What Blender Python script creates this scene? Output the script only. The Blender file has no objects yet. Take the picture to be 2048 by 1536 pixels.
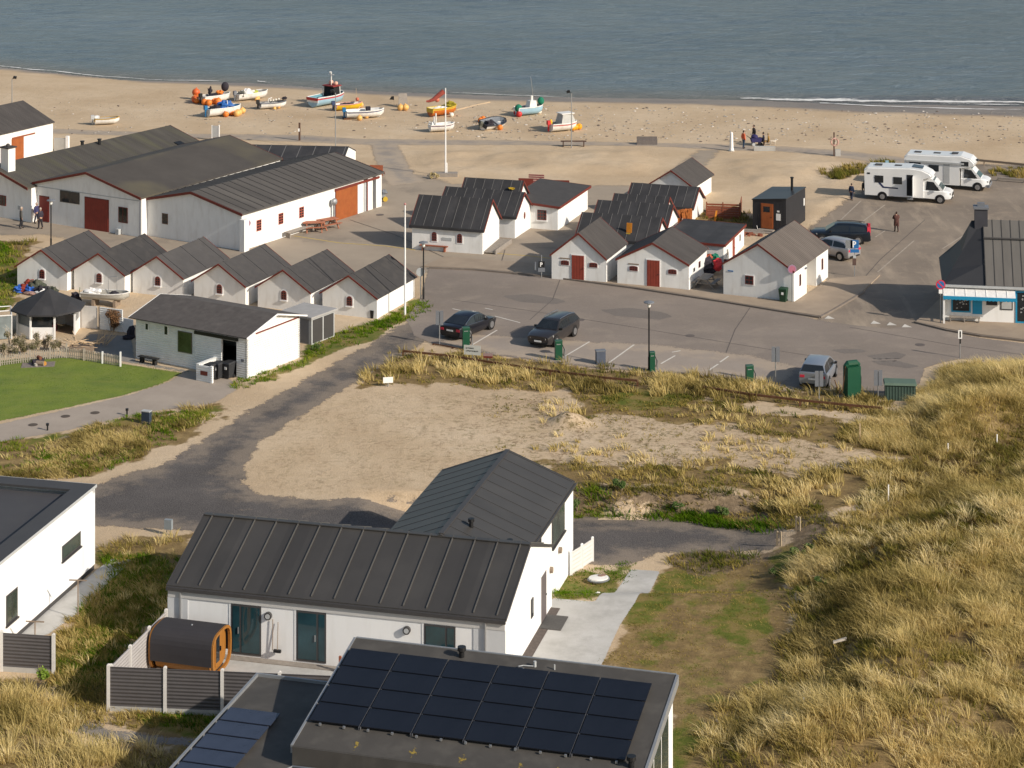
import bpy, bmesh, math, random
import numpy as np
from mathutils import Vector, Matrix

random.seed(7); RNG = np.random.default_rng(11)
SC = bpy.context.scene; COL = SC.collection
F, H, YH = 4500.0, 42.0, -572.0          # focal length in photo pixels, eye height in metres, horizon row
def sm1(t): t = min(1, max(0, t)); return t*t*(3-2*t)
def low(X, Y):                            # the gravel track runs about a metre below the houses behind the white house
    a = sm1((X+9)/5)*(1-sm1((X-11)/6)); f = 120.6-.02*(X-3)
    return -1.0*a*sm1((Y-107)/3.5)*(1-sm1((Y-f)/1.2))
def gp(x, y, z=None):                     # photo pixel -> world point on the terrain (z None) or on the plane at height z
    if z is None:
        z = 0.0
        for _ in range(25):
            Y = F*(H-z)/(y-YH); z = .5*z+.5*low((x-1024)*Y/F, Y)
    Y = F*(H-z)/(y-YH); return ((x-1024)*Y/F, Y)
def gpl(pts, z=None): return [gp(x, y, z) for x, y in pts]
def R(d): return math.radians(d)
def sm(t): t = np.clip(t, 0, 1); return t*t*(3-2*t)

# ------------------------------------------------------------------ materials
MATS = {}
def nt(m):
    m.use_nodes = True; n = m.node_tree; return n, n.nodes, n.links
def rgb(c): return (c[0], c[1], c[2], 1)
def mat(name, c, rough=.7, var=.12, scale=2.0, metal=0, bump=0, bscale=30, spec=.4, stretch=(1,1,1), wave=None, dirt=None, coat=0, sheet=None):
    """plain procedural surface: two-scale colour variation, fine bump, optional wave profile (axis, period, depth) and dirt colour"""
    if name in MATS: return MATS[name]
    m = bpy.data.materials.new(name); n, N, Lk = nt(m)
    b = N['Principled BSDF']; b.inputs['Roughness'].default_value = rough; b.inputs['Metallic'].default_value = metal
    b.inputs['Specular IOR Level'].default_value = spec; b.inputs['Coat Weight'].default_value = coat
    tc = N.new('ShaderNodeTexCoord'); mp = N.new('ShaderNodeMapping'); mp.inputs['Scale'].default_value = stretch
    Lk.new(tc.outputs['Object'], mp.inputs['Vector'])
    n1 = N.new('ShaderNodeTexNoise'); n1.inputs['Scale'].default_value = scale; n1.inputs['Detail'].default_value = 8; n1.inputs['Roughness'].default_value = .65
    Lk.new(mp.outputs[0], n1.inputs['Vector'])
    cr = N.new('ShaderNodeValToRGB'); e = cr.color_ramp.elements
    e[0].position = .3; e[1].position = .7
    e[0].color = rgb([max(0, k*(1-var)) for k in c]); e[1].color = rgb([min(1, k*(1+var)) for k in c])
    Lk.new(n1.outputs['Fac'], cr.inputs['Fac']); out = cr.outputs['Color']
    if dirt:
        dc, amt, dsc = dirt
        n2 = N.new('ShaderNodeTexNoise'); n2.inputs['Scale'].default_value = dsc; n2.inputs['Detail'].default_value = 6
        Lk.new(mp.outputs[0], n2.inputs['Vector'])
        r2 = N.new('ShaderNodeMapRange'); r2.inputs[1].default_value = .5; r2.inputs[2].default_value = .75; r2.inputs[3].default_value = 0; r2.inputs[4].default_value = amt
        Lk.new(n2.outputs['Fac'], r2.inputs[0])
        mx = N.new('ShaderNodeMix'); mx.data_type = 'RGBA'; mx.inputs[7].default_value = rgb(dc)
        Lk.new(r2.outputs[0], mx.inputs[0]); Lk.new(out, mx.inputs[6]); out = mx.outputs[2]
    if sheet:                              # roofing sheets differ slightly in tone, one from the next
        sx = N.new('ShaderNodeSeparateXYZ'); Lk.new(tc.outputs['Object'], sx.inputs[0]); dv = N.new('ShaderNodeMath'); dv.operation = 'DIVIDE'; dv.inputs[1].default_value = sheet[1]; Lk.new(sx.outputs[sheet[0]], dv.inputs[0])
        fl = N.new('ShaderNodeMath'); fl.operation = 'FLOOR'; Lk.new(dv.outputs[0], fl.inputs[0]); wn_ = N.new('ShaderNodeTexWhiteNoise'); wn_.noise_dimensions = '1D'; Lk.new(fl.outputs[0], wn_.inputs['W'])
        mr = N.new('ShaderNodeMapRange'); mr.inputs[3].default_value = 1-sheet[2]; mr.inputs[4].default_value = 1+sheet[2]; Lk.new(wn_.outputs[0], mr.inputs[0])
        ml = N.new('ShaderNodeVectorMath'); ml.operation = 'SCALE'; Lk.new(out, ml.inputs[0]); Lk.new(mr.outputs[0], ml.inputs['Scale']); out = ml.outputs[0]
    Lk.new(out, b.inputs['Base Color'])
    hgt = None
    if bump:
        n3 = N.new('ShaderNodeTexNoise'); n3.inputs['Scale'].default_value = bscale; n3.inputs['Detail'].default_value = 4
        Lk.new(tc.outputs['Object'], n3.inputs['Vector'])
        bp = N.new('ShaderNodeBump'); bp.inputs['Strength'].default_value = min(1, bump); bp.inputs['Distance'].default_value = .02
        Lk.new(n3.outputs['Fac'], bp.inputs['Height']); hgt = bp
    if wave:
        ax, per, dep = wave
        w = N.new('ShaderNodeTexWave'); w.wave_type = 'BANDS'; w.bands_direction = ax; w.inputs['Scale'].default_value = 0.31416/per*1.0
        w.inputs['Distortion'].default_value = 0
        Lk.new(tc.outputs['Object'], w.inputs['Vector'])
        bw = N.new('ShaderNodeBump'); bw.inputs['Strength'].default_value = 1; bw.inputs['Distance'].default_value = dep
        Lk.new(w.outputs['Fac'], bw.inputs['Height'])
        if hgt: Lk.new(hgt.outputs[0], bw.inputs['Normal'])
        hgt = bw
    if hgt: Lk.new(hgt.outputs[0], b.inputs['Normal'])
    MATS[name] = m; return m

WHITE = mat('whitewashed_render', (.80,.79,.76), .85, .05, 1.2, bump=.35, bscale=14, dirt=((.56,.52,.46), .38, 1.5), stretch=(1.6,1.6,.5))
WHITE2 = mat('smooth_white_render', (.81,.805,.79), .8, .03, .8, bump=.15, bscale=25, dirt=((.60,.58,.54), .35, 1.6), stretch=(1.5,1.5,.35))
BOARDW = mat('white_boards', (.78,.78,.76), .6, .05, 1.5, wave=('Z', .14, .02), dirt=((.5,.48,.43), .3, 1.2))
WTRIM = mat('white_trim', (.80,.79,.77), .5, .04)
ROOFG = mat('grey_felt_roof', (.058,.054,.053), .88, .12, 1.3, bump=.3, bscale=25, dirt=((.080,.073,.068), .4, 2.2))
ROOFC = mat('corrugated_roof', (.072,.064,.060), .88, .22, .9, bump=.2, stretch=(.35,2.2,.35), wave=('Y', .18, .05), dirt=((.105,.093,.082), .5, 2.4))
ROOFH = mat('hall_corrugated_roof', (.074,.067,.058), .9, .32, .5, bump=.2, stretch=(.3,2.5,.3), wave=('Y', .18, .05), dirt=((.115,.11,.06), .7, .4))
ROOFS = mat('hall_felt_roof', (.064,.057,.051), .9, .16, .35, bump=.3, bscale=10, dirt=((.115,.10,.06), .7, .18))
ROOFB = mat('black_felt_roof', (.036,.035,.037), .75, .22, .8, bump=.2, bscale=30, dirt=((.075,.07,.068), .5, .7), sheet=(0, .78, .12))
ROOFM = mat('standing_seam_metal', (.052,.048,.044), .45, .10, .35, spec=.45, dirt=((.068,.063,.057), .6, .45), sheet=(0, 1.06, .10))
ROOFT = mat('solar_house_felt', (.066,.060,.053), .75, .12, 1.0, bump=.15, bscale=20, dirt=((.12,.11,.095), .5, 1.2))
SEAM = mat('roof_batten', (.135,.130,.125), .6, .1)
RED = mat('oxblood_paint', (.155,.028,.018), .6, .15, 3)
REDB = mat('red_door_paint', (.25,.043,.025), .6, .12, 3, wave=('X', .12, .01))
ORANGE = mat('orange_door_paint', (.30,.085,.022), .6, .15, 2, dirt=((.28,.06,.02), .5, 3))
GLASS = mat('dark_window_glass', (.018,.022,.026), .06, .3, 1.0, spec=.6)
GLASST = mat('teal_window_glass', (.015,.045,.055), .04, .5, .5, spec=.7)
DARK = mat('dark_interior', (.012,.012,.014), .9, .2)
FRAMED = mat('anthracite_frame', (.055,.052,.052), .5, .08)
GREYM = mat('galvanised_metal', (.38,.39,.40), .45, .1, metal=.7)
GREYP = mat('grey_paint', (.16,.17,.19), .55, .1)
GREYL = mat('light_grey_paint', (.42,.43,.43), .6, .08)
BLACK = mat('black_plastic', (.012,.012,.013), .45, .15)
TYRE = mat('tyre_rubber', (.014,.014,.015), .8, .15)
RIM = mat('wheel_rim', (.45,.45,.46), .35, .05, metal=.8)
GREEN = mat('charger_green', (.003,.062,.030), .5, .08, coat=.2)
GREEND = mat('dark_green_steel', (.040,.070,.055), .6, .1, wave=('X', .18, .02))
BLUE = mat('signal_blue', (.02,.13,.34), .5, .08)
CYAN = mat('kiosk_blue', (.015,.26,.46), .5, .08)
SRED = mat('signal_red', (.55,.03,.06), .5, .08)
WOOD = mat('weathered_timber', (.25,.19,.14), .85, .2, 4, stretch=(1,1,6))
WOODR = mat('red_brown_timber', (.26,.075,.035), .8, .2, 4)
WOODG = mat('grey_timber', (.28,.245,.21), .9, .18, 5)
GOLD = mat('oiled_spruce', (.30,.125,.022), .55, .18, 3, stretch=(8,8,.6))
WOODP = mat('pale_timber', (.52,.38,.24), .8, .15, 4)
CONC = mat('concrete', (.42,.41,.385), .9, .10, 1.2, bump=.3, bscale=12, dirt=((.30,.29,.27), .5, .7))
POSTC = mat('pale_concrete_post', (.58,.555,.52), .9, .08, 3, bump=.2)
FENCE = mat('composite_boards', (.088,.080,.080), .7, .10, 2, wave=('Z', .15, .02))
FENCELIT = mat('sunlit_composite_boards', (.36,.34,.33), .7, .08, 2, wave=('Z', .15, .02))  # the composite boards again, with sunlight on their faces painted into the colour
RUST = mat('rusty_steel', (.115,.050,.022), .85, .35, 5)
SOLAR = mat('solar_glass', (.009,.010,.014), .13, .35, .4, spec=.5)
BOATW = mat('boat_white', (.74,.73,.70), .4, .06, 2, dirt=((.45,.40,.33), .5, 2.5))
BOATIN = mat('boat_grey_inside', (.30,.29,.28), .7, .25, 3)
BOATBL = mat('boat_blue', (.015,.14,.32), .45, .12)
BOATLB = mat('boat_pale_blue', (.30,.47,.58), .45, .08)
BOATY = mat('boat_yellow', (.62,.40,.02), .5, .12)
BOATO = mat('boat_orange', (.48,.13,.02), .55, .15)
BUOYO = mat('buoy_orange', (.72,.20,.03), .5, .12)
BUOYP = mat('buoy_pale', (.74,.42,.13), .5, .12)
BUOYW = mat('buoy_white', (.75,.70,.60), .5, .1)
BUOYR = mat('buoy_red', (.50,.03,.03), .5, .12)
NETD = mat('dark_net', (.030,.026,.034), .95, .4, 9, bump=1, bscale=20)
NETG = mat('green_net', (.012,.17,.10), .9, .3, 9, bump=1, bscale=20)
TARPW = mat('white_tarpaulin', (.75,.73,.70), .7, .1, 4, bump=.6, bscale=5)
TARPB = mat('blue_tarpaulin', (.02,.10,.33), .6, .2, 4, bump=.6, bscale=5)
PEBBLE = mat('stone', (.36,.33,.29), .9, .2, 4, bump=.4)
LICHEN = mat('yellow_lichen', (.46,.30,.02), .95, .25, 20, bump=.6)
LAMPG = mat('lamp_glass', (.80,.78,.74), .2, .03)
LEAFG = mat('green_leaf', (.075,.125,.022), .7, .3, 3)
LEAFB = mat('brown_leaf', (.17,.085,.035), .85, .35, 3)
TWIG = mat('bare_twig', (.27,.20,.135), .9, .25, 5)
SKIN = mat('skin', (.50,.30,.21), .6, .06)

# ------------------------------------------------------------------ mesh builder
class MB:
    def __init__(s): s.v = []; s.f = []; s.m = []
    def add(s, vs, fs, m=0):
        k = len(s.v); s.v += [tuple(p) for p in vs]; s.f += [tuple(i+k for i in f) for f in fs]; s.m += [m]*len(fs); return s
    def box(s, x0, x1, y0, y1, z0, z1, m=0):
        return s.add([(x0,y0,z0),(x1,y0,z0),(x1,y1,z0),(x0,y1,z0),(x0,y0,z1),(x1,y0,z1),(x1,y1,z1),(x0,y1,z1)],
                     [(0,3,2,1),(4,5,6,7),(0,1,5,4),(1,2,6,5),(2,3,7,6),(3,0,4,7)], m)
    def hexa(s, b, t, m=0):                 # 4 bottom points, 4 top points
        n = len(b); fs = [tuple(range(n))[::-1], tuple(range(n, 2*n))] + [(i,(i+1)%n,n+(i+1)%n,n+i) for i in range(n)]
        return s.add(list(b)+list(t), fs, m)
    def plate(s, pts, o0, o1, fm, m=0):     # 2D polygon (u,z) extruded outwards o0..o1 through face map fm(u,o,z)
        return s.hexa([fm(u,o0,z) for u,z in pts], [fm(u,o1,z) for u,z in pts], m)
    def tube(s, pts, r, n=6, m=0, caps=True):
        pts = [Vector(p) for p in pts]; rs = r if isinstance(r, (list, tuple)) else [r]*len(pts); rings = []
        for i, p in enumerate(pts):
            d = (pts[min(i+1, len(pts)-1)]-pts[max(i-1, 0)]).normalized()
            a = d.orthogonal().normalized() if abs(d.z) < .9 else Vector((1,0,0)); a = (a-d*a.dot(d)).normalized(); b = d.cross(a)
            rings.append([p+(a*math.cos(2*math.pi*k/n)+b*math.sin(2*math.pi*k/n))*rs[i] for k in range(n)])
        vs = [q for rg in rings for q in rg]; fs = []
        for i in range(len(pts)-1):
            for k in range(n): fs.append((i*n+k, i*n+(k+1)%n, (i+1)*n+(k+1)%n, (i+1)*n+k))
        if caps: fs += [tuple(range(n))[::-1], tuple(range((len(pts)-1)*n, len(pts)*n))]
        return s.add(vs, fs, m)
    def ball(s, c, r, nu=12, nv=8, m=0):
        rx, ry, rz = r if isinstance(r, (tuple, list)) else (r,r,r); vs = [(c[0],c[1],c[2]-rz)]
        for j in range(1, nv):
            t = math.pi*j/nv
            for i in range(nu):
                a = 2*math.pi*i/nu; vs.append((c[0]+rx*math.sin(t)*math.cos(a), c[1]+ry*math.sin(t)*math.sin(a), c[2]-rz*math.cos(t)))
        vs.append((c[0],c[1],c[2]+rz)); e = len(vs)-1; fs = []
        for i in range(nu):
            fs.append((0, 1+(i+1)%nu, 1+i)); fs.append((e, e-nu+i, e-nu+(i+1)%nu))
            for j in range(nv-2):
                a = 1+j*nu; fs.append((a+i, a+(i+1)%nu, a+nu+(i+1)%nu, a+nu+i))
        return s.add(vs, fs, m)
    def lump(s, c, r, amp=.25, seed=0, nu=14, nv=9, m=0):   # irregular heap
        k = len(s.v); s.ball(c, r, nu, nv, m); rd = random.Random(seed); ph = [rd.uniform(0, 6) for _ in range(6)]
        for i in range(k, len(s.v)):
            p = Vector(s.v[i])-Vector(c); d = p.normalized() if p.length else p
            g = 1+amp*(math.sin(5*d.x+ph[0])*math.cos(4*d.y+ph[1])+.6*math.sin(9*d.z+ph[2]+3*d.x)+.5*rd.uniform(-1,1))
            s.v[i] = tuple(Vector(c)+p*g)
        return s
    def disc(s, c, r, axis, t, n=24, m=0):  # short cylinder centred at c along axis ('x','y','z'), half thickness t
        d = {'x':Vector((1,0,0)),'y':Vector((0,1,0)),'z':Vector((0,0,1))}[axis]*t; c = Vector(c)
        return s.tube([c-d, c+d], r, n, m)
    def loft(s, rings, m=0, cap=True, closed=True):
        n = len(rings[0]); vs = [p for r in rings for p in r]; fs = []
        for i in range(len(rings)-1):
            for k in range(n if closed else n-1): fs.append((i*n+k, i*n+(k+1)%n, (i+1)*n+(k+1)%n, (i+1)*n+k))
        if cap: fs += [tuple(range(n))[::-1], tuple(range((len(rings)-1)*n, len(rings)*n))]
        return s.add(vs, fs, m)
    def xf(s, mtx): s.v = [tuple(mtx @ Vector(p)) for p in s.v]; return s
    def done(s, name, mats, parent=None, smooth=0, loc=(0,0,0), rz=0, solid=True):
        me = bpy.data.meshes.new(name); me.from_pydata(s.v, [], s.f)
        ms = mats if isinstance(mats, (list, tuple)) else [mats]
        for q in ms: me.materials.append(q)
        if len(ms) > 1: me.polygons.foreach_set('material_index', s.m)
        if solid:
            bm = bmesh.new(); bm.from_mesh(me); bmesh.ops.recalc_face_normals(bm, faces=bm.faces); bm.to_mesh(me); bm.free()
        if smooth:
            me.polygons.foreach_set('use_smooth', [True]*len(me.polygons)); me.set_sharp_from_angle(angle=R(smooth))
        o = bpy.data.objects.new(name, me); COL.objects.link(o); o.location = loc; o.rotation_euler = (0,0,rz)
        if parent: o.parent = parent
        return o
def tag(o, label, cat, group=None):
    o['label'] = label; o['category'] = cat
    if group: o['group'] = group
    return o
def thing(name, label, cat, x, y, z=0, deg=0, group=None):
    o = bpy.data.objects.new(name, None); COL.objects.link(o); o.location = (x,y,z); o.rotation_euler = (0,0,R(deg)); o.empty_display_size = .3
    return tag(o, label, cat, group)
def dup(o, x, y, z=0, deg=0, label=None, group=None, scale=None):
    def cp(a, par):
        c = a.copy(); COL.objects.link(c); c.parent = par
        for ch in list(a.children): cp(ch, c)
        return c
    r = o.copy(); COL.objects.link(r); r.location = (x,y,z); r.rotation_euler = (0,0,R(deg))
    for ch in list(o.children): cp(ch, r)
    if label: r['label'] = label
    if group: r['group'] = group
    if scale: r.scale = (scale,)*3
    return r
def struct(o, kind='structure'): o['kind'] = kind; return o

# ------------------------------------------------------------------ terrain
def inside(poly, X, Y):
    r = np.zeros(X.shape, bool); n = len(poly)
    for i in range(n):
        x1,y1 = poly[i]; x2,y2 = poly[(i+1)%n]
        if y1 == y2: continue
        c = ((Y < y1) != (Y < y2)) & (X < (x2-x1)*(Y-y1)/(y2-y1)+x1); r ^= c
    return r
def sdist(poly, X, Y):                     # signed distance, positive inside
    d = np.full(X.shape, 1e9); n = len(poly)
    for i in range(n):
        x1,y1 = poly[i]; x2,y2 = poly[(i+1)%n]; dx,dy = x2-x1, y2-y1; q = dx*dx+dy*dy+1e-9
        t = np.clip(((X-x1)*dx+(Y-y1)*dy)/q, 0, 1); d = np.minimum(d, np.hypot(X-x1-t*dx, Y-y1-t*dy))
    return np.where(inside(poly, X, Y), d, -d)
def hsh(i, j, s):
    v = np.sin(i*127.1+j*311.7+s*74.7)*43758.5453; return v-np.floor(v)
def vnoise(X, Y, sc, s=0):
    x = X/sc; y = Y/sc; i = np.floor(x); j = np.floor(y); u = sm(x-i); v = sm(y-j)
    return (hsh(i,j,s)*(1-u)+hsh(i+1,j,s)*u)*(1-v)+(hsh(i,j+1,s)*(1-u)+hsh(i+1,j+1,s)*u)*v
def fbm(X, Y, sc, s=0): return vnoise(X,Y,sc,s)*.55+vnoise(X,Y,sc*.47,s+3)*.3+vnoise(X,Y,sc*.21,s+7)*.15

SHORE = gpl([(-900,70),(0,134),(250,160),(512,166),(700,180),(900,188),(1050,193),(1250,196),(1500,200),(1700,208),(1900,210),(2048,213),(3000,235)], -.3)
DRY = gpl([(-900,74),(0,141),(300,166),(600,182),(760,194),(900,202),(1100,207),(1300,211),(1530,221),(1700,229),(2048,241),(3000,265)], -.2)
def shoreY(X): return np.interp(X, [p[0] for p in SHORE], [p[1] for p in SHORE])
def dryY(X): return np.interp(X, [p[0] for p in DRY], [p[1] for p in DRY])
DUNE1 = gpl([(1370,1620),(1400,1500),(1440,1440),(1545,1390),(1578,1250),(1590,1150),(1650,1085),(1840,1010),(2048,925),(2500,800),(2700,1620)])
DUNE2 = gpl([(1790,835),(1850,792),(1900,748),(2048,742),(2400,742),(2400,850),(2048,880),(1830,925)])
DUNE3 = gpl([(-300,1372),(0,1376),(60,1395),(130,1440),(200,1490),(330,1520),(340,1700),(-300,1700)])
HUMPS = [gpl([(815,300),(1280,298),(1340,320),(1300,352),(1000,352),(880,352),(830,335)]), gpl([(1440,315),(1700,322),(1640,360),(1580,372),(1480,375),(1440,345)]),
         gpl([(1560,405),(1690,385),(1740,395),(1660,440),(1600,465)]), gpl([(1780,325),(1800,318),(1720,340),(1640,360),(1660,380),(1740,350)])]
def hgt(X, Y):
    X = np.asarray(X, float); Y = np.asarray(Y, float); sy = shoreY(X)
    t = (Y-(sy-8))/8; h = np.where(t > 1, -.3-.07*np.clip(Y-sy, 0, 60), -.3*sm(t))
    n = fbm(X, Y, 5.5, 1)+.34*(fbm(X, Y, 1.5, 15)-.5)
    h = h + sm(sdist(DUNE1, X, Y)/6.0)*(.75+1.6*n) + sm(sdist(DUNE2, X, Y)/4.5)*(.5+1.2*n) + sm(sdist(DUNE3, X, Y)/3.0)*(.15+.8*n)
    f = 120.6-.02*(X-3); h = h - sm((X+9)/5)*(1-sm((X-11)/6))*sm((Y-107)/3.5)*(1-sm((Y-f+1.4*(n-.5)+.6*(fbm(X,Y,1.3,77)-.5))/.95))
    cx, cy = gp(1137, 846); h = h + .85*.75*sm(np.clip(1.05-np.hypot((X-cx)/1.5, (Y-cy)/1.3), 0, 1))*(.85+.4*vnoise(X,Y,.5,5))
    for k, p in enumerate(HUMPS): h = h + sm(sdist(p, X, Y)/3.0)*(.55*fbm(X, Y, 4.0, 20+k))
    return h
def hz(x, y): return float(hgt(np.array([x]), np.array([y]))[0])
# ------------------------------------------------------------------ ground with zone masks
def soft(poly, X, Y, w, nz, amp):
    return np.clip(.5+(sdist(poly, X, Y)+(nz-.5)*amp)/w, 0, 1)
GR_DRY = [gpl(p) for p in [
 [(1330,1700),(1400,1470),(1440,1420),(1550,1370),(1585,1250),(1600,1150),(1650,1075),(1760,960),(1840,915),(1760,900),(1690,880),(1700,850),(1790,835),(1850,780),(1900,738),(2048,728),(2500,728),(2500,1700)],
 [(715,775),(740,745),(800,702),(1000,712),(1200,738),(1390,748),(1560,775),(1800,800),(1790,835),(1600,815),(1500,812),(1400,800),(1270,790),(1130,778),(1000,782),(860,770)],
 [(1520,1003),(1560,960),(1680,935),(1780,928),(1830,950),(1720,1010),(1600,1030)],
 [(-300,1365),(0,1368),(70,1390),(140,1440),(220,1490),(380,1500),(380,1700),(-300,1700)],
 [(0,880),(120,872),(250,838),(430,815),(425,835),(330,890),(190,950),(120,958),(-200,960),(-200,890)],
 [(195,1100),(260,1078),(390,1068),(360,1120),(345,1180),(330,1230),(215,1335),(215,1425),(440,1430),(440,1490),(300,1470),(160,1440),(60,1385),(115,1345),(110,1270),(250,1120)],
 [(0,482),(70,482),(50,560),(30,600),(0,610),(-200,610),(-200,482)],
 [(1150,935),(1400,925),(1560,960),(1620,1000),(1500,985),(1150,968)],
 [(1640,345),(1720,330),(1800,318),(1790,335),(1680,360)], [(1980,345),(2048,335),(2300,335),(2300,358),(2000,358)],
 [(1385,445),(1400,420),(1470,415),(1500,430),(1500,460),(1460,475),(1400,470)],
 [(1150,780),(1400,795),(1560,825),(1740,850),(1700,885),(1560,875),(1400,845),(1180,835)], [(1090,925),(1250,930),(1420,930),(1560,950),(1620,975),(1500,985),(1150,968),(1080,955)],
]]
GR_GREEN = [gpl(p) for p in [
 [(1262,1250),(1320,1150),(1420,1110),(1560,1120),(1600,1180),(1590,1290),(1570,1395),(1500,1440),(1430,1440),(1390,1500),(1350,1536),(1345,1350),(1190,1330)],
 [(1105,1165),(1150,1140),(1270,1122),(1272,1140),(1190,1204),(1105,1198)],
 [(460,772),(530,742),(605,720),(620,690),(660,672),(760,640),(830,600),(870,598),(860,615),(760,668),(660,705),(600,735),(540,765),(480,778)],
 [(1135,1035),(1145,985),(1200,1000),(1240,1010),(1350,1015),(1450,1015),(1450,1040),(1560,1040),(1560,1062),(1400,1048),(1300,1038)],
 [(0,480),(45,500),(30,600),(0,620),(-200,620),(-200,480)],
 [(0,890),(250,838),(300,826),(430,815),(425,830),(300,842),(250,852),(0,902)],
 [(190,1110),(350,1120),(335,1230),(215,1335),(215,1425),(440,1430),(440,1480),(250,1440),(160,1400),(115,1345),(110,1290),(230,1150)],
 [(1540,1110),(1640,1070),(1680,1110),(1600,1200),(1560,1180)], [(1380,800),(1400,780),(1250,780),(1180,800),(1230,825),(1350,815)],
 [(620,690),(665,672),(660,705),(610,722)],
 [(1395,1225),(1470,1185),(1560,1195),(1572,1265),(1490,1295),(1420,1270)], [(1245,1250),(1290,1185),(1330,1150),(1420,1125),(1440,1150),(1340,1185),(1290,1250)], [(1350,1440),(1430,1425),(1400,1490),(1350,1530)],
]]
STONY = [gpl(p) for p in [[(1300,215),(2048,240),(2500,250),(2500,330),(2048,318),(1700,296),(1560,285),(1300,270)], [(-300,160),(0,160),(900,205),(1300,215),(1300,272),(900,265),(300,245),(-300,240)],
  [(1145,965),(1400,985),(1600,1000),(1700,1090),(1640,1300),(1560,1360),(1580,1150),(1560,1065),(1145,1040)]]]
SOIL = [gpl(p) for p in [[(1120,965),(1300,972),(1480,985),(1640,1000),(1660,1060),(1560,1058),(1400,1042),(1300,1032),(1140,1024)], [(1590,1060),(1680,1030),(1700,1100),(1650,1230),(1600,1330),(1570,1400),(1530,1440),(1560,1330),(1600,1180)], [(1330,1120),(1420,1100),(1560,1105),(1500,1130),(1400,1150)]]]
PLOT = gpl([(500,935),(530,870),(650,800),(720,775),(1000,780),(1500,812),(1760,840),(1860,905),(1780,935),(1600,950),(1500,985),(1150,968),(1010,1000),(800,1005),(600,1000),(505,970)])
xs = np.unique(np.concatenate([[-4000,-1500,-600,-250,-130], np.arange(-85,85.1,.45), [130,250,600,1500,4000]]))
ys = np.unique(np.concatenate([[-2000,-500,-100,20,60], np.arange(76,290.1,.5), [310,340]]))
GX, GY = np.meshgrid(xs, ys); GZ = hgt(GX, GY); n1 = fbm(GX, GY, 3.2, 2); n2 = fbm(GX, GY, 1.1, 9)
dry = np.zeros(GX.shape); grn = np.zeros(GX.shape); sto = np.zeros(GX.shape)
for p in GR_DRY: dry = np.maximum(dry, soft(p, GX, GY, 1.8, .55*n1+.45*n2, 5.0))
for k, p in enumerate(GR_GREEN): grn = np.maximum(grn, soft(p, GX, GY, 1.4, n1, 2.4)*(.47 if k == 0 else 1))
dry = np.maximum(dry, soft(GR_GREEN[0], GX, GY, 1.4, n1, 2.0))
for p in STONY: sto = np.maximum(sto, soft(p, GX, GY, 5, n1, 6))
plot = soft(PLOT, GX, GY, 2.0, n1, 2.0)*(.42+.58*sm((GX+8)/12))
soil = np.maximum.reduce([soft(p, GX, GY, 1.0, n1, 1.2) for p in SOIL])
wet = np.clip((GY-dryY(GX)+(n1-.5)*2.5)/2.2, 0, 1)
def grid_mesh(name, X, Y, Z, attrs, material, keep=None):
    ny, nx = X.shape; co = np.stack([X,Y,Z], -1).reshape(-1,3).astype(np.float32)
    i = np.arange(ny*nx).reshape(ny,nx); q = np.stack([i[:-1,:-1], i[:-1,1:], i[1:,1:], i[1:,:-1]], -1).reshape(-1,4)
    if keep is not None:
        q = q[keep.reshape(-1)]; used = np.unique(q); rm = np.zeros(ny*nx, int)-1; rm[used] = np.arange(len(used)); q = rm[q]; co = co[used]
        attrs = {k: a.reshape(-1)[used] for k, a in attrs.items()}
    me = bpy.data.meshes.new(name); me.vertices.add(len(co)); me.vertices.foreach_set('co', co.reshape(-1))
    me.loops.add(q.size); me.loops.foreach_set('vertex_index', q.reshape(-1).astype(np.int32)); me.polygons.add(len(q))
    me.polygons.foreach_set('loop_start', np.arange(0, q.size, 4, dtype=np.int32)); me.polygons.foreach_set('loop_total', np.full(len(q), 4, np.int32))
    me.update(calc_edges=True); me.polygons.foreach_set('use_smooth', [True]*len(q))
    for k, a in attrs.items():
        at = me.attributes.new(k, 'FLOAT', 'POINT'); at.data.foreach_set('value', a.reshape(-1).astype(np.float32))
    me.materials.append(material); o = bpy.data.objects.new(name, me); COL.objects.link(o); return o
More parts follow.
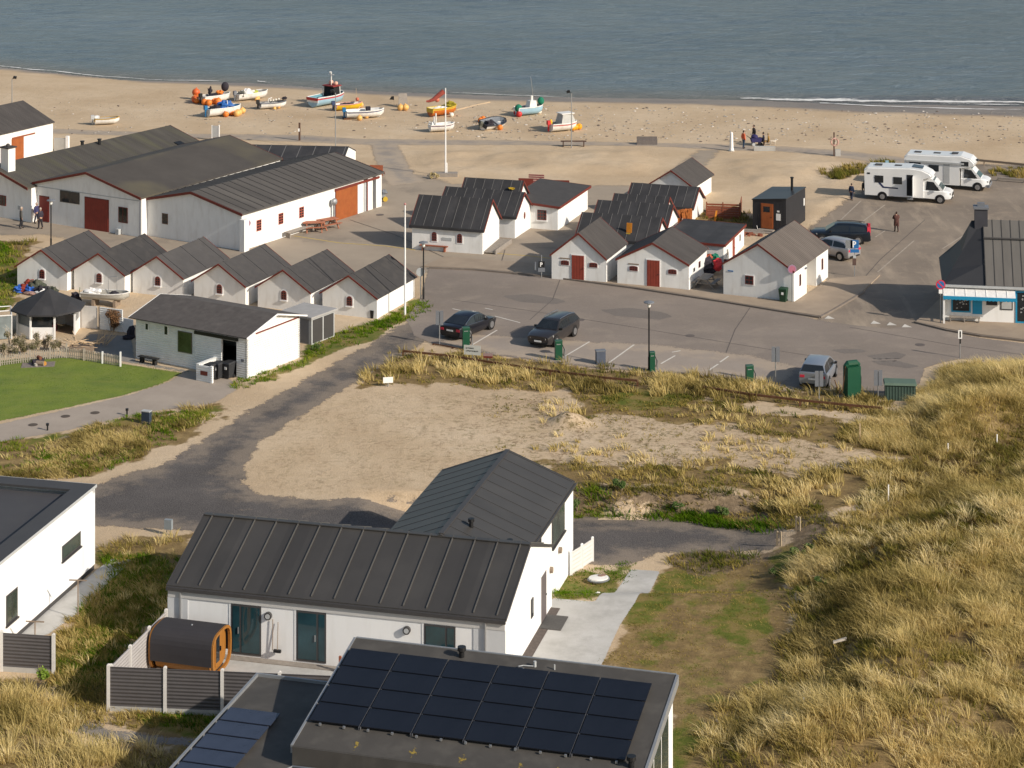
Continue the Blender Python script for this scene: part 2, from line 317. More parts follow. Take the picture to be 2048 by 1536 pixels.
class NG:                                   # small node-graph helper
    def __init__(s, name):
        s.m = bpy.data.materials.new(name); s.n, s.N, s.L = nt(s.m); s.b = s.N['Principled BSDF']; s.out = s.N['Material Output']
        s.tc = s.N.new('ShaderNodeTexCoord').outputs['Object']
    def at(s, name): a = s.N.new('ShaderNodeAttribute'); a.attribute_name = name; return a.outputs['Fac']
    def noise(s, sc, det=5, vec=None, st=None, rough=.6, dist=0):
        n = s.N.new('ShaderNodeTexNoise'); n.inputs['Scale'].default_value = sc; n.inputs['Detail'].default_value = det; n.inputs['Roughness'].default_value = rough; n.inputs['Distortion'].default_value = dist
        v = vec or s.tc
        if st: mp = s.N.new('ShaderNodeMapping'); mp.inputs['Scale'].default_value = st[:3]; mp.inputs['Rotation'].default_value = (0,0,st[3] if len(st) > 3 else 0); s.L.new(v, mp.inputs[0]); v = mp.outputs[0]
        s.L.new(v, n.inputs['Vector']); return n.outputs['Fac']
    def voro(s, sc, st=None):
        n = s.N.new('ShaderNodeTexVoronoi'); n.inputs['Scale'].default_value = sc; s.L.new(s.tc, n.inputs['Vector']); return n.outputs['Distance'], n.outputs['Color']
    def rng(s, x, a, b, c=0, d=1, smooth=False):
        r = s.N.new('ShaderNodeMapRange'); r.interpolation_type = 'SMOOTHSTEP' if smooth else 'LINEAR'
        for i, v in enumerate((a,b,c,d)): r.inputs[i+1].default_value = v
        s.L.new(x, r.inputs[0]); return r.outputs[0]
    def math(s, op, a, b=None, clamp=False):
        m = s.N.new('ShaderNodeMath'); m.operation = op; m.use_clamp = clamp
        for i, v in enumerate((a,b)):
            if v is None: continue
            if isinstance(v, (int,float)): m.inputs[i].default_value = v
            else: s.L.new(v, m.inputs[i])
        return m.outputs[0]
    def mix(s, f, a, b):
        m = s.N.new('ShaderNodeMix'); m.data_type = 'RGBA'
        for i, v in ((0,f),(6,a),(7,b)):
            if isinstance(v, (int,float)): m.inputs[i].default_value = v
            elif isinstance(v, (tuple,list)): m.inputs[i].default_value = rgb(v)
            else: s.L.new(v, m.inputs[i])
        return m.outputs[2]
    def ramp(s, x, stops):
        r = s.N.new('ShaderNodeValToRGB'); e = r.color_ramp.elements
        while len(e) < len(stops): e.new(.5)
        for k, (p, c) in zip(e, stops): k.position = p; k.color = rgb(c)
        s.L.new(x, r.inputs[0]); return r.outputs[0]
    def bump(s, h, dist, strength=1, nrm=None):
        b = s.N.new('ShaderNodeBump'); b.inputs['Distance'].default_value = dist; b.inputs['Strength'].default_value = strength; s.L.new(h, b.inputs['Height'])
        if nrm: s.L.new(nrm, b.inputs['Normal'])
        return b.outputs[0]
    def fin(s, col, rough=.9, nrm=None, alpha=None, spec=.3):
        s.L.new(col, s.b.inputs['Base Color'])
        if isinstance(rough, (int,float)): s.b.inputs['Roughness'].default_value = rough
        else: s.L.new(rough, s.b.inputs['Roughness'])
        s.b.inputs['Specular IOR Level'].default_value = spec
        if nrm: s.L.new(nrm, s.b.inputs['Normal'])
        if alpha: s.L.new(alpha, s.b.inputs['Alpha'])
        return s.m
def ground_material():
    g = NG('sand_and_turf'); a = g.noise(.12, 8); b = g.noise(1.3, 8, rough=.7); c = g.noise(9, 4); fine = g.noise(35, 3)
    sand = g.ramp(a, [(.32,(.48,.355,.228)), (.5,(.55,.42,.28)), (.68,(.61,.48,.335))])
    sand = g.mix(g.rng(b, .42, .72, 0, .40), sand, (.42,.315,.21))
    sand = g.mix(g.rng(c, .55, .8, 0, .30), sand, (.70,.58,.44))
    # pebbles
    vd, vc = g.voro(2.6); pb = g.math('MULTIPLY', g.rng(vd, .16, .22, 1, 0), g.math('MULTIPLY', g.at('stony'), g.rng(g.noise(.5, 4), .36, .62)))
    vd2, vc2 = g.voro(5.5); pb2 = g.math('MULTIPLY', g.rng(vd2, .2, .3, 1, 0), g.math('MULTIPLY', g.at('stony'), g.rng(g.noise(.8, 4), .4, .65)))
    sep = g.N.new('ShaderNodeSeparateColor'); g.L.new(vc, sep.inputs[0]); sep2 = g.N.new('ShaderNodeSeparateColor'); g.L.new(vc2, sep2.inputs[0])
    pc = g.ramp(sep.outputs[0], [(0,(.16,.13,.10)), (.45,(.34,.27,.20)), (.8,(.55,.48,.40)), (1,(.70,.66,.60))])
    pc2 = g.ramp(sep2.outputs[0], [(0,(.17,.13,.10)), (.5,(.36,.28,.20)), (1,(.62,.54,.45))])
    sand = g.mix(g.math('MULTIPLY', pb, .8), sand, pc); sand = g.mix(g.math('MULTIPLY', pb2, .7), sand, pc2)
    rut = g.noise(1.0, 5, st=(.16,1.5,1,.5), rough=.6); sand = g.mix(g.math('MULTIPLY', g.at('plot'), g.rng(rut, .52, .66, 0, .35)), sand, (.40,.29,.17)); lump_ = g.noise(1.9, 7, rough=.75); sand = g.mix(g.math('MULTIPLY', g.at('plot'), g.rng(lump_, .54, .66, 0, .45)), sand, (.34,.25,.13))
    # weed specks on the plot
    pl = g.at('plot'); w = g.noise(.9, 9, st=(1,.75,1), rough=.74); w2 = g.noise(3.2, 6, rough=.7)
    wm = g.math('MULTIPLY', pl, g.math('MULTIPLY', g.rng(w2, .46, .56), g.rng(w, .45, .56)))
    sand = g.mix(g.math('MULTIPLY', wm, .8), sand, g.mix(g.rng(g.noise(.6,3), .4, .6), (.125,.105,.035), (.17,.105,.055)))
    # dead grass mat and green turf
    dry = g.math('ADD', g.at('dry'), g.rng(b, .3, .7, -.22, .22)); dm = g.rng(dry, .38, .62, 0, 1, True)
    dc = g.ramp(g.noise(1.0, 8, rough=.75), [(.3,(.085,.055,.024)), (.5,(.20,.135,.052)), (.7,(.34,.245,.105))])
    col = g.mix(g.math('MULTIPLY', dm, .92), sand, dc)
    gr = g.math('ADD', g.at('green'), g.rng(g.noise(.55, 7, rough=.7), .3, .7, -.40, .30)); gm = g.rng(gr, .40, .66, 0, 1, True)
    gc = g.ramp(g.noise(.7, 8, rough=.72), [(.28,(.055,.085,.010)), (.46,(.115,.135,.022)), (.58,(.22,.165,.055)), (.75,(.28,.195,.090))])
    col = g.mix(g.math('MULTIPLY', gm, .95), col, gc)
    so_ = g.rng(g.math('ADD', g.at('soil'), g.rng(g.noise(1.6, 7, rough=.7), .3, .7, -.35, .35)), .4, .6, 0, 1, True); col = g.mix(g.math('MULTIPLY', so_, .9), col, g.ramp(g.noise(3.2, 8, rough=.75), [(.3,(.065,.048,.030)), (.5,(.155,.112,.070)), (.7,(.32,.24,.155))]))
    wt = g.at('wet'); col = g.mix(wt, col, g.mix(g.rng(g.noise(.35, 4, st=(.3,1,1)), .4, .6), (.215,.178,.155), (.27,.225,.19)))
    hh = g.math('ADD', g.math('MULTIPLY', c, .6), g.math('ADD', g.math('MULTIPLY', fine, .25), g.math('MULTIPLY', b, 1.2)))
    hh = g.math('ADD', hh, g.math('MULTIPLY', g.math('ADD', pb, pb2), .5))
    nrm = g.bump(hh, .07, .75)
    return g.fin(col, g.rng(wt, 0, 1, .95, .35), nrm, spec=.12)
GROUND = struct(grid_mesh('ground', GX, GY, GZ, dict(dry=dry, green=grn, stony=sto, plot=plot, wet=wet, soil=soil), ground_material()))

def soft_sheet(name, px, z, material, step=.35, margin=1.2, holes=(), world=None):
    poly = world or gpl(px); a = np.array(poly); X, Y = np.meshgrid(np.arange(a[:,0].min()-margin, a[:,0].max()+margin+step, step), np.arange(a[:,1].min()-margin, a[:,1].max()+margin+step, step))
    sd = sdist(poly, X, Y)
    for hp in holes: sd = np.minimum(sd, -sdist(hp, X, Y))
    k = (sd > -margin); kc = k[:-1,:-1] | k[1:,1:] | k[:-1,1:] | k[1:,:-1]
    return struct(grid_mesh(name, X, Y, hgt(X, Y)+z, dict(cover=sd), material, kc))
def sheet_material(name, stops, edge_amp, edge_soft, sc=.25, spots=None, streak=None, rough=.9, bumpd=.01, bsc=25, sandy=0, patch=None):
    g = NG(name); a = g.noise(sc, 8, rough=.65); col = g.ramp(a, stops)
    if streak:
        st, c, lo, hi, amt = streak; col = g.mix(g.rng(g.noise(1, 6, st=st), lo, hi, 0, amt), col, c)
    if spots:
        c, sc2, lo, hi, amt = spots; col = g.mix(g.rng(g.noise(sc2, 7, rough=.7), lo, hi, 0, amt), col, c)
    if sandy:
        e = g.rng(g.math('ADD', g.at('cover'), g.rng(g.noise(.5, 6, rough=.7), .3, .7, -1.6, 1.6)), 0, 2.2, sandy, 0, True)
        col = g.mix(e, col, (.50,.385,.265))
    fn = g.noise(bsc, 4); col = g.mix(g.rng(fn, .35, .75, 0, .22), col, (.5,.46,.42))
    nrm = g.bump(g.math('ADD', fn, g.noise(bsc*.3, 3)), bumpd, .8)
    cov = g.math('ADD', g.at('cover'), g.rng(g.noise(.8, 8, rough=.72), .25, .75, -edge_amp, edge_amp))
    cov = g.math('ADD', cov, g.rng(g.noise(9, 4, rough=.8), .25, .75, -edge_soft*1.6, edge_soft*1.6)); al = g.math('GREATER_THAN', cov, 0.0)
    return g.fin(col, rough, nrm, al, spec=.10)
ASPH = sheet_material('road_asphalt', [(.3,(.185,.152,.126)), (.5,(.225,.185,.154)), (.7,(.262,.217,.182))], .12, .05, .12, spots=((.34,.28,.22), .35, .52, .72, .55), streak=((.06,.5,1,.12), (.19,.16,.14), .5, .7, .5))
LOT = sheet_material('lot_asphalt', [(.3,(.175,.140,.108)), (.5,(.225,.180,.138)), (.7,(.285,.228,.172))], .5, .3, .16, spots=((.40,.31,.22), .4, .55, .75, .7), streak=((.5,.09,1,-.5), (.40,.32,.235), .52, .68, .75))
COURT = sheet_material('yard_asphalt', [(.3,(.275,.222,.170)), (.5,(.33,.27,.205)), (.7,(.38,.31,.235))], .6, .4, .14, spots=((.21,.175,.14), .16, .54, .62, .6))
PAVE = sheet_material('pavement_slabs', [(.3,(.30,.232,.170)), (.5,(.345,.27,.20)), (.7,(.38,.30,.225))], .06, .04, .3)
PATHM = sheet_material('path_asphalt', [(.3,(.24,.208,.18)), (.5,(.275,.24,.207)), (.7,(.31,.27,.23))], .35, .25, .2, sandy=.5)
GRAV = sheet_material('dark_gravel', [(.28,(.052,.047,.047)), (.5,(.072,.065,.064)), (.72,(.100,.089,.085))], .55, .18, .35, spots=((.45,.34,.23), .33, .66, .76, .7), bumpd=.03, bsc=14, sandy=.3)
DRIVE = sheet_material('driveway', [(.3,(.30,.25,.205)), (.5,(.345,.29,.24)), (.7,(.38,.32,.265))], .15, .12, .4)
LAWN = sheet_material('lawn_turf', [(.3,(.085,.14,.005)), (.5,(.125,.185,.007)), (.7,(.17,.225,.010))], .15, .15, .45, spots=((.19,.21,.03), .5, .5, .75, .5), streak=((.2,1.2,1,.2), (.17,.20,.018), .5, .7, .6), bumpd=.03, bsc=22)
CONCS = sheet_material('patio_concrete', [(.3,(.40,.39,.365)), (.5,(.47,.46,.435)), (.7,(.53,.52,.50))], .02, .02, .7, spots=((.34,.33,.31), .5, .5, .65, .6))
PATCH = sheet_material('asphalt_patch', [(.3,(.150,.128,.112)), (.7,(.172,.148,.130))], .12, .06, .5)
GPATH = sheet_material('grey_gravel_path', [(.3,(.16,.145,.135)), (.7,(.24,.215,.195))], .25, .2, .8, bumpd=.02, bsc=16)

soft_sheet('yard', [(560,452),(700,370),(760,345),(850,350),(905,368),(1180,372),(1300,372),(1400,300),(1440,300),(1340,400),(1345,540),(1645,640),(1085,552),(880,545),(835,545),(800,600),(500,560),(100,470),(0,470),(-60,470),(-60,430),(200,450)], .004, COURT)
soft_sheet('beach_path', [(-200,258),(110,258),(400,268),(600,270),(720,278),(1000,281),(1330,286),(1480,290),(1560,293),(1680,301),(1790,313),(1850,324),(1790,330),(1660,312),(1560,303),(1440,300),(1300,292),(1000,290),(795,290),(826,345),(852,364),(780,372),(757,340),(742,290),(600,284),(420,277),(110,267),(-200,267)], .008, PATHM)
soft_sheet('car_park', [(1640,640),(1655,560),(1640,500),(1600,470),(1700,398),(1790,335),(1840,328),(2048,330),(2400,345),(2400,560),(2048,560),(1880,560),(1880,650),(1760,680)], .012, LOT)
soft_sheet('road', [(858,536),(950,541),(1090,554),(1270,578),(1445,605),(1560,624),(1640,641),(1700,650),(1780,658),(1835,648),(1900,664),(1960,676),(2048,687),(2500,735),(2500,790),(2048,728),(1920,718),(1850,735),(1840,770),(1700,800),(1560,768),(1380,748),(1200,738),(1000,712),(870,690),(830,672),(812,640),(840,600)], .016, ASPH)
soft_sheet('parking_bay', [(885,688),(905,668),(990,672),(1100,680),(1300,690),(1500,712),(1590,735),(1570,768),(1380,746),(1200,736),(1000,710)], .020, sheet_material('bay_asphalt', [(.3,(.27,.222,.185)), (.5,(.305,.255,.212)), (.7,(.335,.28,.235))], .5, .35, .2, sandy=.4))
soft_sheet('gravel_track', [(872,616),(830,636),(742,686),(600,766),(500,820),(425,870),(330,925),(200,968),(60,1000),(-100,1020),(-100,1050),(190,1052),(320,1058),(420,1062),(700,1100),(1130,1150),(1150,1128),(1250,1132),(1320,1108),(1420,1098),(1545,1098),(1565,1062),(1400,1046),(1300,1037),(1145,1027),(1000,1012),(800,1006),(640,1000),(520,990),(492,968),(490,935),(520,885),(575,850),(672,788),(810,705),(872,672),(890,640)], .006, GRAV, margin=2.0)
soft_sheet('lawn', [(-200,725),(0,722),(60,716),(140,714),(240,727),(362,746),(330,765),(250,790),(110,820),(0,842),(-200,880)], .010, LAWN)
soft_sheet('driveway', [(-200,890),(0,848),(110,824),(250,793),(335,765),(368,745),(430,742),(475,768),(472,780),(430,806),(280,826),(120,864),(0,884),(-200,930)], .008, DRIVE)
soft_sheet('shed_yard', [(150,690),(180,668),(262,672),(270,722),(425,750),(425,765),(365,744),(240,722)], .006, sheet_material('grey_paving', [(.3,(.20,.19,.17)), (.7,(.27,.25,.22))], .1, .08, .5))
soft_sheet('patio', [(1106,1197),(1190,1204),(1262,1139),(1320,1143),(1270,1205),(1240,1250),(1208,1320),(1195,1345),(1010,1400),(1045,1312)], .014, CONCS, step=.2, margin=.3)
soft_sheet('terrace', [(330,1350),(460,1308),(1010,1362),(1000,1420),(225,1420)], .014, CONCS, step=.2, margin=.3)
soft_sheet('side_path', [(222,1118),(264,1120),(150,1230),(95,1270),(30,1275),(60,1245)], .010, CONCS, step=.2, margin=.3)
soft_sheet('garden_path', [(62,1390),(110,1395),(160,1440),(215,1460),(330,1474),(400,1482),(400,1492),(300,1487),(200,1478),(140,1455),(90,1415)], .010, GPATH)
for k, p in enumerate([[(1735,712),(1790,704),(1812,710),(1800,718),(1750,720)], [(1742,722),(1790,721),(1840,733),(1815,737),(1760,730)], [(1660,700),(1720,698),(1740,704),(1690,708)], [(1000,592),(1060,589),(1110,596),(1134,604),(1110,609),(1040,604)], [(1200,620),(1260,616),(1330,626),(1344,634),(1320,640),(1230,632)]]):
    soft_sheet('road_patch', p, .020, PATCH, step=.2, margin=.4)
# raised pavements with a kerb step
def slab(name, px, h, material, z0=0):
    w = gpl(px); b = MB(); b.hexa([(x,y,z0) for x,y in w], [(x,y,h) for x,y in w]); o = b.done(name, material); return struct(o)
PAVEM = mat('pavement', (.335,.262,.192), .9, .12, .6, bump=.3, bscale=8, dirt=((.24,.19,.15), .4, .5))
KERB = mat('kerb_stone', (.20,.165,.135), .9, .15, 2)
slab('pavement', [(845,534),(890,515),(1085,530),(1100,551),(1240,566),(1440,590),(1590,606),(1660,560),(1760,552),(1725,585),(1668,618),(1640,634),(1560,622),(1445,603),(1270,576),(1090,552),(950,539)], .10, PAVEM)
slab('pavement', [(1832,645),(1890,590),(2200,600),(2200,700),(2048,681),(1960,671),(1895,660)], .10, PAVEM)
def ribbon(name, px, wd, h, material, z=0):
    w = gpl(px); b = MB()
    for (x0,y0),(x1,y1) in zip(w[:-1], w[1:]):
        d = Vector((x1-x0,y1-y0,0)).normalized(); q = Vector((-d.y,d.x,0))*wd/2
        p = [Vector((x0,y0,z))-q, Vector((x1,y1,z))-q, Vector((x1,y1,z))+q, Vector((x0,y0,z))+q]
        b.hexa(p, [v+Vector((0,0,h)) for v in p])
    return struct(b.done(name, material))
ribbon('kerb', [(858,537),(950,541),(1090,554),(1270,578),(1445,605),(1560,624),(1640,636.5),(1670,620),(1727,586)], .18, .13, KERB)
ribbon('kerb', [(1829,646),(1895,662.5),(1960,673.5),(2048,683.5),(2200,703)], .18, .13, KERB)
LINEW = mat('worn_white_paint', (.60,.56,.50), .8, .15, 3); LINEF = mat('faded_bay_paint', (.37,.315,.255), .9, .2, 3); LINEY = mat('worn_yellow_paint', (.50,.36,.09), .85, .2, 3)
for a, b_ in [((945,690),(994,661)), ((1130,713),(1179,684)), ((1218,726),(1268,690)), ((1344,705),(1361,702)), ((1322,728),(1350,712)), ((1440,725),(1457,713)), ((1418,741),(1436,729)), ((990,633),(1040,646)), ((905,618),(945,627)), ((970,617),(985,620)), ((1755,545),(1828,482)), ((1650,470),(1722,402)), ((1885,498),(1942,462)), ((1690,470),(1770,410)), ((1750,475),(1770,462))]:
    ribbon('road_marking', [a, b_], .11, .0035, LINEF if a[0] > 1600 else LINEW, .024)
ribbon('yard_marking', [(588,472),(680,486),(770,492),(830,500)], .14, .0035, LINEY, .008)
ribbon('yard_marking', [(980,506),(1060,512),(1100,517)], .14, .0035, LINEY, .008)
for cx, cy in [(1782,649),(1812,653),(1750,646),(1658,636)]:
    x, y = gp(cx, cy); MB().hexa([(x-.35,y-.3,.03),(x+.35,y-.3,.03),(x,y+.5,.03)], [(x-.35,y-.3,.034),(x+.35,y-.3,.034),(x,y+.5,.034)]).done('give_way_marking', LINEW)['kind'] = 'structure'

# repair seams, a trench line and manhole covers in the tarmac
SEAMD = mat('tar_seam', (.105,.090,.080), .8, .25, 4)
for px in ([(905,600),(1060,622),(1250,652),(1480,690),(1620,712)], [(1120,560),(1105,600),(1060,640)], [(1500,616),(1470,660),(1452,706)], [(1700,655),(1900,690),(2060,712)], [(700,440),(790,470),(900,520)], [(1010,500),(1000,535)], [(1690,600),(1760,520),(1850,440)]): ribbon('road_seam', px, .05, .003, SEAMD, .021)
for cx,cy in ((1160,640),(1380,672),(1840,690),(760,430)):
    x, y = gp(cx, cy); struct(MB().tube([(x,y,.018),(x,y,.026)], .33, 16).done('manhole_cover', mat('iron_cover', (.12,.10,.09), .8, .2, 8)))

# ------------------------------------------------------------------ sea and surf
def sea():
    xs = np.concatenate([[-5000,-2000,-700,-300], np.arange(-160,161,1.2), [300,700,2000,5000]]); ys = np.concatenate([np.arange(205,420,.6), [450,500,600,800,1500,6000]])
    X, Y = np.meshgrid(xs, ys); a = sm((Y-shoreY(X))/12)
    wv = .06*np.sin(.9*Y+.22*X+6*fbm(X,Y,26,31))*vnoise(X,Y,18,4)+.06*np.sin(1.7*Y-.42*X+8*fbm(X,Y,14,33))*vnoise(X,Y,11,6)+.16*(fbm(X*.35,Y,4,8)-.5)
    br = .30*np.exp(-((Y-shoreY(X)-4.2)/1.3)**2)*sm((X-18)/30)
    Z = -.3+wv*a*(np.abs(X)<=160)*(Y<420)+br
    g = NG('sea_water'); n = g.noise(1.0, 8, st=(.22,.40,1,.30), rough=.68, dist=.8); n2 = g.noise(1.0, 6, st=(.6,1.1,1,-.35), rough=.7, dist=.5); n3 = g.noise(.03, 4, st=(.4,1,1))
    col = g.mix(g.rng(n3, .35, .65), (.108,.148,.178), (.138,.183,.218)); col = g.mix(g.math('MULTIPLY', g.at('shallow'), .75), col, (.155,.135,.118))
    nr = g.bump(g.math('ADD', n, g.math('MULTIPLY', n2, .40)), 1.5, .95)
    m = g.fin(col, .25, nr, spec=.5); sh = 1-sm((Y-shoreY(X)+3*(fbm(X,Y,9,12)-.5))/9)
    return struct(grid_mesh('sea', X, Y, Z, dict(shallow=sh), m))
sea()
def foam_mat():
    g = NG('surf_foam'); n = g.noise(1.0, 9, st=(.35,1.3,1), rough=.75); cov = g.math('ADD', g.at('cover'), g.rng(n, .3, .7, -.95, .55))
    col = g.mix(.0, (.78,.77,.74), (.6,.6,.6)); return g.fin(col, .7, None, g.rng(cov, -.12, .35, 0, .95, True))
FOAM = foam_mat()
def foam(px, wmax, z=-.23):
    c = gpl(px, -.3); xs = np.arange(c[0][0], c[-1][0], .35); yc = np.interp(xs, [p[0] for p in c], [p[1] for p in c])
    t = np.linspace(-1.6, 1.6, 13); W = wmax*(.35+.9*vnoise(xs, xs*0, 7, 3)); X = np.repeat(xs[None], 13, 0); Y = yc[None]+t[:,None]*W[None]+.8*(vnoise(xs, xs*0, 3, 6)-.5)[None]
    end = np.minimum(xs-xs[0], xs[-1]-xs); cov = (1-np.abs(t))[:,None]*.8+np.minimum(end/4, 1)[None]*.3-.35
    zz = z+.30*np.exp(-((Y-shoreY(X)-4.2)/1.3)**2)*sm((X-18)/30)
    return struct(grid_mesh('surf', X, Y, zz, dict(cover=cov), FOAM))
foam([(1480,197),(1600,201),(1750,203),(1900,205),(2048,206),(2300,208)], .9); foam([(1880,208),(2048,211)], .4)
foam([(-200,121),(0,132),(180,151),(300,160),(440,163)], .28); foam([(515,163),(560,168)], .5); foam([(900,186),(1020,190),(1140,196),(1170,199)], .4); foam([(1640,208),(1900,219),(2048,221)], .35, -.215)
# ------------------------------------------------------------------ building helpers
def fmap(face, W, L):
    return {'front': lambda u,o,z: (u,-o,z), 'back': lambda u,o,z: (W-u,L+o,z), 'right': lambda u,o,z: (W+o,u,z), 'left': lambda u,o,z: (-o,L-u,z)}[face]
def rect(u0,u1,z0,z1): return [(u0,z0),(u1,z0),(u1,z1),(u0,z1)]
def archp(u0,u1,z0,z1,rise):
    c = (u0+u1)/2; r = (u1-u0)/2
    return [(u0,z0),(u1,z0)]+[(c+r*math.cos(a), z1-rise+rise*math.sin(a)) for a in [math.pi*k/8 for k in range(9)]]
def win(root, fm, u, z, w, h, cols=2, rows=3, arch=0, fr=RED, sur=WTRIM, sw=.07, glass=GLASS, fw=.06, sill=None, depth=.03):
    """window centred at u, sill height z; frame with surround is the part, its pane the sub-part"""
    shp = (lambda e: archp(u-w/2-e, u+w/2+e, z-e, z+h+e, arch+e)) if arch else (lambda e: rect(u-w/2-e, u+w/2+e, z-e, z+h+e))
    b = MB()
    if sur: b.plate(shp(sw), -.01, depth, fm, 1)
    b.plate(shp(0), -.01, depth+.02, fm, 0); o = b.done('window', [fr, sur or fr], root)
    p = MB(); cw = (w-fw*(cols+1))/cols; hh = h-(arch*.45 if arch else 0); ch = (hh-fw*(rows+1))/rows
    for i in range(cols):
        for j in range(rows):
            a = u-w/2+fw+i*(cw+fw); c = z+fw+j*(ch+fw); p.plate(rect(a, a+cw, c, c+ch), depth+.01, depth+.026, fm)
    p.done('pane', glass, o)
    if sill: MB().plate(rect(u-w/2-.08, u+w/2+.08, z-.1, z-.03), 0, depth+.09, fm).done('sill', sill, o)
    return o
def door(root, fm, u, z, w, h, m=REDB, fr=WTRIM, name='door', handle=True, depth=.035, panes=None):
    b = MB(); b.plate(rect(u-w/2-.07, u+w/2+.07, z, z+h+.07), -.01, depth, fm, 1); b.plate(rect(u-w/2, u+w/2, z+.01, z+h), 0, depth+.025, fm, 0)
    o = b.done(name, [m, fr], root)
    if handle: MB().plate(rect(u+w*.34, u+w*.34+.12, z+h*.48, z+h*.48+.03), depth+.02, depth+.07, fm).done('handle', BLACK, o)
    if panes: MB().plate(rect(*panes), depth+.02, depth+.032, fm).done('pane', GLASS, o)
    return o
def pq(axis): return (lambda p,q,z: (p,q,z)) if axis == 'y' else (lambda p,q,z: (q,p,z))
def gwalls(root, W, L, e, r, axis='y', m=WHITE, name='wall', z0=-.1):
    f = pq(axis); S, Q = (W,L) if axis == 'y' else (L,W); pr = [(0,z0),(S,z0),(S,e),(S/2,r),(0,e)]
    return MB().hexa([f(p,0,z) for p,z in pr], [f(p,Q,z) for p,z in pr]).done(name, m, root)
def groof(root, W, L, e, r, axis='y', oe=.12, og=.14, m=ROOFG, t=.09, ribs=0, ribw=.05, ribh=.05, ribm=SEAM, trim=None, tw=.15, trims='fb', ridge=None, ribd=None, crop=None):
    """pitched roof over walls W x L; ribs = spacing of battens; trim = barge board material"""
    f = pq(axis); S, Q = (W,L) if axis == 'y' else (L,W); sl = (r-e)/(S/2); z0 = e-sl*oe; k = t
    lo = [(-oe,z0+.004),(S/2,r+.004),(S+oe,z0+.004)]; b = MB()
    q0, q1 = -og, Q+og
    for s in (0,1):
        a, c = lo[s], lo[s+1]; b.hexa([f(a[0],q0,a[1]),f(c[0],q0,c[1]),f(c[0],q1,c[1]),f(a[0],q1,a[1])], [f(a[0],q0,a[1]+k),f(c[0],q0,c[1]+k),f(c[0],q1,c[1]+k),f(a[0],q1,a[1]+k)], 0)
    if ribs:
        n = int((q1-q0)/ribs); st = (q1-q0-n*ribs)/2
        for i in range(n+1):
            q = q0+st+i*ribs
            if q-ribw/2 < q0 or q+ribw/2 > q1: continue
            for s in (0,1):
                a, c = (lo[0],lo[1]) if s == 0 else (lo[2],lo[1]); d0 = ribd or (.0 if True else 0)
                ax = a[0]+(c[0]-a[0])*.03; az = a[1]+(c[1]-a[1])*.03
                bt = [f(ax,q-ribw/2,az+k-.01),f(c[0],q-ribw/2,c[1]+k-.01),f(c[0],q+ribw/2,c[1]+k-.01),f(ax,q+ribw/2,az+k-.01)]
                b.hexa(bt, [(x,y,z+ribh+.01) for x,y,z in bt], 1)
    if ridge:
        b.hexa([f(S/2-.16,q0-.01,r+k-.16*sl-.01),f(S/2+.16,q0-.01,r+k-.16*sl-.01),f(S/2+.16,q1+.01,r+k-.16*sl-.01),f(S/2-.16,q1+.01,r+k-.16*sl-.01)],
               [f(S/2-.05,q0-.01,r+k+.045),f(S/2+.05,q0-.01,r+k+.045),f(S/2+.05,q1+.01,r+k+.045),f(S/2-.05,q1+.01,r+k+.045)], 1)
    o = b.done('roof', [m, ribm], root)
    if trim:
        for side in trims:
            qa, qb = (q0-.045, q0-.004) if side == 'f' else (q1+.004, q1+.045); tb = MB()
            for s in (0,1):
                a, c = lo[s], lo[s+1]; up = k+.015
                tb.hexa([f(a[0],qa,a[1]+up-tw),f(c[0],qa,c[1]+up-tw),f(c[0],qb,c[1]+up-tw),f(a[0],qb,a[1]+up-tw)], [f(a[0],qa,a[1]+up),f(c[0],qa,c[1]+up),f(c[0],qb,c[1]+up),f(a[0],qb,a[1]+up)])
            tb.done('bargeboard', trim, root)
    return o
def shedroof(root, W, L, zs, over=.15, t=.14, m=ROOFB, fascia=None, name='roof'):
    """flat or single-pitch roof, zs = heights at FL, FR, BR, BL wall corners"""
    c = [(-over,-over,zs[0]),(W+over,-over,zs[1]),(W+over,L+over,zs[2]),(-over,L+over,zs[3])]
    o = MB().hexa([(x,y,z+.004) for x,y,z in c], [(x,y,z+t) for x,y,z in c]).done(name, m, root)
    if fascia:
        for nm, (i,j), d in (('f',(0,1),(0,-1)), ('r',(1,2),(1,0)), ('b',(2,3),(0,1)), ('l',(3,0),(-1,0))):
            a, b_ = c[i], c[j]; q = [(p[0]+d[0]*k, p[1]+d[1]*k, p[2]) for k in (.003,.035) for p in (a,b_)]
            MB().hexa([(p[0],p[1],p[2]-.06) for p in (q[0],q[1],q[3],q[2])], [(p[0],p[1],p[2]+t+.015) for p in (q[0],q[1],q[3],q[2])]).done('fascia', fascia, root)
    return o
def boxwalls(root, W, L, zs, m=WHITE, z0=-.1, name='wall'):
    c = [(0,0),(W,0),(W,L),(0,L)]
    return MB().hexa([(x,y,z0) for x,y in c], [(x,y,z) for (x,y),z in zip(c, zs)]).done(name, m, root)

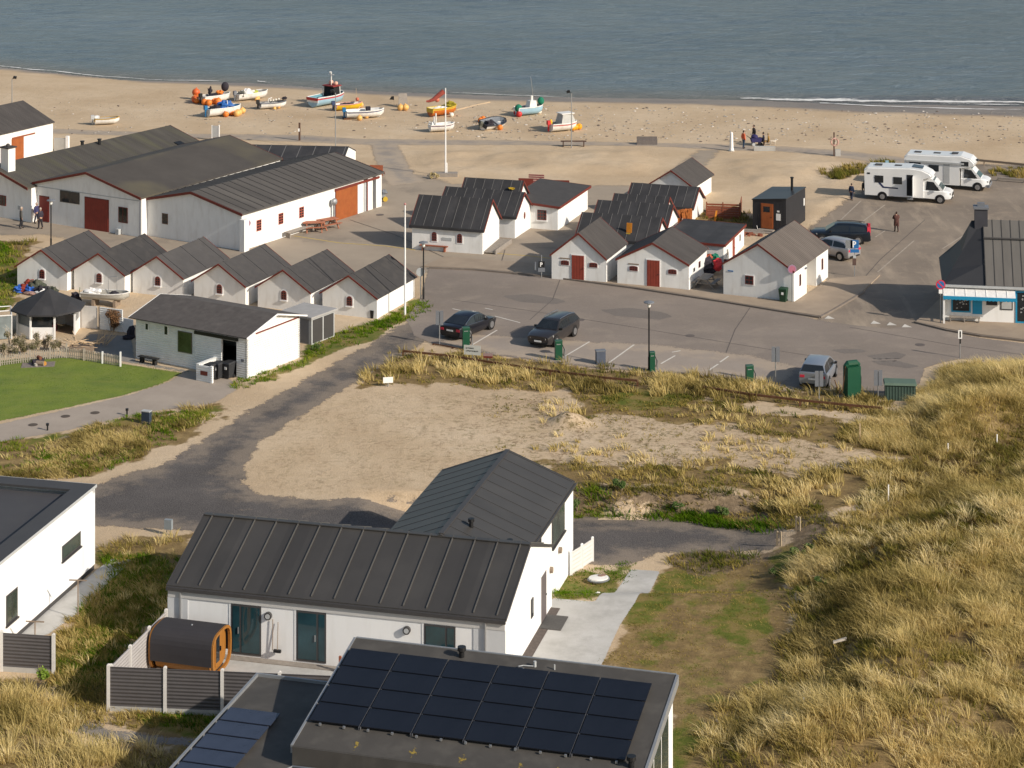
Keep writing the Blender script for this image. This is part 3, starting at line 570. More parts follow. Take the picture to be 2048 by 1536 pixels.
# ------------------------------------------------------------------ row of six huts
HUTS = [(-36.34,165.3,-20.5,'farthest left of the six white gabled huts, beside the grassy bank and heap of nets'),
 (-31.95,164.19,-20.8,'second white gabled hut of the row of six, behind the grey rowing boat'), (-27.53,163.34,-22.5,'third white gabled hut of the row of six, left part behind the shed roof'),
 (-22.77,161.14,-23.3,'fourth white gabled hut of the row of six, above the middle of the shed roof'), (-18.01,159.43,-23.2,'fifth white gabled hut of the row of six, behind the grey bin store'),
 (-13.29,157.80,-22.0,'rightmost and nearest of the six white gabled huts, sunlit side wall beside the flagpole')]
W_,L_,E_,R_ = 4.22,6.25,1.47,2.8
h0 = thing('fishing_hut', HUTS[0][3], 'hut', HUTS[0][0], HUTS[0][1], 0, HUTS[0][2], 'row of six white huts')
gwalls(h0, W_, L_, E_, R_); groof(h0, W_, L_, E_, R_, oe=.14, og=.18, m=ROOFG, t=.07, trim=RED, tw=.13, ribs=2.6, ribw=.05, ribh=.02, ribm=ROOFB)
win(h0, fmap('front',W_,L_), W_*.5, .72, .42, .66, 2, 3, arch=.20, sw=.09, sill=WTRIM)
for k, q in enumerate(HUTS[1:]):
    hn = dup(h0, q[0], q[1], 0, q[2], q[3])
    for ch in hn.children:                # each roof has weathered a little differently
        if ch.name.startswith('roof'): ch.material_slots[0].link = 'OBJECT'; g_ = .043+.008*((k*7)%4); ch.material_slots[0].material = mat('grey_felt_roof_%d' % ((k*7)%4), (g_*1.06,g_*.99,g_*.97), .88, .13, 1.1+.3*k, bump=.3, bscale=25, dirt=((.082,.074,.066), .5, 1.4+.5*k))

# ------------------------------------------------------------------ huts on the yard with black battened roofs
def black_hut(x, y, deg, W, L, e, r, label, feats=()):
    t = thing('fishing_hut', label, 'hut', x, y, 0, deg, 'white huts with black battened roofs')
    gwalls(t, W, L, e, r, 'x'); groof(t, W, L, e, r, 'x', oe=.16, og=.16, m=ROOFB, ribs=.78, ribw=.035, ribh=.03, trim=RED, tw=.15, t=.08)
    MB().hexa([(-.17,-.17,e-.22),(W+.17,-.17,e-.22),(W+.17,-.215,e-.22),(-.17,-.215,e-.22)], [(-.17,-.17,e+.0),(W+.17,-.17,e+.0),(W+.17,-.215,e+.0),(-.17,-.215,e+.0)]).done('gutter', ROOFB, t)
    return t
b1 = black_hut(-7.84,176.61,-17.6,5.82,4.22,1.94,3.78,'white hut with black battened roof, two arched windows and red bench in front')
fm = fmap('front',5.82,4.22)
for u in (1.85,3.95): win(b1, fm, u, .78, .40, .70, 2, 3, arch=.2, sw=.08)
MB().plate(rect(2.5,3.3,.88,1.1), 0, .03, fm).done('name_board', GREYL, b1)
b2 = black_hut(-5.9,182.35,-19.4,6.5,3.92,1.77,3.25,'white hut with black battened roof and oval gable window, behind the hut with red bench')
MB().plate([(2.35+.18*math.cos(a), 1.35+.28*math.sin(a)) for a in np.linspace(0,6.28,14)[:-1]], 0, .03, fmap('right',6.5,3.92)).done('window', RED, b2)
b3 = black_hut(-4.3,184.6,-15.8,4.75,4.1,1.85,3.5,'rearmost white hut with black battened roof carrying a patch of yellow lichen')
MB().lump((4.1,1.15,3.08),(.35,.22,.07),.4,3).done('lichen', LICHEN, b3)
black_hut(5.03,173.3,-17.8,6.1,3.9,1.75,3.14,'front hut of the dark roofed cluster, orange plank standing against its eaves')
d2 = black_hut(6.39,177.16,-17.5,5.82,4.23,1.86,3.23,'second hut of the dark roofed cluster with plants at its white gable')
black_hut(7.93,181.0,-18.2,4.3,3.6,1.6,3.0,'narrow third hut of the dark roofed cluster, mostly hidden between two battened roofs')
black_hut(9.64,187.86,-18.2,5.54,3.92,1.18,2.41,'rear hut of the dark roofed cluster, sunlit gable beside the red terrace fence')
# E hut: grey roof, gable to the front
t = thing('fishing_hut', 'small white hut with plain grey roof at the path, behind the dark roofed cluster', 'hut', 12.0, 194.0, 0, -22)
gwalls(t, 3.7, 5.6, 1.55, 2.75); groof(t, 3.7, 5.6, 1.55, 2.75, oe=.2, og=.2, m=ROOFC, trim=RED, tw=.14)
# B4: single-pitch shed with red fascia
u_ = (math.cos(R(-19)), math.sin(R(-19)))
t = thing('store_shed', 'white shed with flat dark roof, red fascia boards and one red window', 'shed', 3.72-4.1*u_[0], 183.0-4.1*u_[1], 0, -19)
boxwalls(t, 4.1, 8.3, (2.15,1.85,1.85,2.15)); shedroof(t, 4.1, 8.3, (2.15,1.85,1.85,2.15), .22, .12, ROOFG, RED)
win(t, fmap('front',4.1,8.3), 2.75, .75, .78, .82, 3, 3, sw=.07, sill=WTRIM)
# F: low building behind the picnic table
t = thing('store_shed', 'low white building with flat dark roof and red door behind the picnic table hut', 'shed', 11.49, 171.72, 0, -17.3)
zs = (1.85,1.75,1.55,1.65); boxwalls(t, 4.73, 7.83, zs); shedroof(t, 4.73, 7.83, zs, .14, .12, ROOFB, RED)
fm = fmap('right',4.73,7.83); door(t, fm, 3.6, 0, .75, 1.45, REDB); win(t, fm, 6.1, .75, .42, .5, 1, 1, fr=GREYP, sw=.04); win(t, fm, 1.3, .7, .5, .55, 1, 1, fr=WTRIM, sw=.04)
MB().box(4.73+.05,4.73+1.6,-.1,.0,.0,.75).done('fence_panel', RED, t)

# ------------------------------------------------------------------ huts on the road with red doors
def red_hut(x, y, deg, W, L, e, r, label, ud, uw, dh):
    t = thing('fishing_hut', label, 'hut', x, y, 0, deg, 'white huts with red doors on the road')
    gwalls(t, W, L, e, r); groof(t, W, L, e, r, oe=.10, og=.14, m=ROOFC, trim=RED, tw=.16, t=.08); fm = fmap('front',W,L)
    door(t, fm, ud, .05, .95, dh, REDB, WTRIM)
    for u in uw: win(t, fm, u, 1.12, .62, .34, 3, 2, arch=.07, sw=.05)
    MB().plate(rect(uw[0]-.40,uw[0]+.40,1.56,1.64), 0, .03, fm).done('sign_board', WOOD, t)
    MB().plate(rect(-.0,.1,-.05,e-.1), -.02, .015, lambda u,o,z: (W+o,u,z)).done('corner_pilaster', WTRIM, t)
    return t
red_hut(2.95,167.33,-19.3,4.23,5.24,1.82,3.53,'white hut with red stable door, leftmost of the huts facing the main road',2.05,(1.05,3.25),1.85)
c2 = red_hut(7.76,165.68,-19.5,5.41,5.24,1.88,3.24,'wider white hut with red door between its narrow windows, next to the picnic table',2.75,(1.25,4.2),1.95)
win(c2, fmap('right',5.41,5.24), 1.4, 1.0, .6, .4, 1, 1, fr=WTRIM, sw=.04); win(c2, fmap('right',5.41,5.24), 3.0, 1.0, .5, .45, 1, 1, sw=.05)
# C3 toilet building with recessed porch
W,L,e,r = 5.32,8.04,2.23,3.88
t = thing('toilet_building', 'large white gabled building with recessed side porch and green bin at its corner', 'building', 15.30, 162.81, 0, -25.5)
b = MB(); pr = [(0,-.1),(W,-.1),(W,e),(W/2,r),(0,e)]
for y0,y1,p in ((0,2.95,pr),(5.2,L,pr),(2.95,5.2,[(0,-.1),(W-1.2,-.1),(W-1.2,e+.45),(W/2,r),(0,e)])): b.hexa([(p_,y0,z) for p_,z in p], [(p_,y1,z) for p_,z in p])
b.done('wall', WHITE, t); groof(t, W, L, e, r, oe=.10, og=.13, m=mat('brown_felt_roof', (.118,.098,.084), .85, .15, .8, bump=.3, stretch=(.4,2.2,.4), wave=('Y', .3, .02), dirt=((.15,.128,.11), .5, .8)), trim=RED, tw=.14, t=.08)
fm = fmap('front',W,L); win(t, fm, 1.98, .95, .62, .62, 2, 2, sw=.06); MB().plate(rect(.35,.75,1.72,1.80), 0, .03, fm).done('street_sign', BLUE, t)
fr = fmap('right',W,L); win(t, fr, 1.4, .9, .3, .8, 1, 1, sw=.0, sur=None); win(t, fr, 6.6, .9, .32, .8, 1, 1, sw=.0, sur=None)
MB().plate(rect(2.45,2.7,1.85,1.95), 0, .12, fr).done('wall_lamp', GREYP, t)
# black sauna cabin
W,L = 2.86,4.84; zs = (2.42,2.72,2.76,2.5)
t = thing('sauna_cabin', 'black wooden cabin with orange door and stove pipe on the sand', 'cabin', 19.6, 183.3, 0, -26)
boxwalls(t, W, L, zs, mat('black_boards', (.022,.022,.026), .6, .15, 2, wave=('X', .12, .01))); shedroof(t, W, L, zs, .06, .07, mat('black_metal_roof', (.032,.034,.038), .35, .1, 1))
MB().hexa([(x,-.07,zs[0]+.05) for x in (0,)]+[(W,-.07,zs[1]+.05),(W,-.02,zs[1]+.05),(0,-.02,zs[0]+.05)], [(0,-.07,zs[0]+.08),(W,-.07,zs[1]+.08),(W,-.02,zs[1]+.08),(0,-.02,zs[0]+.08)]).done('roof_trim', BLACK, t)
fm = fmap('front',W,L); door(t, fm, 1.25, .22, .92, 1.95, ORANGE, ORANGE, panes=(.95,1.5,1.55,2.0)); MB().plate(rect(2.02,2.4,.95,1.5), 0, .02, fm).done('notice', WTRIM, t)
MB().plate(rect(2.1,2.3,1.62,1.75), 0, .02, fm).done('notice', WTRIM, t); MB().plate(rect(4.4,4.62,1.35,1.95), 0, .02, fmap('right',W,L)).done('notice', WTRIM, t)
MB().tube([(2.2,3.4,2.6),(2.2,3.4,3.75)], .11, 10).tube([(2.2,3.4,3.75),(2.2,3.4,3.85)], .15, 10).done('stove_pipe', BLACK, t)
MB().box(.6,1.9,-.55,-.02,-.05,.18).box(.5,2.0,-.95,-.56,-.05,.08).done('step', WOODG, t)
MB().tube([(.55,-.2,0),(.5,-.4,.45)], .03, 6).done('boot_scraper', WTRIM, t)

# ------------------------------------------------------------------ big net hall: three gabled halls and a back wing
W,L,e,r = 8.9,21.3,2.84,4.18
t = thing('net_hall', 'long white hall at the left edge with streaked grey roof and chimney', 'hall', -47.11, 190.76, 0, -33.6)
gwalls(t, W, L, e, r); groof(t, W, L, e, r, oe=.02, og=.45, m=ROOFH, trim=RED, tw=.22, t=.1); fm = fmap('front',W,L)
win(t, fm, 5.6, 1.0, .72, .85, 2, 1, sur=None); MB().plate(rect(7.35,7.85,.9,1.22), 0, .03, fm).done('notice', GREYL, t)
MB().box(5.15,6.05,.15,.95,3.3,5.75).done('chimney', WHITE, t)
MB().box(5.05,6.15,.05,1.05,5.75,5.85).ball((5.6,.55,5.92),(.18,.18,.18)).done('chimney_cap', ROOFG, t)
for y,x in ((10.5,4.4),(12.0,5.0)): MB().tube([(x,y,3.9),(x,y,4.55)], .14, 8).tube([(x,y,4.55),(x,y,4.62)], .2, 8).done('roof_vent', BLACK, t)
MB().hexa([(7.4,19.0,3.24),(8.6,19.0,2.88),(8.6,19.8,2.88),(7.4,19.8,3.24)], [(7.4,19.0,3.47),(8.6,19.0,3.11),(8.6,19.8,3.11),(7.4,19.8,3.47)]).done('roof_light', BLACK, t)
W,L,e,r = 11.45,18.4,3.12,4.55
t = thing('net_hall', 'middle white hall with big red gate, dark strip window and mossy felt roof', 'hall', -39.55, 186.5, 0, -31.1)
gwalls(t, W, L, e, r); groof(t, W, L, e, r, oe=.12, og=.2, m=ROOFS, trim=RED, tw=.2, t=.12); fm = fmap('front',W,L)
door(t, fm, 1.05, .05, .95, 2.05, mat('dark_red_door', (.20,.025,.018), .6, .1, 3), RED); door(t, fm, 6.75, 0, 2.45, 2.55, mat('red_gate', (.21,.030,.018), .65, .12, 2, wave=('X', .2, .01)), RED, name='gate', handle=False)
win(t, fm, 3.85, 1.9, 2.1, .95, 2, 1, fr=FRAMED, sur=None); win(t, fm, 9.55, .95, .95, 1.25, 2, 1, sur=None)
MB().plate(rect(.3,11.2,2.86,2.92), 0, .02, fm).done('wall_band', GREYL, t); MB().box(9.0,9.35,-.35,-.05,0,.45).done('meter_box', GREYL, t)
MB().tube([(W-.08,-.1,0),(W-.08,-.1,3.05)], .05, 6).done('downpipe', GREYP, t)
W,L,e,r = 10.13,18.81,2.85,3.97
t = thing('net_hall', 'right white hall with ribbed roof, orange sliding door and three small red windows', 'hall', -29.72, 181.45, 0, -32.2)
gwalls(t, W, L-2.6, e, r); groof(t, W, L, e, r, oe=.2, og=.15, m=mat('ribbed_hall_roof', (.085,.077,.070), .85, .18, .6, sheet=(1,.95,.10), bump=.2, stretch=(.3,2,.3), dirt=((.115,.105,.09), .5, .5)), trim=RED, tw=.2, t=.1, ribs=.95, ribw=.10, ribh=.025, ribm=mat('roof_seam_dark', (.052,.048,.046), .9, .2))
fm = fmap('front',W,L); win(t, fm, 2.3, 1.15, .62, .85, 1, 1, fr=mat('brown_shutter', (.16,.09,.06), .8, .2, 4), sur=WTRIM, sw=.04)
fr = fmap('right',W,L)
for u in (2.1,4.9,7.6): win(t, fr, u, 1.15, .62, .88, 2, 4, sw=.07, fr=mat('red_shutter', (.35,.07,.04), .7, .1, 3))
door(t, fr, 13.75, 0, 3.0, 2.45, ORANGE, RED, name='sliding_door', handle=False); MB().plate(rect(12.1,18.4,2.48,2.66), 0, .1, fr).done('door_rail', RED, t)
MB().box(W-.5,W,L-2.0,L-1.3,-.1,2.7).box(W-.5,W,L-.8,L,-.1,2.7).box(0,W-4,L-2.6,L-.05,-.1,2.7).done('end_pier', WHITE, t); MB().plate(rect(16.62,16.75,0,2.5), .0,.05,fr).done('door_post', RED, t)
MB().box(W-.06,W-.02,16.3,16.6,0,2.5).done('door_leaf', GREYL, t)
MB().ball((W+.35,11.6,1.75),(.25,.3,.3)).tube([(W+.3,11.65,0),(W+.3,11.65,1.5)], .1, 8).done('wall_fan', GREYM, t)
MB().box(W+.02,W+.5,-.3,.3,-.1,2.5).done('corner_pier', WHITE, t)
ww = thing('back_wing', 'dark roofed back wing of the halls with a white end gable towards the beach', 'hall', -27.5, 198.3, 0, -6)
gwalls(ww, 12.6, 7.4, 2.3, 3.35, 'x'); groof(ww, 12.6, 7.4, 2.3, 3.35, 'x', oe=.1, og=.02, m=ROOFB, ribs=1.35, ribw=.07, ribh=.02, ribm=SEAM)
# building at the left edge by the beach, and the low white wall beside it
t = thing('boat_house', 'white building with brown corrugated roof and orange sliding door by the beach', 'building', -54.53, 213.92, 0, -30.3)
W,L,e,r = 7.82,7.24,2.78,4.43; gwalls(t, W, L, e, r); groof(t, W, L, e, r, oe=.14, og=.13, m=ROOFC, t=.09)
fr = fmap('right',W,L); door(t, fr, 2.35, 0, 1.5, 2.0, ORANGE, ORANGE, name='sliding_door', handle=False); MB().plate(rect(1.6,4.7,2.08,2.2), 0, .08, fr).done('door_rail', WOODR, t)
x,y = gp(109,302); b = MB().box(0,1.35,-.12,.12,-.1,1.25,0).box(1.22,1.5,-.16,.16,-.1,1.5,1); o = b.done('yard_wall', [CONC, WTRIM], None, 0, (x,y,0), R(-14)); tag(o, 'low grey yard wall with white end post beside the orange door building', 'wall')
# ------------------------------------------------------------------ kiosk
kx, ky = gp(1889,642.5)
t = thing('ice_cream_kiosk', 'white and blue kiosk with battened roof, brick chimney and blue awning', 'kiosk', kx, ky, 0, -9)
W,L = 9.0,7.6; E_ = 2.55
b = MB(); b.hexa([(0,0,-.1),(W,0,-.1),(W,L,-.1),(.4,L,-.1)], [(0,0,E_),(W,0,E_),(W,L,E_),(.4,L,E_)]); b.done('wall', WHITE2, t)
zr = 6.2; yr = L/2
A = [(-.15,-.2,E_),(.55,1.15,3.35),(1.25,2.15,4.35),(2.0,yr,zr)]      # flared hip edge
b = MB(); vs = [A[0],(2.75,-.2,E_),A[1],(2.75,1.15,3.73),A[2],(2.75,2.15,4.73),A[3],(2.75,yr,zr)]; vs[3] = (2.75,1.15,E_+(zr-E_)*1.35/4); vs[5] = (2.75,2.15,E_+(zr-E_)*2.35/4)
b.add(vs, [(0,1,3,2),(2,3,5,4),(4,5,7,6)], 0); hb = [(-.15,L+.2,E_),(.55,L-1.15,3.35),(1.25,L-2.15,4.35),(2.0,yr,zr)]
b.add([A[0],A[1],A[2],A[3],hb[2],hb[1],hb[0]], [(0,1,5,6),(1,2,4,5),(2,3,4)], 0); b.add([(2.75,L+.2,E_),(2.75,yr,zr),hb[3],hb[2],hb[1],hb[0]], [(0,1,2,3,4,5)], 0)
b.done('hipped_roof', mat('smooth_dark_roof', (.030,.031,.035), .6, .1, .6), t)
b = MB(); x0, x1 = 2.76, W+.3
for s in (0,1):
    ya, yb = (-.22,yr) if s == 0 else (L+.22,yr); q = [(x0,ya,E_),(x1,ya,E_),(x1,yb,zr),(x0,yb,zr)]; b.hexa(q, [(x,y,z+.10) for x,y,z in q], 0)
    for i in range(12):
        xx = x0+.05+i*.62; 
        if xx > x1-.05: break
        p = [(xx-.02,ya,E_+.09),(xx+.02,ya,E_+.09),(xx+.02,yb,zr+.09),(xx-.02,yb,zr+.09)]; b.hexa(p, [(x,y,z+.05) for x,y,z in p], 1)
zz = E_+(zr-E_)*.72; b.hexa([(x0,yr*.71-.22,zz+.07),(x1,yr*.71-.22,zz+.07),(x1,yr*.71-.16,zz+.1),(x0,yr*.71-.16,zz+.1)], [(x0,yr*.71-.22,zz+.13),(x1,yr*.71-.22,zz+.13),(x1,yr*.71-.16,zz+.17),(x0,yr*.71-.16,zz+.17)], 1)
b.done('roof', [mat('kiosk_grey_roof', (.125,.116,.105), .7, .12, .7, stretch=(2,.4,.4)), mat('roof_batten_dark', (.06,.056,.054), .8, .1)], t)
MB().box(2.2,3.1,yr-.45,yr+.35,4.6,7.1).done('chimney', mat('dark_chimney', (.05,.05,.06), .7, .1), t); MB().box(2.12,3.18,yr-.53,yr+.43,7.1,7.25).box(2.4,2.9,yr-.2,yr+.1,7.25,7.5).done('chimney_cap', GREYP, t)
MB().box(-.1,W+.2,-.32,-.215,E_-.1,E_+.06).done('gutter', GREYL, t)
fm = fmap('front',W,L)
win(t, fm, 1.12, .68, 1.32, 1.45, 1, 1, fr=CYAN, sur=None, fw=.1); o = MB().plate(rect(1.9,2.55,.6,2.15), 0, .05, fm).done('shutter', CYAN, t)
win(t, fm, 3.2, 1.2, .85, .5, 1, 1, fr=WTRIM, sur=None, fw=.05); b = MB().plate(rect(3.78,4.62,.95,1.72), 0, .03, fm, 0).plate(rect(3.86,4.54,1.03,1.64), .02, .04, fm, 1); b.done('notice_frame', [FRAMED, GREYL], t)
w = win(t, fm, 5.85, .1, 2.1, 2.2, 1, 1, fr=CYAN, sur=None, fw=.12)
# painted pictures of cones and scoops on the dark windows
b = MB(); rd = random.Random(4)
for cx,cz,k in ((1.0,1.2,8),(1.3,1.5,7),(5.4,1.0,8),(6.2,1.5,9),(5.5,1.95,7),(6.3,.8,7)):
    for _ in range(k):
        u = cx+rd.uniform(-.25,.25); z = cz+rd.uniform(-.3,.3); s = rd.uniform(.03,.07); b.plate([(u-s,z-s*.6),(u+s,z-s*.3),(u+s*.5,z+s),(u-s*.7,z+s*.8)], .05, .062, fm)
b.done('window_picture', mat('chalk_grey', (.38,.38,.38), .9, .3, 6), t)
b = MB(); b.hexa([(-.1,-1.0,2.0),(4.75,-1.0,2.0),(4.75,-.05,2.35),(-.1,-.05,2.35)], [(-.1,-1.0,2.04),(4.75,-1.0,2.04),(4.75,-.05,2.39),(-.1,-.05,2.39)], 0)
b.hexa([(-.12,-1.04,1.80),(4.77,-1.04,1.80),(4.77,-1.0,1.80),(-.12,-1.0,1.80)], [(-.12,-1.04,2.02),(4.77,-1.04,2.02),(4.77,-1.0,2.02),(-.12,-1.0,2.02)], 1)
for i in range(20): b.ball((-.0+i*.25,-1.02,1.80),(.11,.018,.05),8,4,1)
b.hexa([(4.75,-1.0,1.82),(4.79,-1.0,1.82),(4.79,-.05,2.1),(4.75,-.05,2.1)], [(4.75,-1.0,2.04),(4.79,-1.0,2.04),(4.79,-.05,2.39),(4.75,-.05,2.39)], 1)
for i in range(1,7): b.hexa([(i*.7-.02,-1.0,2.035),(i*.7+.02,-1.0,2.035),(i*.7+.02,-.05,2.385),(i*.7-.02,-.05,2.385)], [(i*.7-.02,-1.0,2.07),(i*.7+.02,-1.0,2.07),(i*.7+.02,-.05,2.42),(i*.7-.02,-.05,2.42)], 0)
b.done('awning', [TARPW, CYAN], t)
b = MB().box(-.12,.0,-.95,-.83,0,2.1).box(-.12,0,-.12,0,0,2.1).box(-.1,-.02,-.9,-.05,.55,.62).box(-.1,-.02,-.9,-.05,1.15,1.22).box(-.1,-.02,-.9,-.05,0,.1); b.done('side_screen', WTRIM, t)
b = MB().box(.3,2.4,-.5,-.12,.40,.46); [b.box(x,x+.07,-.48,-.14,.1,.40) for x in (.35,1.3,2.28)]; tag(b.done('kiosk_bench', WOODG, None, 0, (kx,ky,0), R(-9)), 'low grey bench under the blue awning of the kiosk', 'bench')
x,y = gp(2007,637); tag(MB().tube([(0,0,.08),(0,0,.36),(0,0,.38)], [.20,.24,.2], 14).ball((0,0,.42),(.16,.16,.08)).done('blue_tub', mat('navy_plastic', (.02,.03,.14), .4, .1), None, 0, (x,y,0)), 'dark blue tub on the pavement in front of the kiosk', 'tub')

# ------------------------------------------------------------------ white boarded garage and its neighbours
W,L,e,r = 9.08,5.61,2.75,3.46
t = thing('garage', 'white boarded garage with grey felt roof and half open sliding door', 'garage', -24.52, 146.72, 0, -31)
# walls built round a real door opening
u0,u1,dz = 7.05,8.25,2.25
b = MB(); pr = [(0,-.1),(L,-.1),(L,e),(L/2,r),(0,e)]
b.box(0,u0,0,.15,-.1,e).box(u1,W,0,.15,-.1,e).box(u0,u1,0,.15,dz,e).box(0,W,L-.15,L,-.1,e).box(0,.15,.15,L-.15,-.1,e)
b.hexa([(W-.15,p,z) for p,z in pr], [(W,p,z) for p,z in pr]); b.hexa([(0,p,z) for p,z in ((0,e),(L,e),(L/2,r))], [(.15,p,z) for p,z in ((0,e),(L,e),(L/2,r))]); b.done('wall', BOARDW, t)
MB().box(.2,W-.2,.2,L-.2,-.05,.02).done('floor', mat('garage_floor', (.10,.08,.07), .9), t); MB().box(6.6,8.6,2.2,2.6,.3,.5).box(6.6,8.6,2.2,2.6,1.0,1.12).box(6.6,8.6,2.6,2.66,0,2.1).done('shelf', GREYL, t)
groof(t, W, L, e, r, 'x', oe=.40, og=.28, m=mat('brown_grey_felt', (.085,.075,.070), .95, .18, 2.5, bump=.5, bscale=16, dirt=((.14,.125,.115), .4, 1.5)), t=.07, trim=WTRIM, tw=.1)
fm = fmap('front',W,L)
MB().plate(rect(4.95,7.1,.05,2.3), .02, .08, fm).done('sliding_door', BOARDW, t); MB().plate(rect(4.9,8.4,2.3,2.5), 0, .10, fm).done('door_rail', BLACK, t)
win(t, fm, 4.1, .95, 1.15, 1.35, 1, 1, fr=mat('bronze_frame', (.10,.095,.055), .5, .1), sur=None, glass=mat('green_reflecting_glass', (.05,.07,.03), .05, .7, .7, spec=.7)); win(t, fm, .95, 1.95, .32, .5, 1, 1, fr=WTRIM, sur=None); win(t, fm, 2.55, 1.85, .36, .65, 1, 1, fr=WTRIM, sur=None)
MB().plate(rect(.9,5.5,2.62,2.71), .0, .03, fmap('right',W,L)).done('gable_band', RED, t)
MB().plate(rect(1.95,1.99,0,2.9), 0, .02, fmap('right',W,L)).done('joint_strip', WTRIM, t); MB().plate(rect(8.62,8.86,1.05,1.22), 0, .02, fm).done('wall_ring', GREYP, t)
MB().box(6.55,6.67,-1.75,0,0,1.0,0).box(6.5,7.75,-1.85,-1.75,0,1.0,0).box(6.5,6.72,-1.85,0,1.0,1.06,0).box(7.62,7.78,-1.88,-1.72,0,1.06,0).done('bin_screen', BOARDW, t); MB().box(6.85,7.4,-1.875,-1.85,.42,.68,0).done('name_plate', RED, t)
gx, gy = -24.52, 146.72; ca, sa = math.cos(R(-31)), math.sin(R(-31))
def lw(x, y): return gx+x*ca-y*sa, gy+x*sa+y*ca
def bin_(name, label, x, y, deg, m, grp=None):
    t = thing(name, label, 'bin', x, y, .0, deg, grp)
    MB().hexa([(-.2,-.24,.08),(.2,-.24,.08),(.2,.22,.08),(-.2,.22,.08)], [(-.29,-.34,.98),(.29,-.34,.98),(.29,.34,.98),(-.29,.34,.98)]).done('body', m, t)
    MB().hexa([(-.31,-.37,.985),(.31,-.37,.985),(.31,.37,.985),(-.31,.37,.985)], [(-.27,-.32,1.06),(.27,-.32,1.06),(.27,.32,1.06),(-.27,.32,1.06)]).box(-.2,.2,.37,.43,1.0,1.04).done('lid', m, t)
    for s in (-1,1): MB().disc((s*.22,.27,.11), .1, 'x', .03, 12).done('wheel', TYRE, t)
    MB().box(-.08,.08,-.335,-.30,.62,.8).done('sticker', WTRIM, t); return t
BINM = mat('bin_grey', (.030,.031,.034), .5, .1)
p = lw(7.25,-1.35); wb = bin_('wheeled_bin', 'black wheeled bin nearest the road behind the white screen', *p, -31, BINM, 'wheeled bins behind the white screen')
dup(wb, *lw(7.45,-.85), 0, -31, 'middle black wheeled bin of three behind the white screen'); dup(wb, *lw(7.95,-.42), 0, -31, 'black wheeled bin closest to the garage door opening')
b = MB().box(.75,2.35,-.75,-.4,.38,.43).box(.9,.98,-.7,-.45,0,.38).box(1.05,1.12,-.7,-.45,0,.38).box(1.95,2.03,-.7,-.45,0,.38).box(2.1,2.18,-.7,-.45,0,.38); tag(b.done('black_bench', mat('black_timber', (.02,.019,.019), .7, .2), None, 0, (gx,gy,0), R(-31)), 'low black bench against the white boarded garage wall', 'bench')
x,y = gp(623,690); t = thing('bin_store', 'pale grey bin store with two dark doors at the garage corner', 'shed', x, y, 0, 57)
for q in (0,): 
    MB().box(0,2.5,0,2.4,-.05,1.75).done('wall', GREYL, t); MB().box(-.2,2.65,-.15,2.7,1.75,1.88).done('roof', mat('pale_felt', (.34,.33,.32), .9, .1, 2), t)
    for u in (.12,1.32): MB().plate(rect(u,u+1.05,.08,1.62), .0, .03, fmap('front',2.5,2.4)).done('door', FRAMED, t)
    MB().plate(rect(.15,2.2,.05,1.65), 0, .02, fmap('left',2.5,2.4)).done('side_panel', GREYP, t)
# ------------------------------------------------------------------ gazebo
x,y = gp(97,663); t = thing('gazebo', 'white octagonal garden gazebo with pointed dark roof', 'gazebo', x, y, 0, 0)
N8 = [(math.cos(R(22.5+45*k)), math.sin(R(22.5+45*k))) for k in range(8)]
b = MB(); b.add([(2.55*c,2.55*s,1.72) for c,s in N8]+[(0,0,2.95)]+[(2.55*c,2.55*s,1.62) for c,s in N8], [(k,(k+1)%8,8) for k in range(8)]+[(k,9+k,9+(k+1)%8,(k+1)%8) for k in range(8)]+[tuple(range(16,8,-1))], 0)
b.ball((0,0,2.97),(.12,.12,.12),8,6,0); b.done('roof', ROOFB, t)
for k in range(8):
    c,s = N8[k]; c2,s2 = N8[(k+1)%8]; MB().box(-.06,.06,-.06,.06,0,1.68).xf(Matrix.Translation((2.1*c,2.1*s,0))).done('post', WTRIM, t)
    if k == 6: continue
    a, d = Vector((2.08*c,2.08*s,0)), Vector((2.08*c2,2.08*s2,0)); n_ = Vector(((a+d).x,(a+d).y,0)).normalized()*.04
    MB().hexa([a-n_,d-n_,d+n_,a+n_], [q+Vector((0,0,.8)) for q in (a-n_,d-n_,d+n_,a+n_)]).done('lower_panel', WTRIM, t)
    z = Vector((0,0,.82)); z2 = Vector((0,0,1.55)); n2 = n_*.3; e1 = a.lerp(d,.08); e2 = a.lerp(d,.92); MB().hexa([e1-n2+z,e2-n2+z,e2+n2+z,e1+n2+z], [e1-n2+z2,e2-n2+z2,e2+n2+z2,e1+n2+z2]).done('window', GLASS if k in (0,3,5) else mat('pale_glass', (.16,.17,.17), .1, .3, 1), t)
MB().box(-.5,.5,-.5,.5,.0,.5).done('bench_seat', mat('maroon_cushion', (.12,.02,.03), .9, .2), t)
# glazed frame at the left edge
x,y = gp(10,682); t = thing('greenhouse', 'small glazed greenhouse frame with leaning white bars at the left edge', 'greenhouse', x-1.6, y, 0, 14)
b = MB()
for p,q in [((0,0,0),(0,0,1.6)),((2,0,0),(2,0,1.6)),((0,2.4,0),(0,2.4,1.6)),((2,2.4,0),(2,2.4,1.6)),((0,0,1.6),(2,0,1.6)),((2,0,1.6),(2,2.4,1.6)),((0,2.4,1.6),(2,2.4,1.6)),((0,1.2,1.6),(2,1.2,1.6)),((1,0,0),(1,0,1.6)),((2,1.2,0),(2,1.2,1.6))]: b.tube([p,q], .035, 6)
b.done('frame', WTRIM, t); MB().box(.02,1.98,-.01,.01,.05,1.55).box(1.99,2.01,.05,2.35,.05,1.55).done('glazing', mat('hazy_glass', (.22,.25,.25), .1, .3, 1), t)
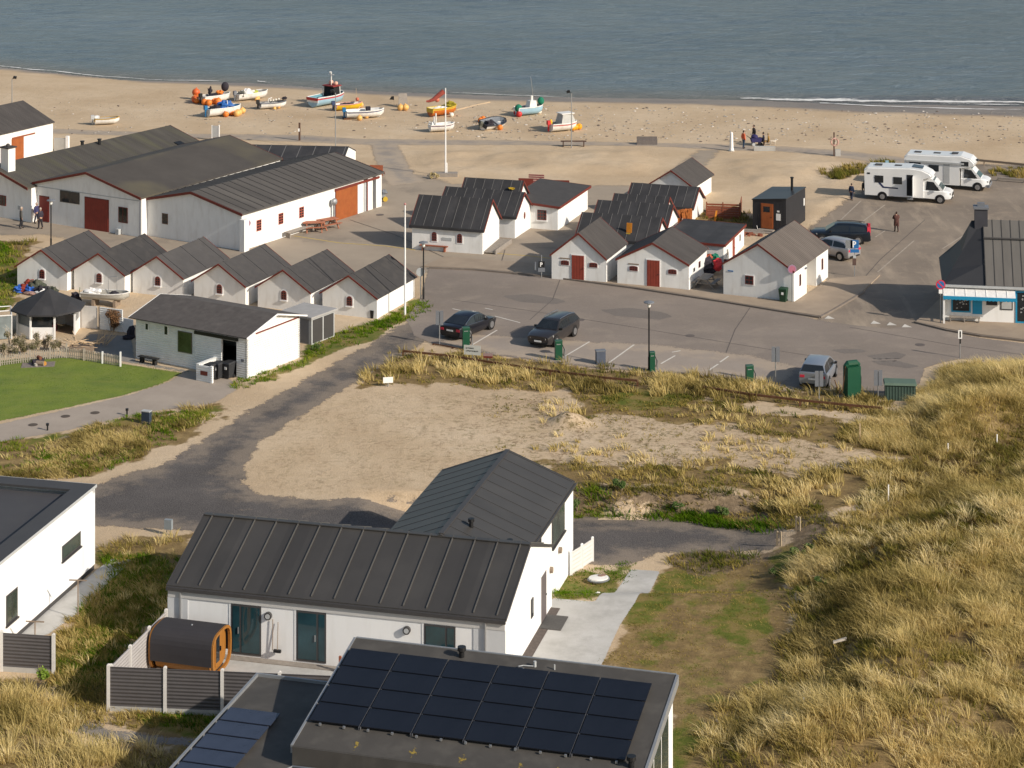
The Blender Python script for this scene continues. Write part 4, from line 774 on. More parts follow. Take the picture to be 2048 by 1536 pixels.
# ------------------------------------------------------------------ L-shaped white house in the foreground
LA = -14.1
W,L,e,r = 15.61,8.92,2.79,4.41
lh = thing('white_house', 'white L-shaped house with dark standing seam roofs and large glass doors', 'house', -15.44, 101.07, 0, LA)
gwalls(lh, W, L, e, r, 'x', WHITE2); groof(lh, W, L, e, r, 'x', oe=.05, og=.03, m=ROOFM, t=.12, ribs=1.06, ribw=.045, ribh=.06, ribm=mat('seam_metal', (.095,.090,.082), .45, .05), trim=FRAMED, tw=.13)
MB().box(-.03,W+.03,L/2-.14,L/2+.14,r+.11,r+.155).done('ridge_cap', ROOFM, lh)
MB().box(-.05,W+.05,-.17,-.055,e-.10,e+.06).done('gutter', FRAMED, lh); MB().box(-.0,W,-.05,-.004,e-.42,e-.11).done('fascia', mat('fascia_grey', (.50,.49,.47), .8, .04), lh)
for u in (.62,14.75): MB().tube([(u,-.10,.05),(u,-.10,e-.15),(u,-.12,e-.02)], .045, 8).done('downpipe', GREYM, lh)
for a_,c_ in ((-.02,.95),(14.2,W+.02)): MB().box(a_,c_,-.03,-.004,.05,e-.42).done('corner_panel', mat('corner_grey', (.55,.56,.57), .8, .04), lh)
fm = fmap('front',W,L)
def gdoor(u, w, z0, h, split, flip=False):
    b = MB(); b.plate(rect(u-w/2-.1,u-w/2,z0,z0+h+.05), -.01, .02, fm, 1); b.plate(rect(u-w/2,u+w/2,z0,z0+h), -.01, .03, fm, 0); o = b.done('glass_door', [FRAMED, WTRIM], lh)
    a = u-w/2; MB().plate(rect(a+.08,a+split-.05,z0+.1,z0+h-.08), .02, .042, fm).done('pane', GLASST, o); MB().plate(rect(a+split+.05,a+w-.07,z0+.1,z0+h-.08), .02, .042, fm).done('pane', GLASST, o)
    MB().plate(rect(a+split-.12,a+split-.08,z0+h*.42,z0+h*.55), .03, .09, fm).done('handle', GREYM, o)
gdoor(3.72,1.42,.12,2.22,.45); gdoor(6.78,1.38,.12,2.22,.98); gdoor(12.68,1.42,.12,2.2,1.0)
for u in (4.78,11.2):
    b = MB(); b.plate([(u+.17*math.cos(a),1.98+.17*math.sin(a)) for a in np.linspace(0,6.28,17)[:-1]], 0, .16, fm, 0).plate([(u+.11*math.cos(a),1.98+.11*math.sin(a)) for a in np.linspace(0,6.28,17)[:-1]], .15, .175, fm, 1); b.done('wall_lamp', [FRAMED, GREYL], lh)
fr = fmap('right',W,L)
win(lh, fr, 4.9, 1.05, .38, .85, 1, 1, fr=FRAMED, sur=None); door(lh, fr, 7.1, .1, .95, 2.1, mat('brown_grey_door', (.12,.10,.10), .5, .1), WTRIM); MB().plate([(8.55+.13*math.cos(a),1.85+.15*math.sin(a)) for a in np.linspace(0,6.28,13)[:-1]], 0, .14, fr).done('wall_lamp', WOOD, lh)
MB().box(W,W+.45,.6,L-.2,0,.03).done('gravel_strip', mat('brown_gravel', (.10,.08,.07), .9, .3, 8), lh); MB().box(W+.05,W+1.05,6.2,7.8,.02,.06).done('doormat', mat('door_mat', (.09,.085,.08), .95, .2, 12), lh)
MB().box(-.0,W,-.45,-.02,0,.05).done('deck_edge', WOODG, lh)
# upper wing behind
W2,L2,e2,r2 = 6.85,12.1,3.2,4.50
c, s = math.cos(R(LA)), math.sin(R(LA)); ox, oy = -6.58+15.44, 103.4-101.07; lx, ly = ox*c+oy*s, -ox*s+oy*c
wg = bpy.data.objects.new('rear_wing', None); COL.objects.link(wg); wg.parent = lh; wg.location = (lx, ly, 0); wg.rotation_euler = (0,0,R(-.4))
gwalls(wg, W2, L2, e2, r2, 'y', WHITE2, name='wing_wall', z0=-1.3); o = groof(wg, W2, L2, e2, r2, 'y', oe=.07, og=.05, m=mat('wing_seam_metal', (.052,.048,.044), .45, .10, .35, spec=.45, dirt=((.068,.063,.057), .6, .45), sheet=(1, 1.08, .07)), t=.12, ribs=1.08, ribw=.025, ribh=.016, ribm=mat('seam_metal_dark', (.050,.047,.044), .5, .05), trim=FRAMED, tw=.13, trims='b'); o.name = 'wing_roof'
MB().box(W2/2-.12,W2/2+.12,.1,L2+.06,r2+.10,r2+.15).done('ridge_cap', FRAMED, wg); MB().box(W2+.08,W2+.18,2.5,L2+.05,e2-.06,e2+.05).done('gutter', FRAMED, wg)
f2 = fmap('right',W2,L2); win(wg, f2, 8.75, 1.62, 2.6, 1.42, 2, 1, fr=FRAMED, sur=None, fw=.09, glass=mat('grey_green_glass', (.06,.075,.065), .05, .5, .6, spec=.7), sill=FRAMED); win(wg, f2, 4.75, 2.55, .9, .5, 2, 1, fr=FRAMED, sur=None)
MB().plate([(8.95+.15*math.cos(a),1.0+.15*math.sin(a)) for a in np.linspace(0,6.28,13)[:-1]], 0, .15, f2).done('wall_lamp', WOOD, wg)
for x_,y_ in ((4.3,2.1),(6.2,1.9)):
    z_ = e2+(W2-x_)*(r2-e2)/(W2/2)+.1; MB().tube([(x_,y_,z_-.1),(x_,y_,z_+.28)], .10, 10).tube([(x_,y_,z_+.28),(x_,y_,z_+.42)], .15, 10).done('roof_vent', BLACK, wg)
# broom leaning on the wall, screen by the third door, timber posts
wx, wy = -15.44, 101.07; ca, sa = math.cos(R(LA)), math.sin(R(LA))
def hw(x, y): return wx+x*ca-y*sa, wy+x*sa+y*ca
x,y = hw(5.25,-.06); b = MB().tube([(0,-.12,.55),(0,-.02,1.75)], .018, 6,0).tube([(-.25,-.05,.5),(-.25,-.02,1.85)], .018, 6,0).box(-.17,.17,-.18,-.06,.45,.57,1); tag(b.done('broom', [WOOD, BLACK], None, 0, (x,y,0), R(LA)), 'wooden broom hanging on the white house wall between two glass doors', 'broom')
x,y = hw(13.2,-1.15); b = MB().box(-.75,.75,-.04,.04,.05,1.05,0).box(.75,.85,-.06,.06,0,1.15,1); tag(b.done('low_screen', [mat('grey_screen', (.17,.155,.15), .7, .1, 2, wave=('Z',.1,.02)), FRAMED], None, 0, (x,y,0), R(LA)), 'low grey slatted screen in front of the third glass door', 'screen')
x,y = hw(8.3,-.55); tag(MB().box(-.05,.05,-.05,.05,0,.75).box(.1,.2,-.05,.05,0,.6).done('timber_post', WOODR, None, 0, (x,y,0), R(LA)), 'pair of short red brown posts at the wall beside the second glass door', 'post')
# ------------------------------------------------------------------ modern house at the left edge
bx, by = gp(190,1138); A_ = -13.5; W,L,Hh = 11.0,16.0,4.14
t = thing('modern_house', 'white cubic house with dark flat roof cut by the left edge', 'house', bx, by, 0, A_)
b = MB().box(-W,0,-L,0,.25,Hh-.37,0).box(-.3,0,-L,0,Hh-.37,Hh-.12,0).box(-W,0,-.3,0,Hh-.37,Hh-.12,0).box(-W+.03,-.03,-L+.03,-.03,-.1,.25,1); b.done('wall', [WHITE2, FRAMED], t)
b = MB(); k = .9
for x0,x1,y0,y1 in ((-W-.05,.06,-k,.06),(-W-.05,.06,-L-.05,-L+k),(-W-.05,-W+k,-L+k,-k),(-k,.06,-L+k,-k)): b.box(x0,x1,y0,y1,Hh-.11,Hh)
b.done('parapet', mat('parapet_felt', (.055,.053,.054), .6, .08, 1), t); MB().box(-W+k,-k,-L+k,-k,Hh-.35,Hh-.28).done('roof', mat('smooth_black_felt', (.060,.058,.061), .7, .08, .5, dirt=((.075,.072,.07), .5, .6)), t)
b = MB().box(.063,.075,-L,.07,Hh-.13,Hh+.015).box(-W,.075,.063,.078,Hh-.13,Hh+.015); b.done('edge_trim', GREYL, t)
fr = lambda u,o,z: (o,-u,z)
def lwin(u, z, w, h):
    o = MB().plate(rect(u-w/2,u+w/2,z,z+h), -.01, .02, fr).done('window', FRAMED, t); MB().plate(rect(u-w/2+.07,u-.03,z+.1,z+h-.07), .01, .03, fr).plate(rect(u+.03,u+w/2-.07,z+.1,z+h-.07), .01, .03, fr).done('pane', mat('grey_green_glass', (.06,.075,.065), .05), o)
    MB().plate(rect(u-w/2-.05,u+w/2+.05,z-.07,z), -.01, .08, fr).done('sill', FRAMED, o); return o
lwin(2.75, 1.75, 2.1, .72); lwin(9.1, 1.0, 1.15, 1.35)
# ------------------------------------------------------------------ solar house at the bottom
sx, sy = -6.25, 90.1; SA = -15.5; SW,SL = 13.05,7.0; zt, zb = 5.0, 3.78
t = thing('solar_house', 'low dark roofed house covered in solar panels at the bottom edge', 'house', sx, sy, 0, SA)
def rz_(y): return zt+(zb-zt)*(-y/SL)                            # roof height, y runs 0..-SL towards the viewer
b = MB(); b.hexa([(.1,-SL+.1,-.1),(SW-.12,-SL+.1,-.1),(SW-.12,-.1,-.1),(.1,-.1,-.1)], [(.1,-SL+.1,zb-.25),(SW-.12,-SL+.1,zb-.25),(SW-.12,-.1,zt-.25),(.1,-.1,zt-.25)]); b.done('wall', WHITE2, t)
MB().hexa([(0,-SL,zb-.24),(SW,-SL,zb-.24),(SW,0,zt-.24),(0,0,zt-.24)], [(0,-SL,zb),(SW,-SL,zb),(SW,0,zt),(0,0,zt)]).done('roof', ROOFT, t)
def strip(x0,y0,x1,y1,w,h,d=0):
    a = Vector((x0,y0,rz_(y0))); c = Vector((x1,y1,rz_(y1))); n_ = Vector((-(c-a).y,(c-a).x,0)).normalized()*w; dz = Vector((0,0,-d)); return [a+dz,c+dz,c+n_+dz,a+n_+dz], [p+Vector((0,0,h)) for p in (a,c,c+n_,a+n_)]
b = MB(); b.hexa(*strip(0,-SL,0,0,.09,.03,.27)); b.hexa(*strip(0,.004,SW,.004,.08,.03,.27)); b.hexa(*strip(SW,0,SW,-SL,.10,.03,.34)); b.done('edge_trim', mat('zinc_trim', (.34,.35,.36), .5, .1, metal=.5), t)
MB().box(0,SW,-SL-.06,-SL-.004,zb-.75,zb-.01).done('eave_fascia', ROOFT, t)
MB().box(0.0,SW,-SL-9,-SL-.07,zb-.95,zb-.75).done('lower_roof', ROOFT, t); MB().box(.2,SW-.2,-SL-9,-SL-.07,-.1,zb-.96).done('front_wall', WHITE2, t)
# right wall glazing
fr = fmap('right',SW-.12,0); wl = lambda u,o,z: (SW-.12+o,-u,z)
b = MB().plate([(1.0,.1),(6.6,.1),(6.6,rz_(-6.6)-.45),(1.0,rz_(-1.0)-.45)], -.01, .03, wl); o = b.done('window', WTRIM, t)
b = MB(); [b.plate([(u,.2),(u+1.25,.2),(u+1.25,rz_(-u-1.25)-.55),(u,rz_(-u)-.55)], .02, .04, wl) for u in (1.1,2.47,3.84,5.21)]; b.done('pane', mat('grey_green_glass', (.06,.075,.065), .05), o)
# solar panels: 6 x 4
def on_roof(x, y, d=0): n_ = Vector((0,(zb-zt)/SL*-1*-1,1)); return Vector((x,y,rz_(y)+d))
pw, ph = 2.035, 1.19
def solar_panel(name_label, x, y):
    o = MB().hexa([on_roof(0,0,.10),on_roof(pw-.06,0,.10),on_roof(pw-.06,0,.10)+Vector((0,-(ph-.075),(zb-zt)/SL*(ph-.075))),on_roof(0,0,.10)+Vector((0,-(ph-.075),(zb-zt)/SL*(ph-.075)))],
      [on_roof(0,0,.14),on_roof(pw-.06,0,.14),on_roof(pw-.06,0,.14)+Vector((0,-(ph-.075),(zb-zt)/SL*(ph-.075))),on_roof(0,0,.14)+Vector((0,-(ph-.075),(zb-zt)/SL*(ph-.075)))])
    return o
first = None
for i in range(6):
    for j in range(4):
        x, y = .13+i*pw, -.92-j*ph
        if first is None:
            first = solar_panel('', 0, 0).done('solar_panel', SOLAR, t); me = first.data
            for v in me.vertices: v.co.z -= zt
            o = first
        else: o = first.copy(); COL.objects.link(o); o.parent = t
        o.location = (x, y, rz_(y))
b = MB()
for i in range(1,6):
    for dx in (-.052,.012): b.hexa(*strip(.13+i*pw+dx,-.92-4*ph,.13+i*pw+dx,-.92,.018,.03,-.125))
b.done('panel_rail', mat('dull_rail', (.13,.135,.15), .5, .1, metal=.4), t)
pc = MB().box(0,.08,-.06,.02,.03,.11).done('panel_clamp', GREYM, t)
for i in range(13):
    o = pc if i == 0 else pc.copy()
    if i: COL.objects.link(o)
    o.parent = t; o.location = (.55+i*.95, -.92-4*ph, rz_(-.92-4*ph))
for x_,y_ in ((4.55,-.42),(12.55,-5.75)): z_ = rz_(y_); MB().tube([(x_,y_,z_-.05),(x_,y_,z_+.22)], .11, 12).tube([(x_,y_,z_+.22),(x_,y_,z_+.26),(x_,y_,z_+.40)], [.13,.18,.17], 12).done('roof_vent', BLACK, t)
z_ = rz_(-.55); MB().tube([(7.55,-.5,z_),(7.55,-.5,z_+.22)], .06, 10).tube([(7.5,-.55,z_+.04),(7.1,-.62,z_+.05),(6.95,-.75,z_+.05),(7.2,-.88,z_+.05)], .025, 6).done('cable_pipe', GREYL, t); MB().tube([(8.35,-.55,z_),(8.35,-.55,z_+.2)], .03, 6).done('cable_stub', GREYL, t)
def lichen_material():
    g = NG('yellow_lichen_crust'); c = g.mix(g.rng(g.noise(30, 4), .35, .65), (.36,.255,.04), (.20,.15,.05)); al = g.math('GREATER_THAN', g.math('ADD', g.at('cover'), g.rng(g.noise(7, 6, rough=.75), .3, .7, -.6, .6)), .30); return g.fin(c, .95, None, al)
LICM = lichen_material(); gx_, gy_ = np.meshgrid(np.linspace(-1,1,25), np.linspace(-1,1,25))
for cx,sz,cy in ((2.3,.34,-6.45),(4.55,.44,-6.5),(6.4,.36,-6.55),(8.6,.26,-6.5),(9.9,.34,-6.55)):
    X_ = cx+gx_*sz; Y_ = cy+gy_*.46; o = grid_mesh('lichen', X_, Y_, zt+(zb-zt)*(-Y_/SL)+.004, dict(cover=.50-np.hypot(gx_*1.5,gy_)*.8), LICM); o.parent = t
MB().box(4.05,4.55,-SL-.5,-SL-.07,zb-.75,zb-.35).done('roof_box', GREYL, t); MB().tube([(.02,-SL-.1,zb-.72),(1.2,-SL-.3,zb-.6)], .04, 6).tube([(-.3,-SL-.75,zb-.7),(.02,-SL-.1,zb-.72)], .03, 6).done('overflow_pipe', GREYM, t)
# annex with its own panels
za = 3.05
MB().box(-4.15,-.02,-14,-.12,za-.25,za-.02).done('annex_roof', ROOFT, t); MB().box(-4.05,-.1,-14,-.2,-.1,za-.25).done('annex_wall', WHITE2, t)
b = MB().box(-4.25,-4.15,-14,-.04,za-.30,za+.10).box(-4.15,-.02,-.12,-.04,za-.30,za+.10); b.done('annex_trim', mat('zinc_trim', (.34,.35,.36), .5), t)
for j in range(8):
    o = MB().hexa([(0,-1.06,.10),(2.08,-1.06,.10),(2.08,0,.11),(0,0,.11)], [(0,-1.06,.13),(2.08,-1.06,.13),(2.08,0,.14),(0,0,.14)]).done('solar_panel', mat('annex_solar_glass', (.030,.036,.058), .2, .3, .5), t) if j == 0 else None
    if j == 0: pa = o
    else: o = pa.copy(); COL.objects.link(o); o.parent = t
    o.location = (-4.0,-3.35-j*1.19,za)
# ------------------------------------------------------------------ barrel sauna
x,y = gp(296,1352); t = thing('barrel_sauna', 'rounded timber sauna with black felt roof on the fenced terrace', 'sauna', x, y+.25, 0, -16)
def sq(w, h, n=20, p=4.2):
    o = []
    for k in range(n):
        a = 2*math.pi*k/n; cs, sn = math.cos(a), math.sin(a); o.append((w/2*(abs(cs)**(2/p))*(1 if cs>=0 else -1), h/2*(abs(sn)**(2/p))*(1 if sn>=0 else -1)))
    return o
SLn = 3.05; S1 = sq(1.95,1.72,28,3.4); S2 = sq(2.06,1.82,28,3.4); cz = .99
MB().loft([[(xx,.98+p,cz+q) for p,q in S1] for xx in (.28,SLn-.25)]).done('barrel', GOLD, t)
for x0,x1 in ((.0,.12),(SLn-.12,SLn)):
    b = MB()
    for k in range(28):
        a,c = S2[k],S2[(k+1)%28]; a1,c1 = [(.88*q[0],.88*q[1]) for q in (a,c)]; b.hexa([(x0,.98+q[0],cz+q[1]) for q in (a,c,c1,a1)], [(x1,.98+q[0],cz+q[1]) for q in (a,c,c1,a1)])
    b.done('end_ring', GOLD, t)
rk = [q for q in S2 if q[1] > -.5]; rk.sort(key=lambda q: math.atan2(q[1],q[0]) if q[1] > -.7 else 0); rk = [q for q in sorted(S2, key=lambda q: (math.atan2(q[1],q[0])+math.pi/2) % (2*math.pi)) if q[1] > -.5]
b = MB(); b.loft([[(xx,.98+q[0]*1.02,cz+q[1]*1.02) for q in rk]+[(xx,.98+q[0]*.97,cz+q[1]*.97) for q in rk[::-1]] for xx in (.08,SLn-.08)]); b.done('felt_roof', mat('sauna_felt', (.035,.032,.035), .85, .1, 1.5, bump=.2), t)
fr = lambda u,o,z: (SLn-.25+o,u,z); MB().plate(rect(.72,1.32,.3,1.68), 0, .03, fr).done('door', GOLD, t); MB().plate(rect(.80,1.16,.45,1.58), .02, .045, fr).done('door_pane', GLASS, t); MB().plate(rect(1.2,1.24,.85,1.05), .03, .09, fr).done('handle', BLACK, t)
MB().box(.3,.5,.1,1.85,0,.22).box(SLn-.6,SLn-.4,.1,1.85,0,.22).done('cradle', WOOD, t); MB().ball((1.6,.98,1.93),(.05,.05,.04),8,6).done('roof_nail', GREYM, t)
# ------------------------------------------------------------------ panel fences
def fence(name, label, pts, hgt_, m, post=POSTC, pw_=.14, base=.22, zf=None):
    """posts at pts (world), panels between; base = concrete gravel board"""
    x0,y0 = pts[0]; t = thing(name, label, 'fence', x0, y0, 0, 0)
    P = [Vector((x-x0,y-y0,(zf or (lambda a,b:0))(x,y))) for x,y in pts]
    for p in P: MB().box(-pw_/2,pw_/2,-pw_/2,pw_/2,-.3,hgt_+.08).hexa([(-pw_/2,-pw_/2,hgt_+.08),(pw_/2,-pw_/2,hgt_+.08),(pw_/2,pw_/2,hgt_+.08),(-pw_/2,pw_/2,hgt_+.08)], [(-.02,-.02,hgt_+.13),(.02,-.02,hgt_+.13),(.02,.02,hgt_+.13),(-.02,.02,hgt_+.13)]).xf(Matrix.Translation(p)).done('post', post, t)
    for a,c in zip(P[:-1],P[1:]):
        d = (c-a).normalized(); n_ = Vector((-d.y,d.x,0))*.025; a2, c2 = a+d*pw_/2, c-d*pw_/2
        def sl(z0,z1,mm,nm,k=1.0): q = [a2-n_*k,c2-n_*k,c2+n_*k,a2+n_*k]; return MB().hexa([v+Vector((0,0,z0)) for v in q],[v+Vector((0,0,z1)) for v in q]).done(nm, mm, t)
        if base: sl(-.2,base,CONC,'gravel_board',1.2)
        sl(base+.003 if base else .02,hgt_,m,'panel')
    return t
P1 = [(-17.0,94.8),(-14.58,94.57),(-12.15,94.34),(-9.72,94.1),(-7.3,93.87)]
fence('panel_fence', 'dark grey panel fence with pale concrete posts in front of the sauna terrace', P1, 1.86, FENCE)
fence('panel_fence', 'side fence coloured as sunlit, running from the terrace corner up to the house corner', [(-16.93,94.95),(-16.45,96.9),(-15.95,98.9),(-15.5,100.8)], 1.80, FENCELIT, base=0)
x,y = gp(107,1349); fence('panel_fence', 'single dark panel fence with two pale posts beside the modern house', [(x-2.35,y+.35),(x,y)], 1.68, FENCE)
fence('panel_fence', 'short whitish panel fence between the house and the gravel track', [gp(1142,1150),gp(1164,1136),gp(1185,1122)], 1.12, mat('whitish_boards', (.62,.60,.57), .8, .06, 2, wave=('Z',.2,.015)), post=WTRIM, base=0, zf=hz)
# ------------------------------------------------------------------ vehicles (x forward, origin at the centre on the ground)
def paint(name, c, rough=.3, metal=.3): return mat(name, c, rough, .05, .5, metal=metal, coat=.6, spec=.5)
def wheel(t, x, y, r=.33, w=.11, rimm=RIM):
    s = 1 if y > 0 else -1
    o = MB().tube([(x,y-w,r),(x,y-w*.85,r),(x,y+w*.85,r),(x,y+w,r)], [r*.92,r,r,r*.92], 20).done('wheel', TYRE, t, smooth=40)
    b = MB().disc((x,y+s*(w+.004),r), r*.64, 'y', .012, 18)
    for k in range(5): a = 2*math.pi*k/5+.3; b.hexa([(x+.03*math.sin(a),y+s*(w+.017),r-.03*math.cos(a)),(x-.03*math.sin(a),y+s*(w+.017),r+.03*math.cos(a)),(x+r*.55*math.cos(a)-.03*math.sin(a),y+s*(w+.017),r+r*.55*math.sin(a)+.03*math.cos(a)),(x+r*.55*math.cos(a)+.03*math.sin(a),y+s*(w+.017),r+r*.55*math.sin(a)-.03*math.cos(a))], [(x+.03*math.sin(a),y+s*(w+.03),r-.03*math.cos(a)),(x-.03*math.sin(a),y+s*(w+.03),r+.03*math.cos(a)),(x+r*.55*math.cos(a)-.03*math.sin(a),y+s*(w+.03),r+r*.55*math.sin(a)+.03*math.cos(a)),(x+r*.55*math.cos(a)+.03*math.sin(a),y+s*(w+.03),r+r*.55*math.sin(a)-.03*math.cos(a))])
    b.done('rim', rimm, o)
def car(label, x, y, deg, pm, low, cab, wb=(-1.4,1.42), rw=.33, wid=.92, cat='car', chrome=None, rails=None, tail=SRED, glass=GLASS, grp=None, rearplate=True, tailh=None):
    """low: body stations (x, z bottom, z shoulder, z top, width factor); cab: roof profile (x, z) with belt ends first and last; cabin side tapers inward"""
    t = thing('car', label, cat, x, y, .016, deg, grp); W = wid
    rings = []
    for X,zb,zs,zt,k in low:
        w = W*k; rings.append([(X,-w*.90,zb),(X,-w,zb+.18),(X,-w,zs-.08),(X,-w*.965,zs),(X,-w*.80,zt),(X,0,zt+.015),(X,w*.80,zt),(X,w*.965,zs),(X,w,zs-.08),(X,w,zb+.18),(X,w*.90,zb)])
    MB().loft(rings).done('body', pm, t, smooth=38)
    belt = lambda X: np.interp(X, [s[0] for s in low], [s[2] for s in low])-.01
    ztop = max(z for _,z in cab); rr = []
    def half(X, z): b_ = belt(X); return W*(.93-.24*max(0,(z-b_))/(ztop-b_+1e-6)*min(1,(z-b_)/.2))
    for X,z in cab: w0 = W*.93; w1 = half(X,z); b_ = belt(X); rr.append([(X,-w0,b_-.05),(X,-w1,z-.03),(X,-w1*.9,z),(X,0,z+.015),(X,w1*.9,z),(X,w1,z-.03),(X,w0,b_-.05)])
    MB().loft(rr).done('cabin', pm, t, smooth=38)
    # windscreen and rear window as panels just proud of the sloping ends
    def slope(i, j, nm, k0=.10, k1=.92):
        (X0,z0),(X1,z1) = cab[i],cab[j]; n_ = Vector((-(z1-z0),0,X1-X0)); n_ = n_ if n_.z > 0 else -n_; n_ = n_.normalized()*.022
        P = [Vector((X0+(X1-X0)*k,0,z0+(z1-z0)*k)) for k in (k0,k1)]; w = [half(p.x,p.z)*.9 for p in P]
        q = [P[0]-Vector((0,w[0]*1.02,0)),P[0]+Vector((0,w[0]*1.02,0)),P[1]+Vector((0,w[1]*.97,0)),P[1]-Vector((0,w[1]*.97,0))]
        MB().hexa([v-n_ for v in q],[v+n_ for v in q]).done(nm, glass, t)
    slope(-1, -2, 'windscreen'); slope(0, 1, 'rear_window')
    xs_ = [p[0] for p in cab]; zs_ = [p[1] for p in cab]
    # side glass, split in two per side
    x0, x1 = xs_[0]+.30*(xs_[1]-xs_[0])+.12, xs_[-1]-.45*(xs_[-1]-xs_[-2]); cut = x0+(x1-x0)*.47
    for s in (-1,1):
        for a,c in ((x0,cut-.05),(cut+.05,x1)):
            lo, hi = [], []
            for X in np.linspace(a,c,6):
                zt_ = np.interp(X, xs_, zs_)-.10; b_ = belt(X)+.04; zt_ = max(zt_, b_+.01)
                for L_,z in ((lo,b_),(hi,zt_)):
                    f_ = (z-(belt(X)-.05))/max(.05,(np.interp(X,xs_,zs_)-.03-(belt(X)-.05))); w = W*.93+(half(X,np.interp(X,xs_,zs_))-W*.93)*min(1,f_); L_.append(Vector((X,s*(w+.012),z)))
            MB().add(lo+hi, [(i,i+1,6+i+1,6+i) for i in range(5)]).done('side_window', glass, t)
        if chrome:
            pts = [Vector((X, s*(half(X,np.interp(X,xs_,zs_))+.02), np.interp(X,xs_,zs_)-.06)) for X in np.linspace(x0-.1,x1+.1,9)]+[Vector((X, s*(W*.93+.02), belt(X)+.03)) for X in np.linspace(x1+.1,x0-.1,6)]
            MB().tube(pts+[pts[0]], .013, 5).done('chrome_trim', chrome, t)
        if rails: MB().tube([(X, s*half(X,np.interp(X,xs_,zs_))*.92, np.interp(X,xs_,zs_)+.05) for X in np.linspace(xs_[1]+.1,xs_[-2]-.1,6)], .025, 6).done('roof_rail', rails, t)
        MB().hexa([(x1-.15,s*(W*.95),belt(x1)+.02),(x1+.02,s*(W*.95),belt(x1)+.02),(x1+.02,s*(W*1.13),belt(x1)+.04),(x1-.1,s*(W*1.13),belt(x1)+.04)], [(x1-.15,s*(W*.95),belt(x1)+.16),(x1+.02,s*(W*.95),belt(x1)+.16),(x1+.0,s*(W*1.13),belt(x1)+.17),(x1-.1,s*(W*1.13),belt(x1)+.17)]).done('mirror', BLACK, t)
        for wx_ in wb: MB().disc((wx_,s*(W-.012),rw+.02), rw*1.16, 'y', .02, 22).done('wheel_arch', BLACK, t); wheel(t, wx_, s*(W-.085), rw)
        xf = low[-1]; xb = low[0]; f1 = low[-2]
        MB().hexa([(f1[0]+.02,s*W*f1[4]*.97,f1[2]-.18),(xf[0]+.012,s*W*.60,xf[2]-.12),(xf[0]+.012,s*W*.60,xf[2]-.02),(f1[0]+.02,s*W*f1[4]*.97,f1[2]-.05)], [(f1[0]-.2,s*(W*f1[4]+.015),f1[2]-.16),(xf[0]-.05,s*W*.60,xf[2]-.10),(xf[0]-.06,s*W*.60,xf[2]+.015),(f1[0]-.2,s*(W*f1[4]+.015),f1[2]-.02)]).done('headlight', mat('headlight_glass', (.55,.55,.55), .12, .1, 2), t)
        th = tailh or (xb[2]-.22,xb[2]-.06); MB().hexa([(xb[0]-.02,s*W*.55,th[0]),(xb[0]-.02,s*W*xb[4]*.97,th[0]),(xb[0]-.02,s*W*xb[4]*.95,th[1]),(xb[0]-.02,s*W*.55,th[1])], [(xb[0]+.15,s*W*.55,th[0]),(xb[0]+.25,s*(W*xb[4]+.02),th[0]),(xb[0]+.25,s*(W*xb[4]+.02),th[1]),(xb[0]+.15,s*W*.55,th[1])]).done('taillight', tail, t)
    xf = low[-1]; xb = low[0]; MB().box(xf[0]-.02,xf[0]+.02,-.42,.42,xf[1]+.22,xf[2]-.12).done('grille', BLACK, t)
    MB().box(xf[0]+.022,xf[0]+.035,-.26,.26,xf[1]+.12,xf[1]+.23).done('number_plate', WTRIM, t); MB().box(xb[0]-.035,xb[0]-.02,-.26,.26,xb[1]+.32,xb[1]+.43).done('number_plate', WTRIM, t)
    for s,xx in ((1,xf[0]),(-1,xb[0])): MB().box(min(xx,xx+s*.03),max(xx,xx+s*.03),-W*.72,W*.72,xf[1]+.0,xf[1]+.10).done('bumper_lip', BLACK, t)
    return t
def at(px, py): return gp(px, py)
# black fastback saloon, tail towards the viewer
x,y = at(938,665)
car('black fastback saloon with chrome window line beside the first green charger', x, y, 58, paint('black_blue_paint', (.010,.011,.018)),
 [(-2.34,.30,.86,.92,.86),(-2.15,.24,.92,.99,.95),(-1.2,.2,.90,.95,1.0),(0,.2,.84,.88,1),(1.2,.2,.80,.84,1),(1.9,.22,.72,.76,.95),(2.30,.28,.60,.64,.80)],
 [(-1.95,.97),(-.85,1.38),(-.25,1.44),(.25,1.42),(1.15,.88)], chrome=mat('chrome', (.7,.7,.7), .15, .02, metal=1), rw=.35)
x,y = at(1107,680)
car('dark grey estate car with silver roof rails facing the grass verge', x, y, 243, paint('graphite_paint', (.032,.029,.030)),
 [(-2.38,.32,.98,1.02,.88),(-2.2,.26,.99,1.03,.96),(-1.2,.24,.97,1.0,1),(0,.24,.95,.98,1),(1.2,.24,.93,.98,1),(2.0,.26,.86,.92,.95),(2.36,.32,.74,.80,.82)],
 [(-2.32,1.05),(-2.0,1.42),(-1.0,1.50),(0,1.50),(.35,1.47),(1.2,.97)], rails=mat('chrome', (.7,.7,.7)), rw=.35, tailh=(.8,1.0))
x,y = at(1637,762)
car('silver grey hatchback with blue sheen plugged in beside the big charger', x, y, 72, paint('silver_blue_paint', (.30,.33,.38), .35, .5),
 [(-2.1,.32,.98,1.02,.90),(-1.95,.26,1.0,1.04,.97),(-1.0,.24,.98,1.0,1),(0,.24,.94,.97,1),(1.0,.24,.92,.95,1),(1.7,.26,.86,.90,.95),(2.06,.32,.72,.78,.80)],
 [(-2.05,1.06),(-1.7,1.50),(-.9,1.58),(.1,1.57),(.45,1.52),(1.3,.97)], rw=.34, wb=(-1.25,1.3), wid=.91)
x,y = at(1680,484)
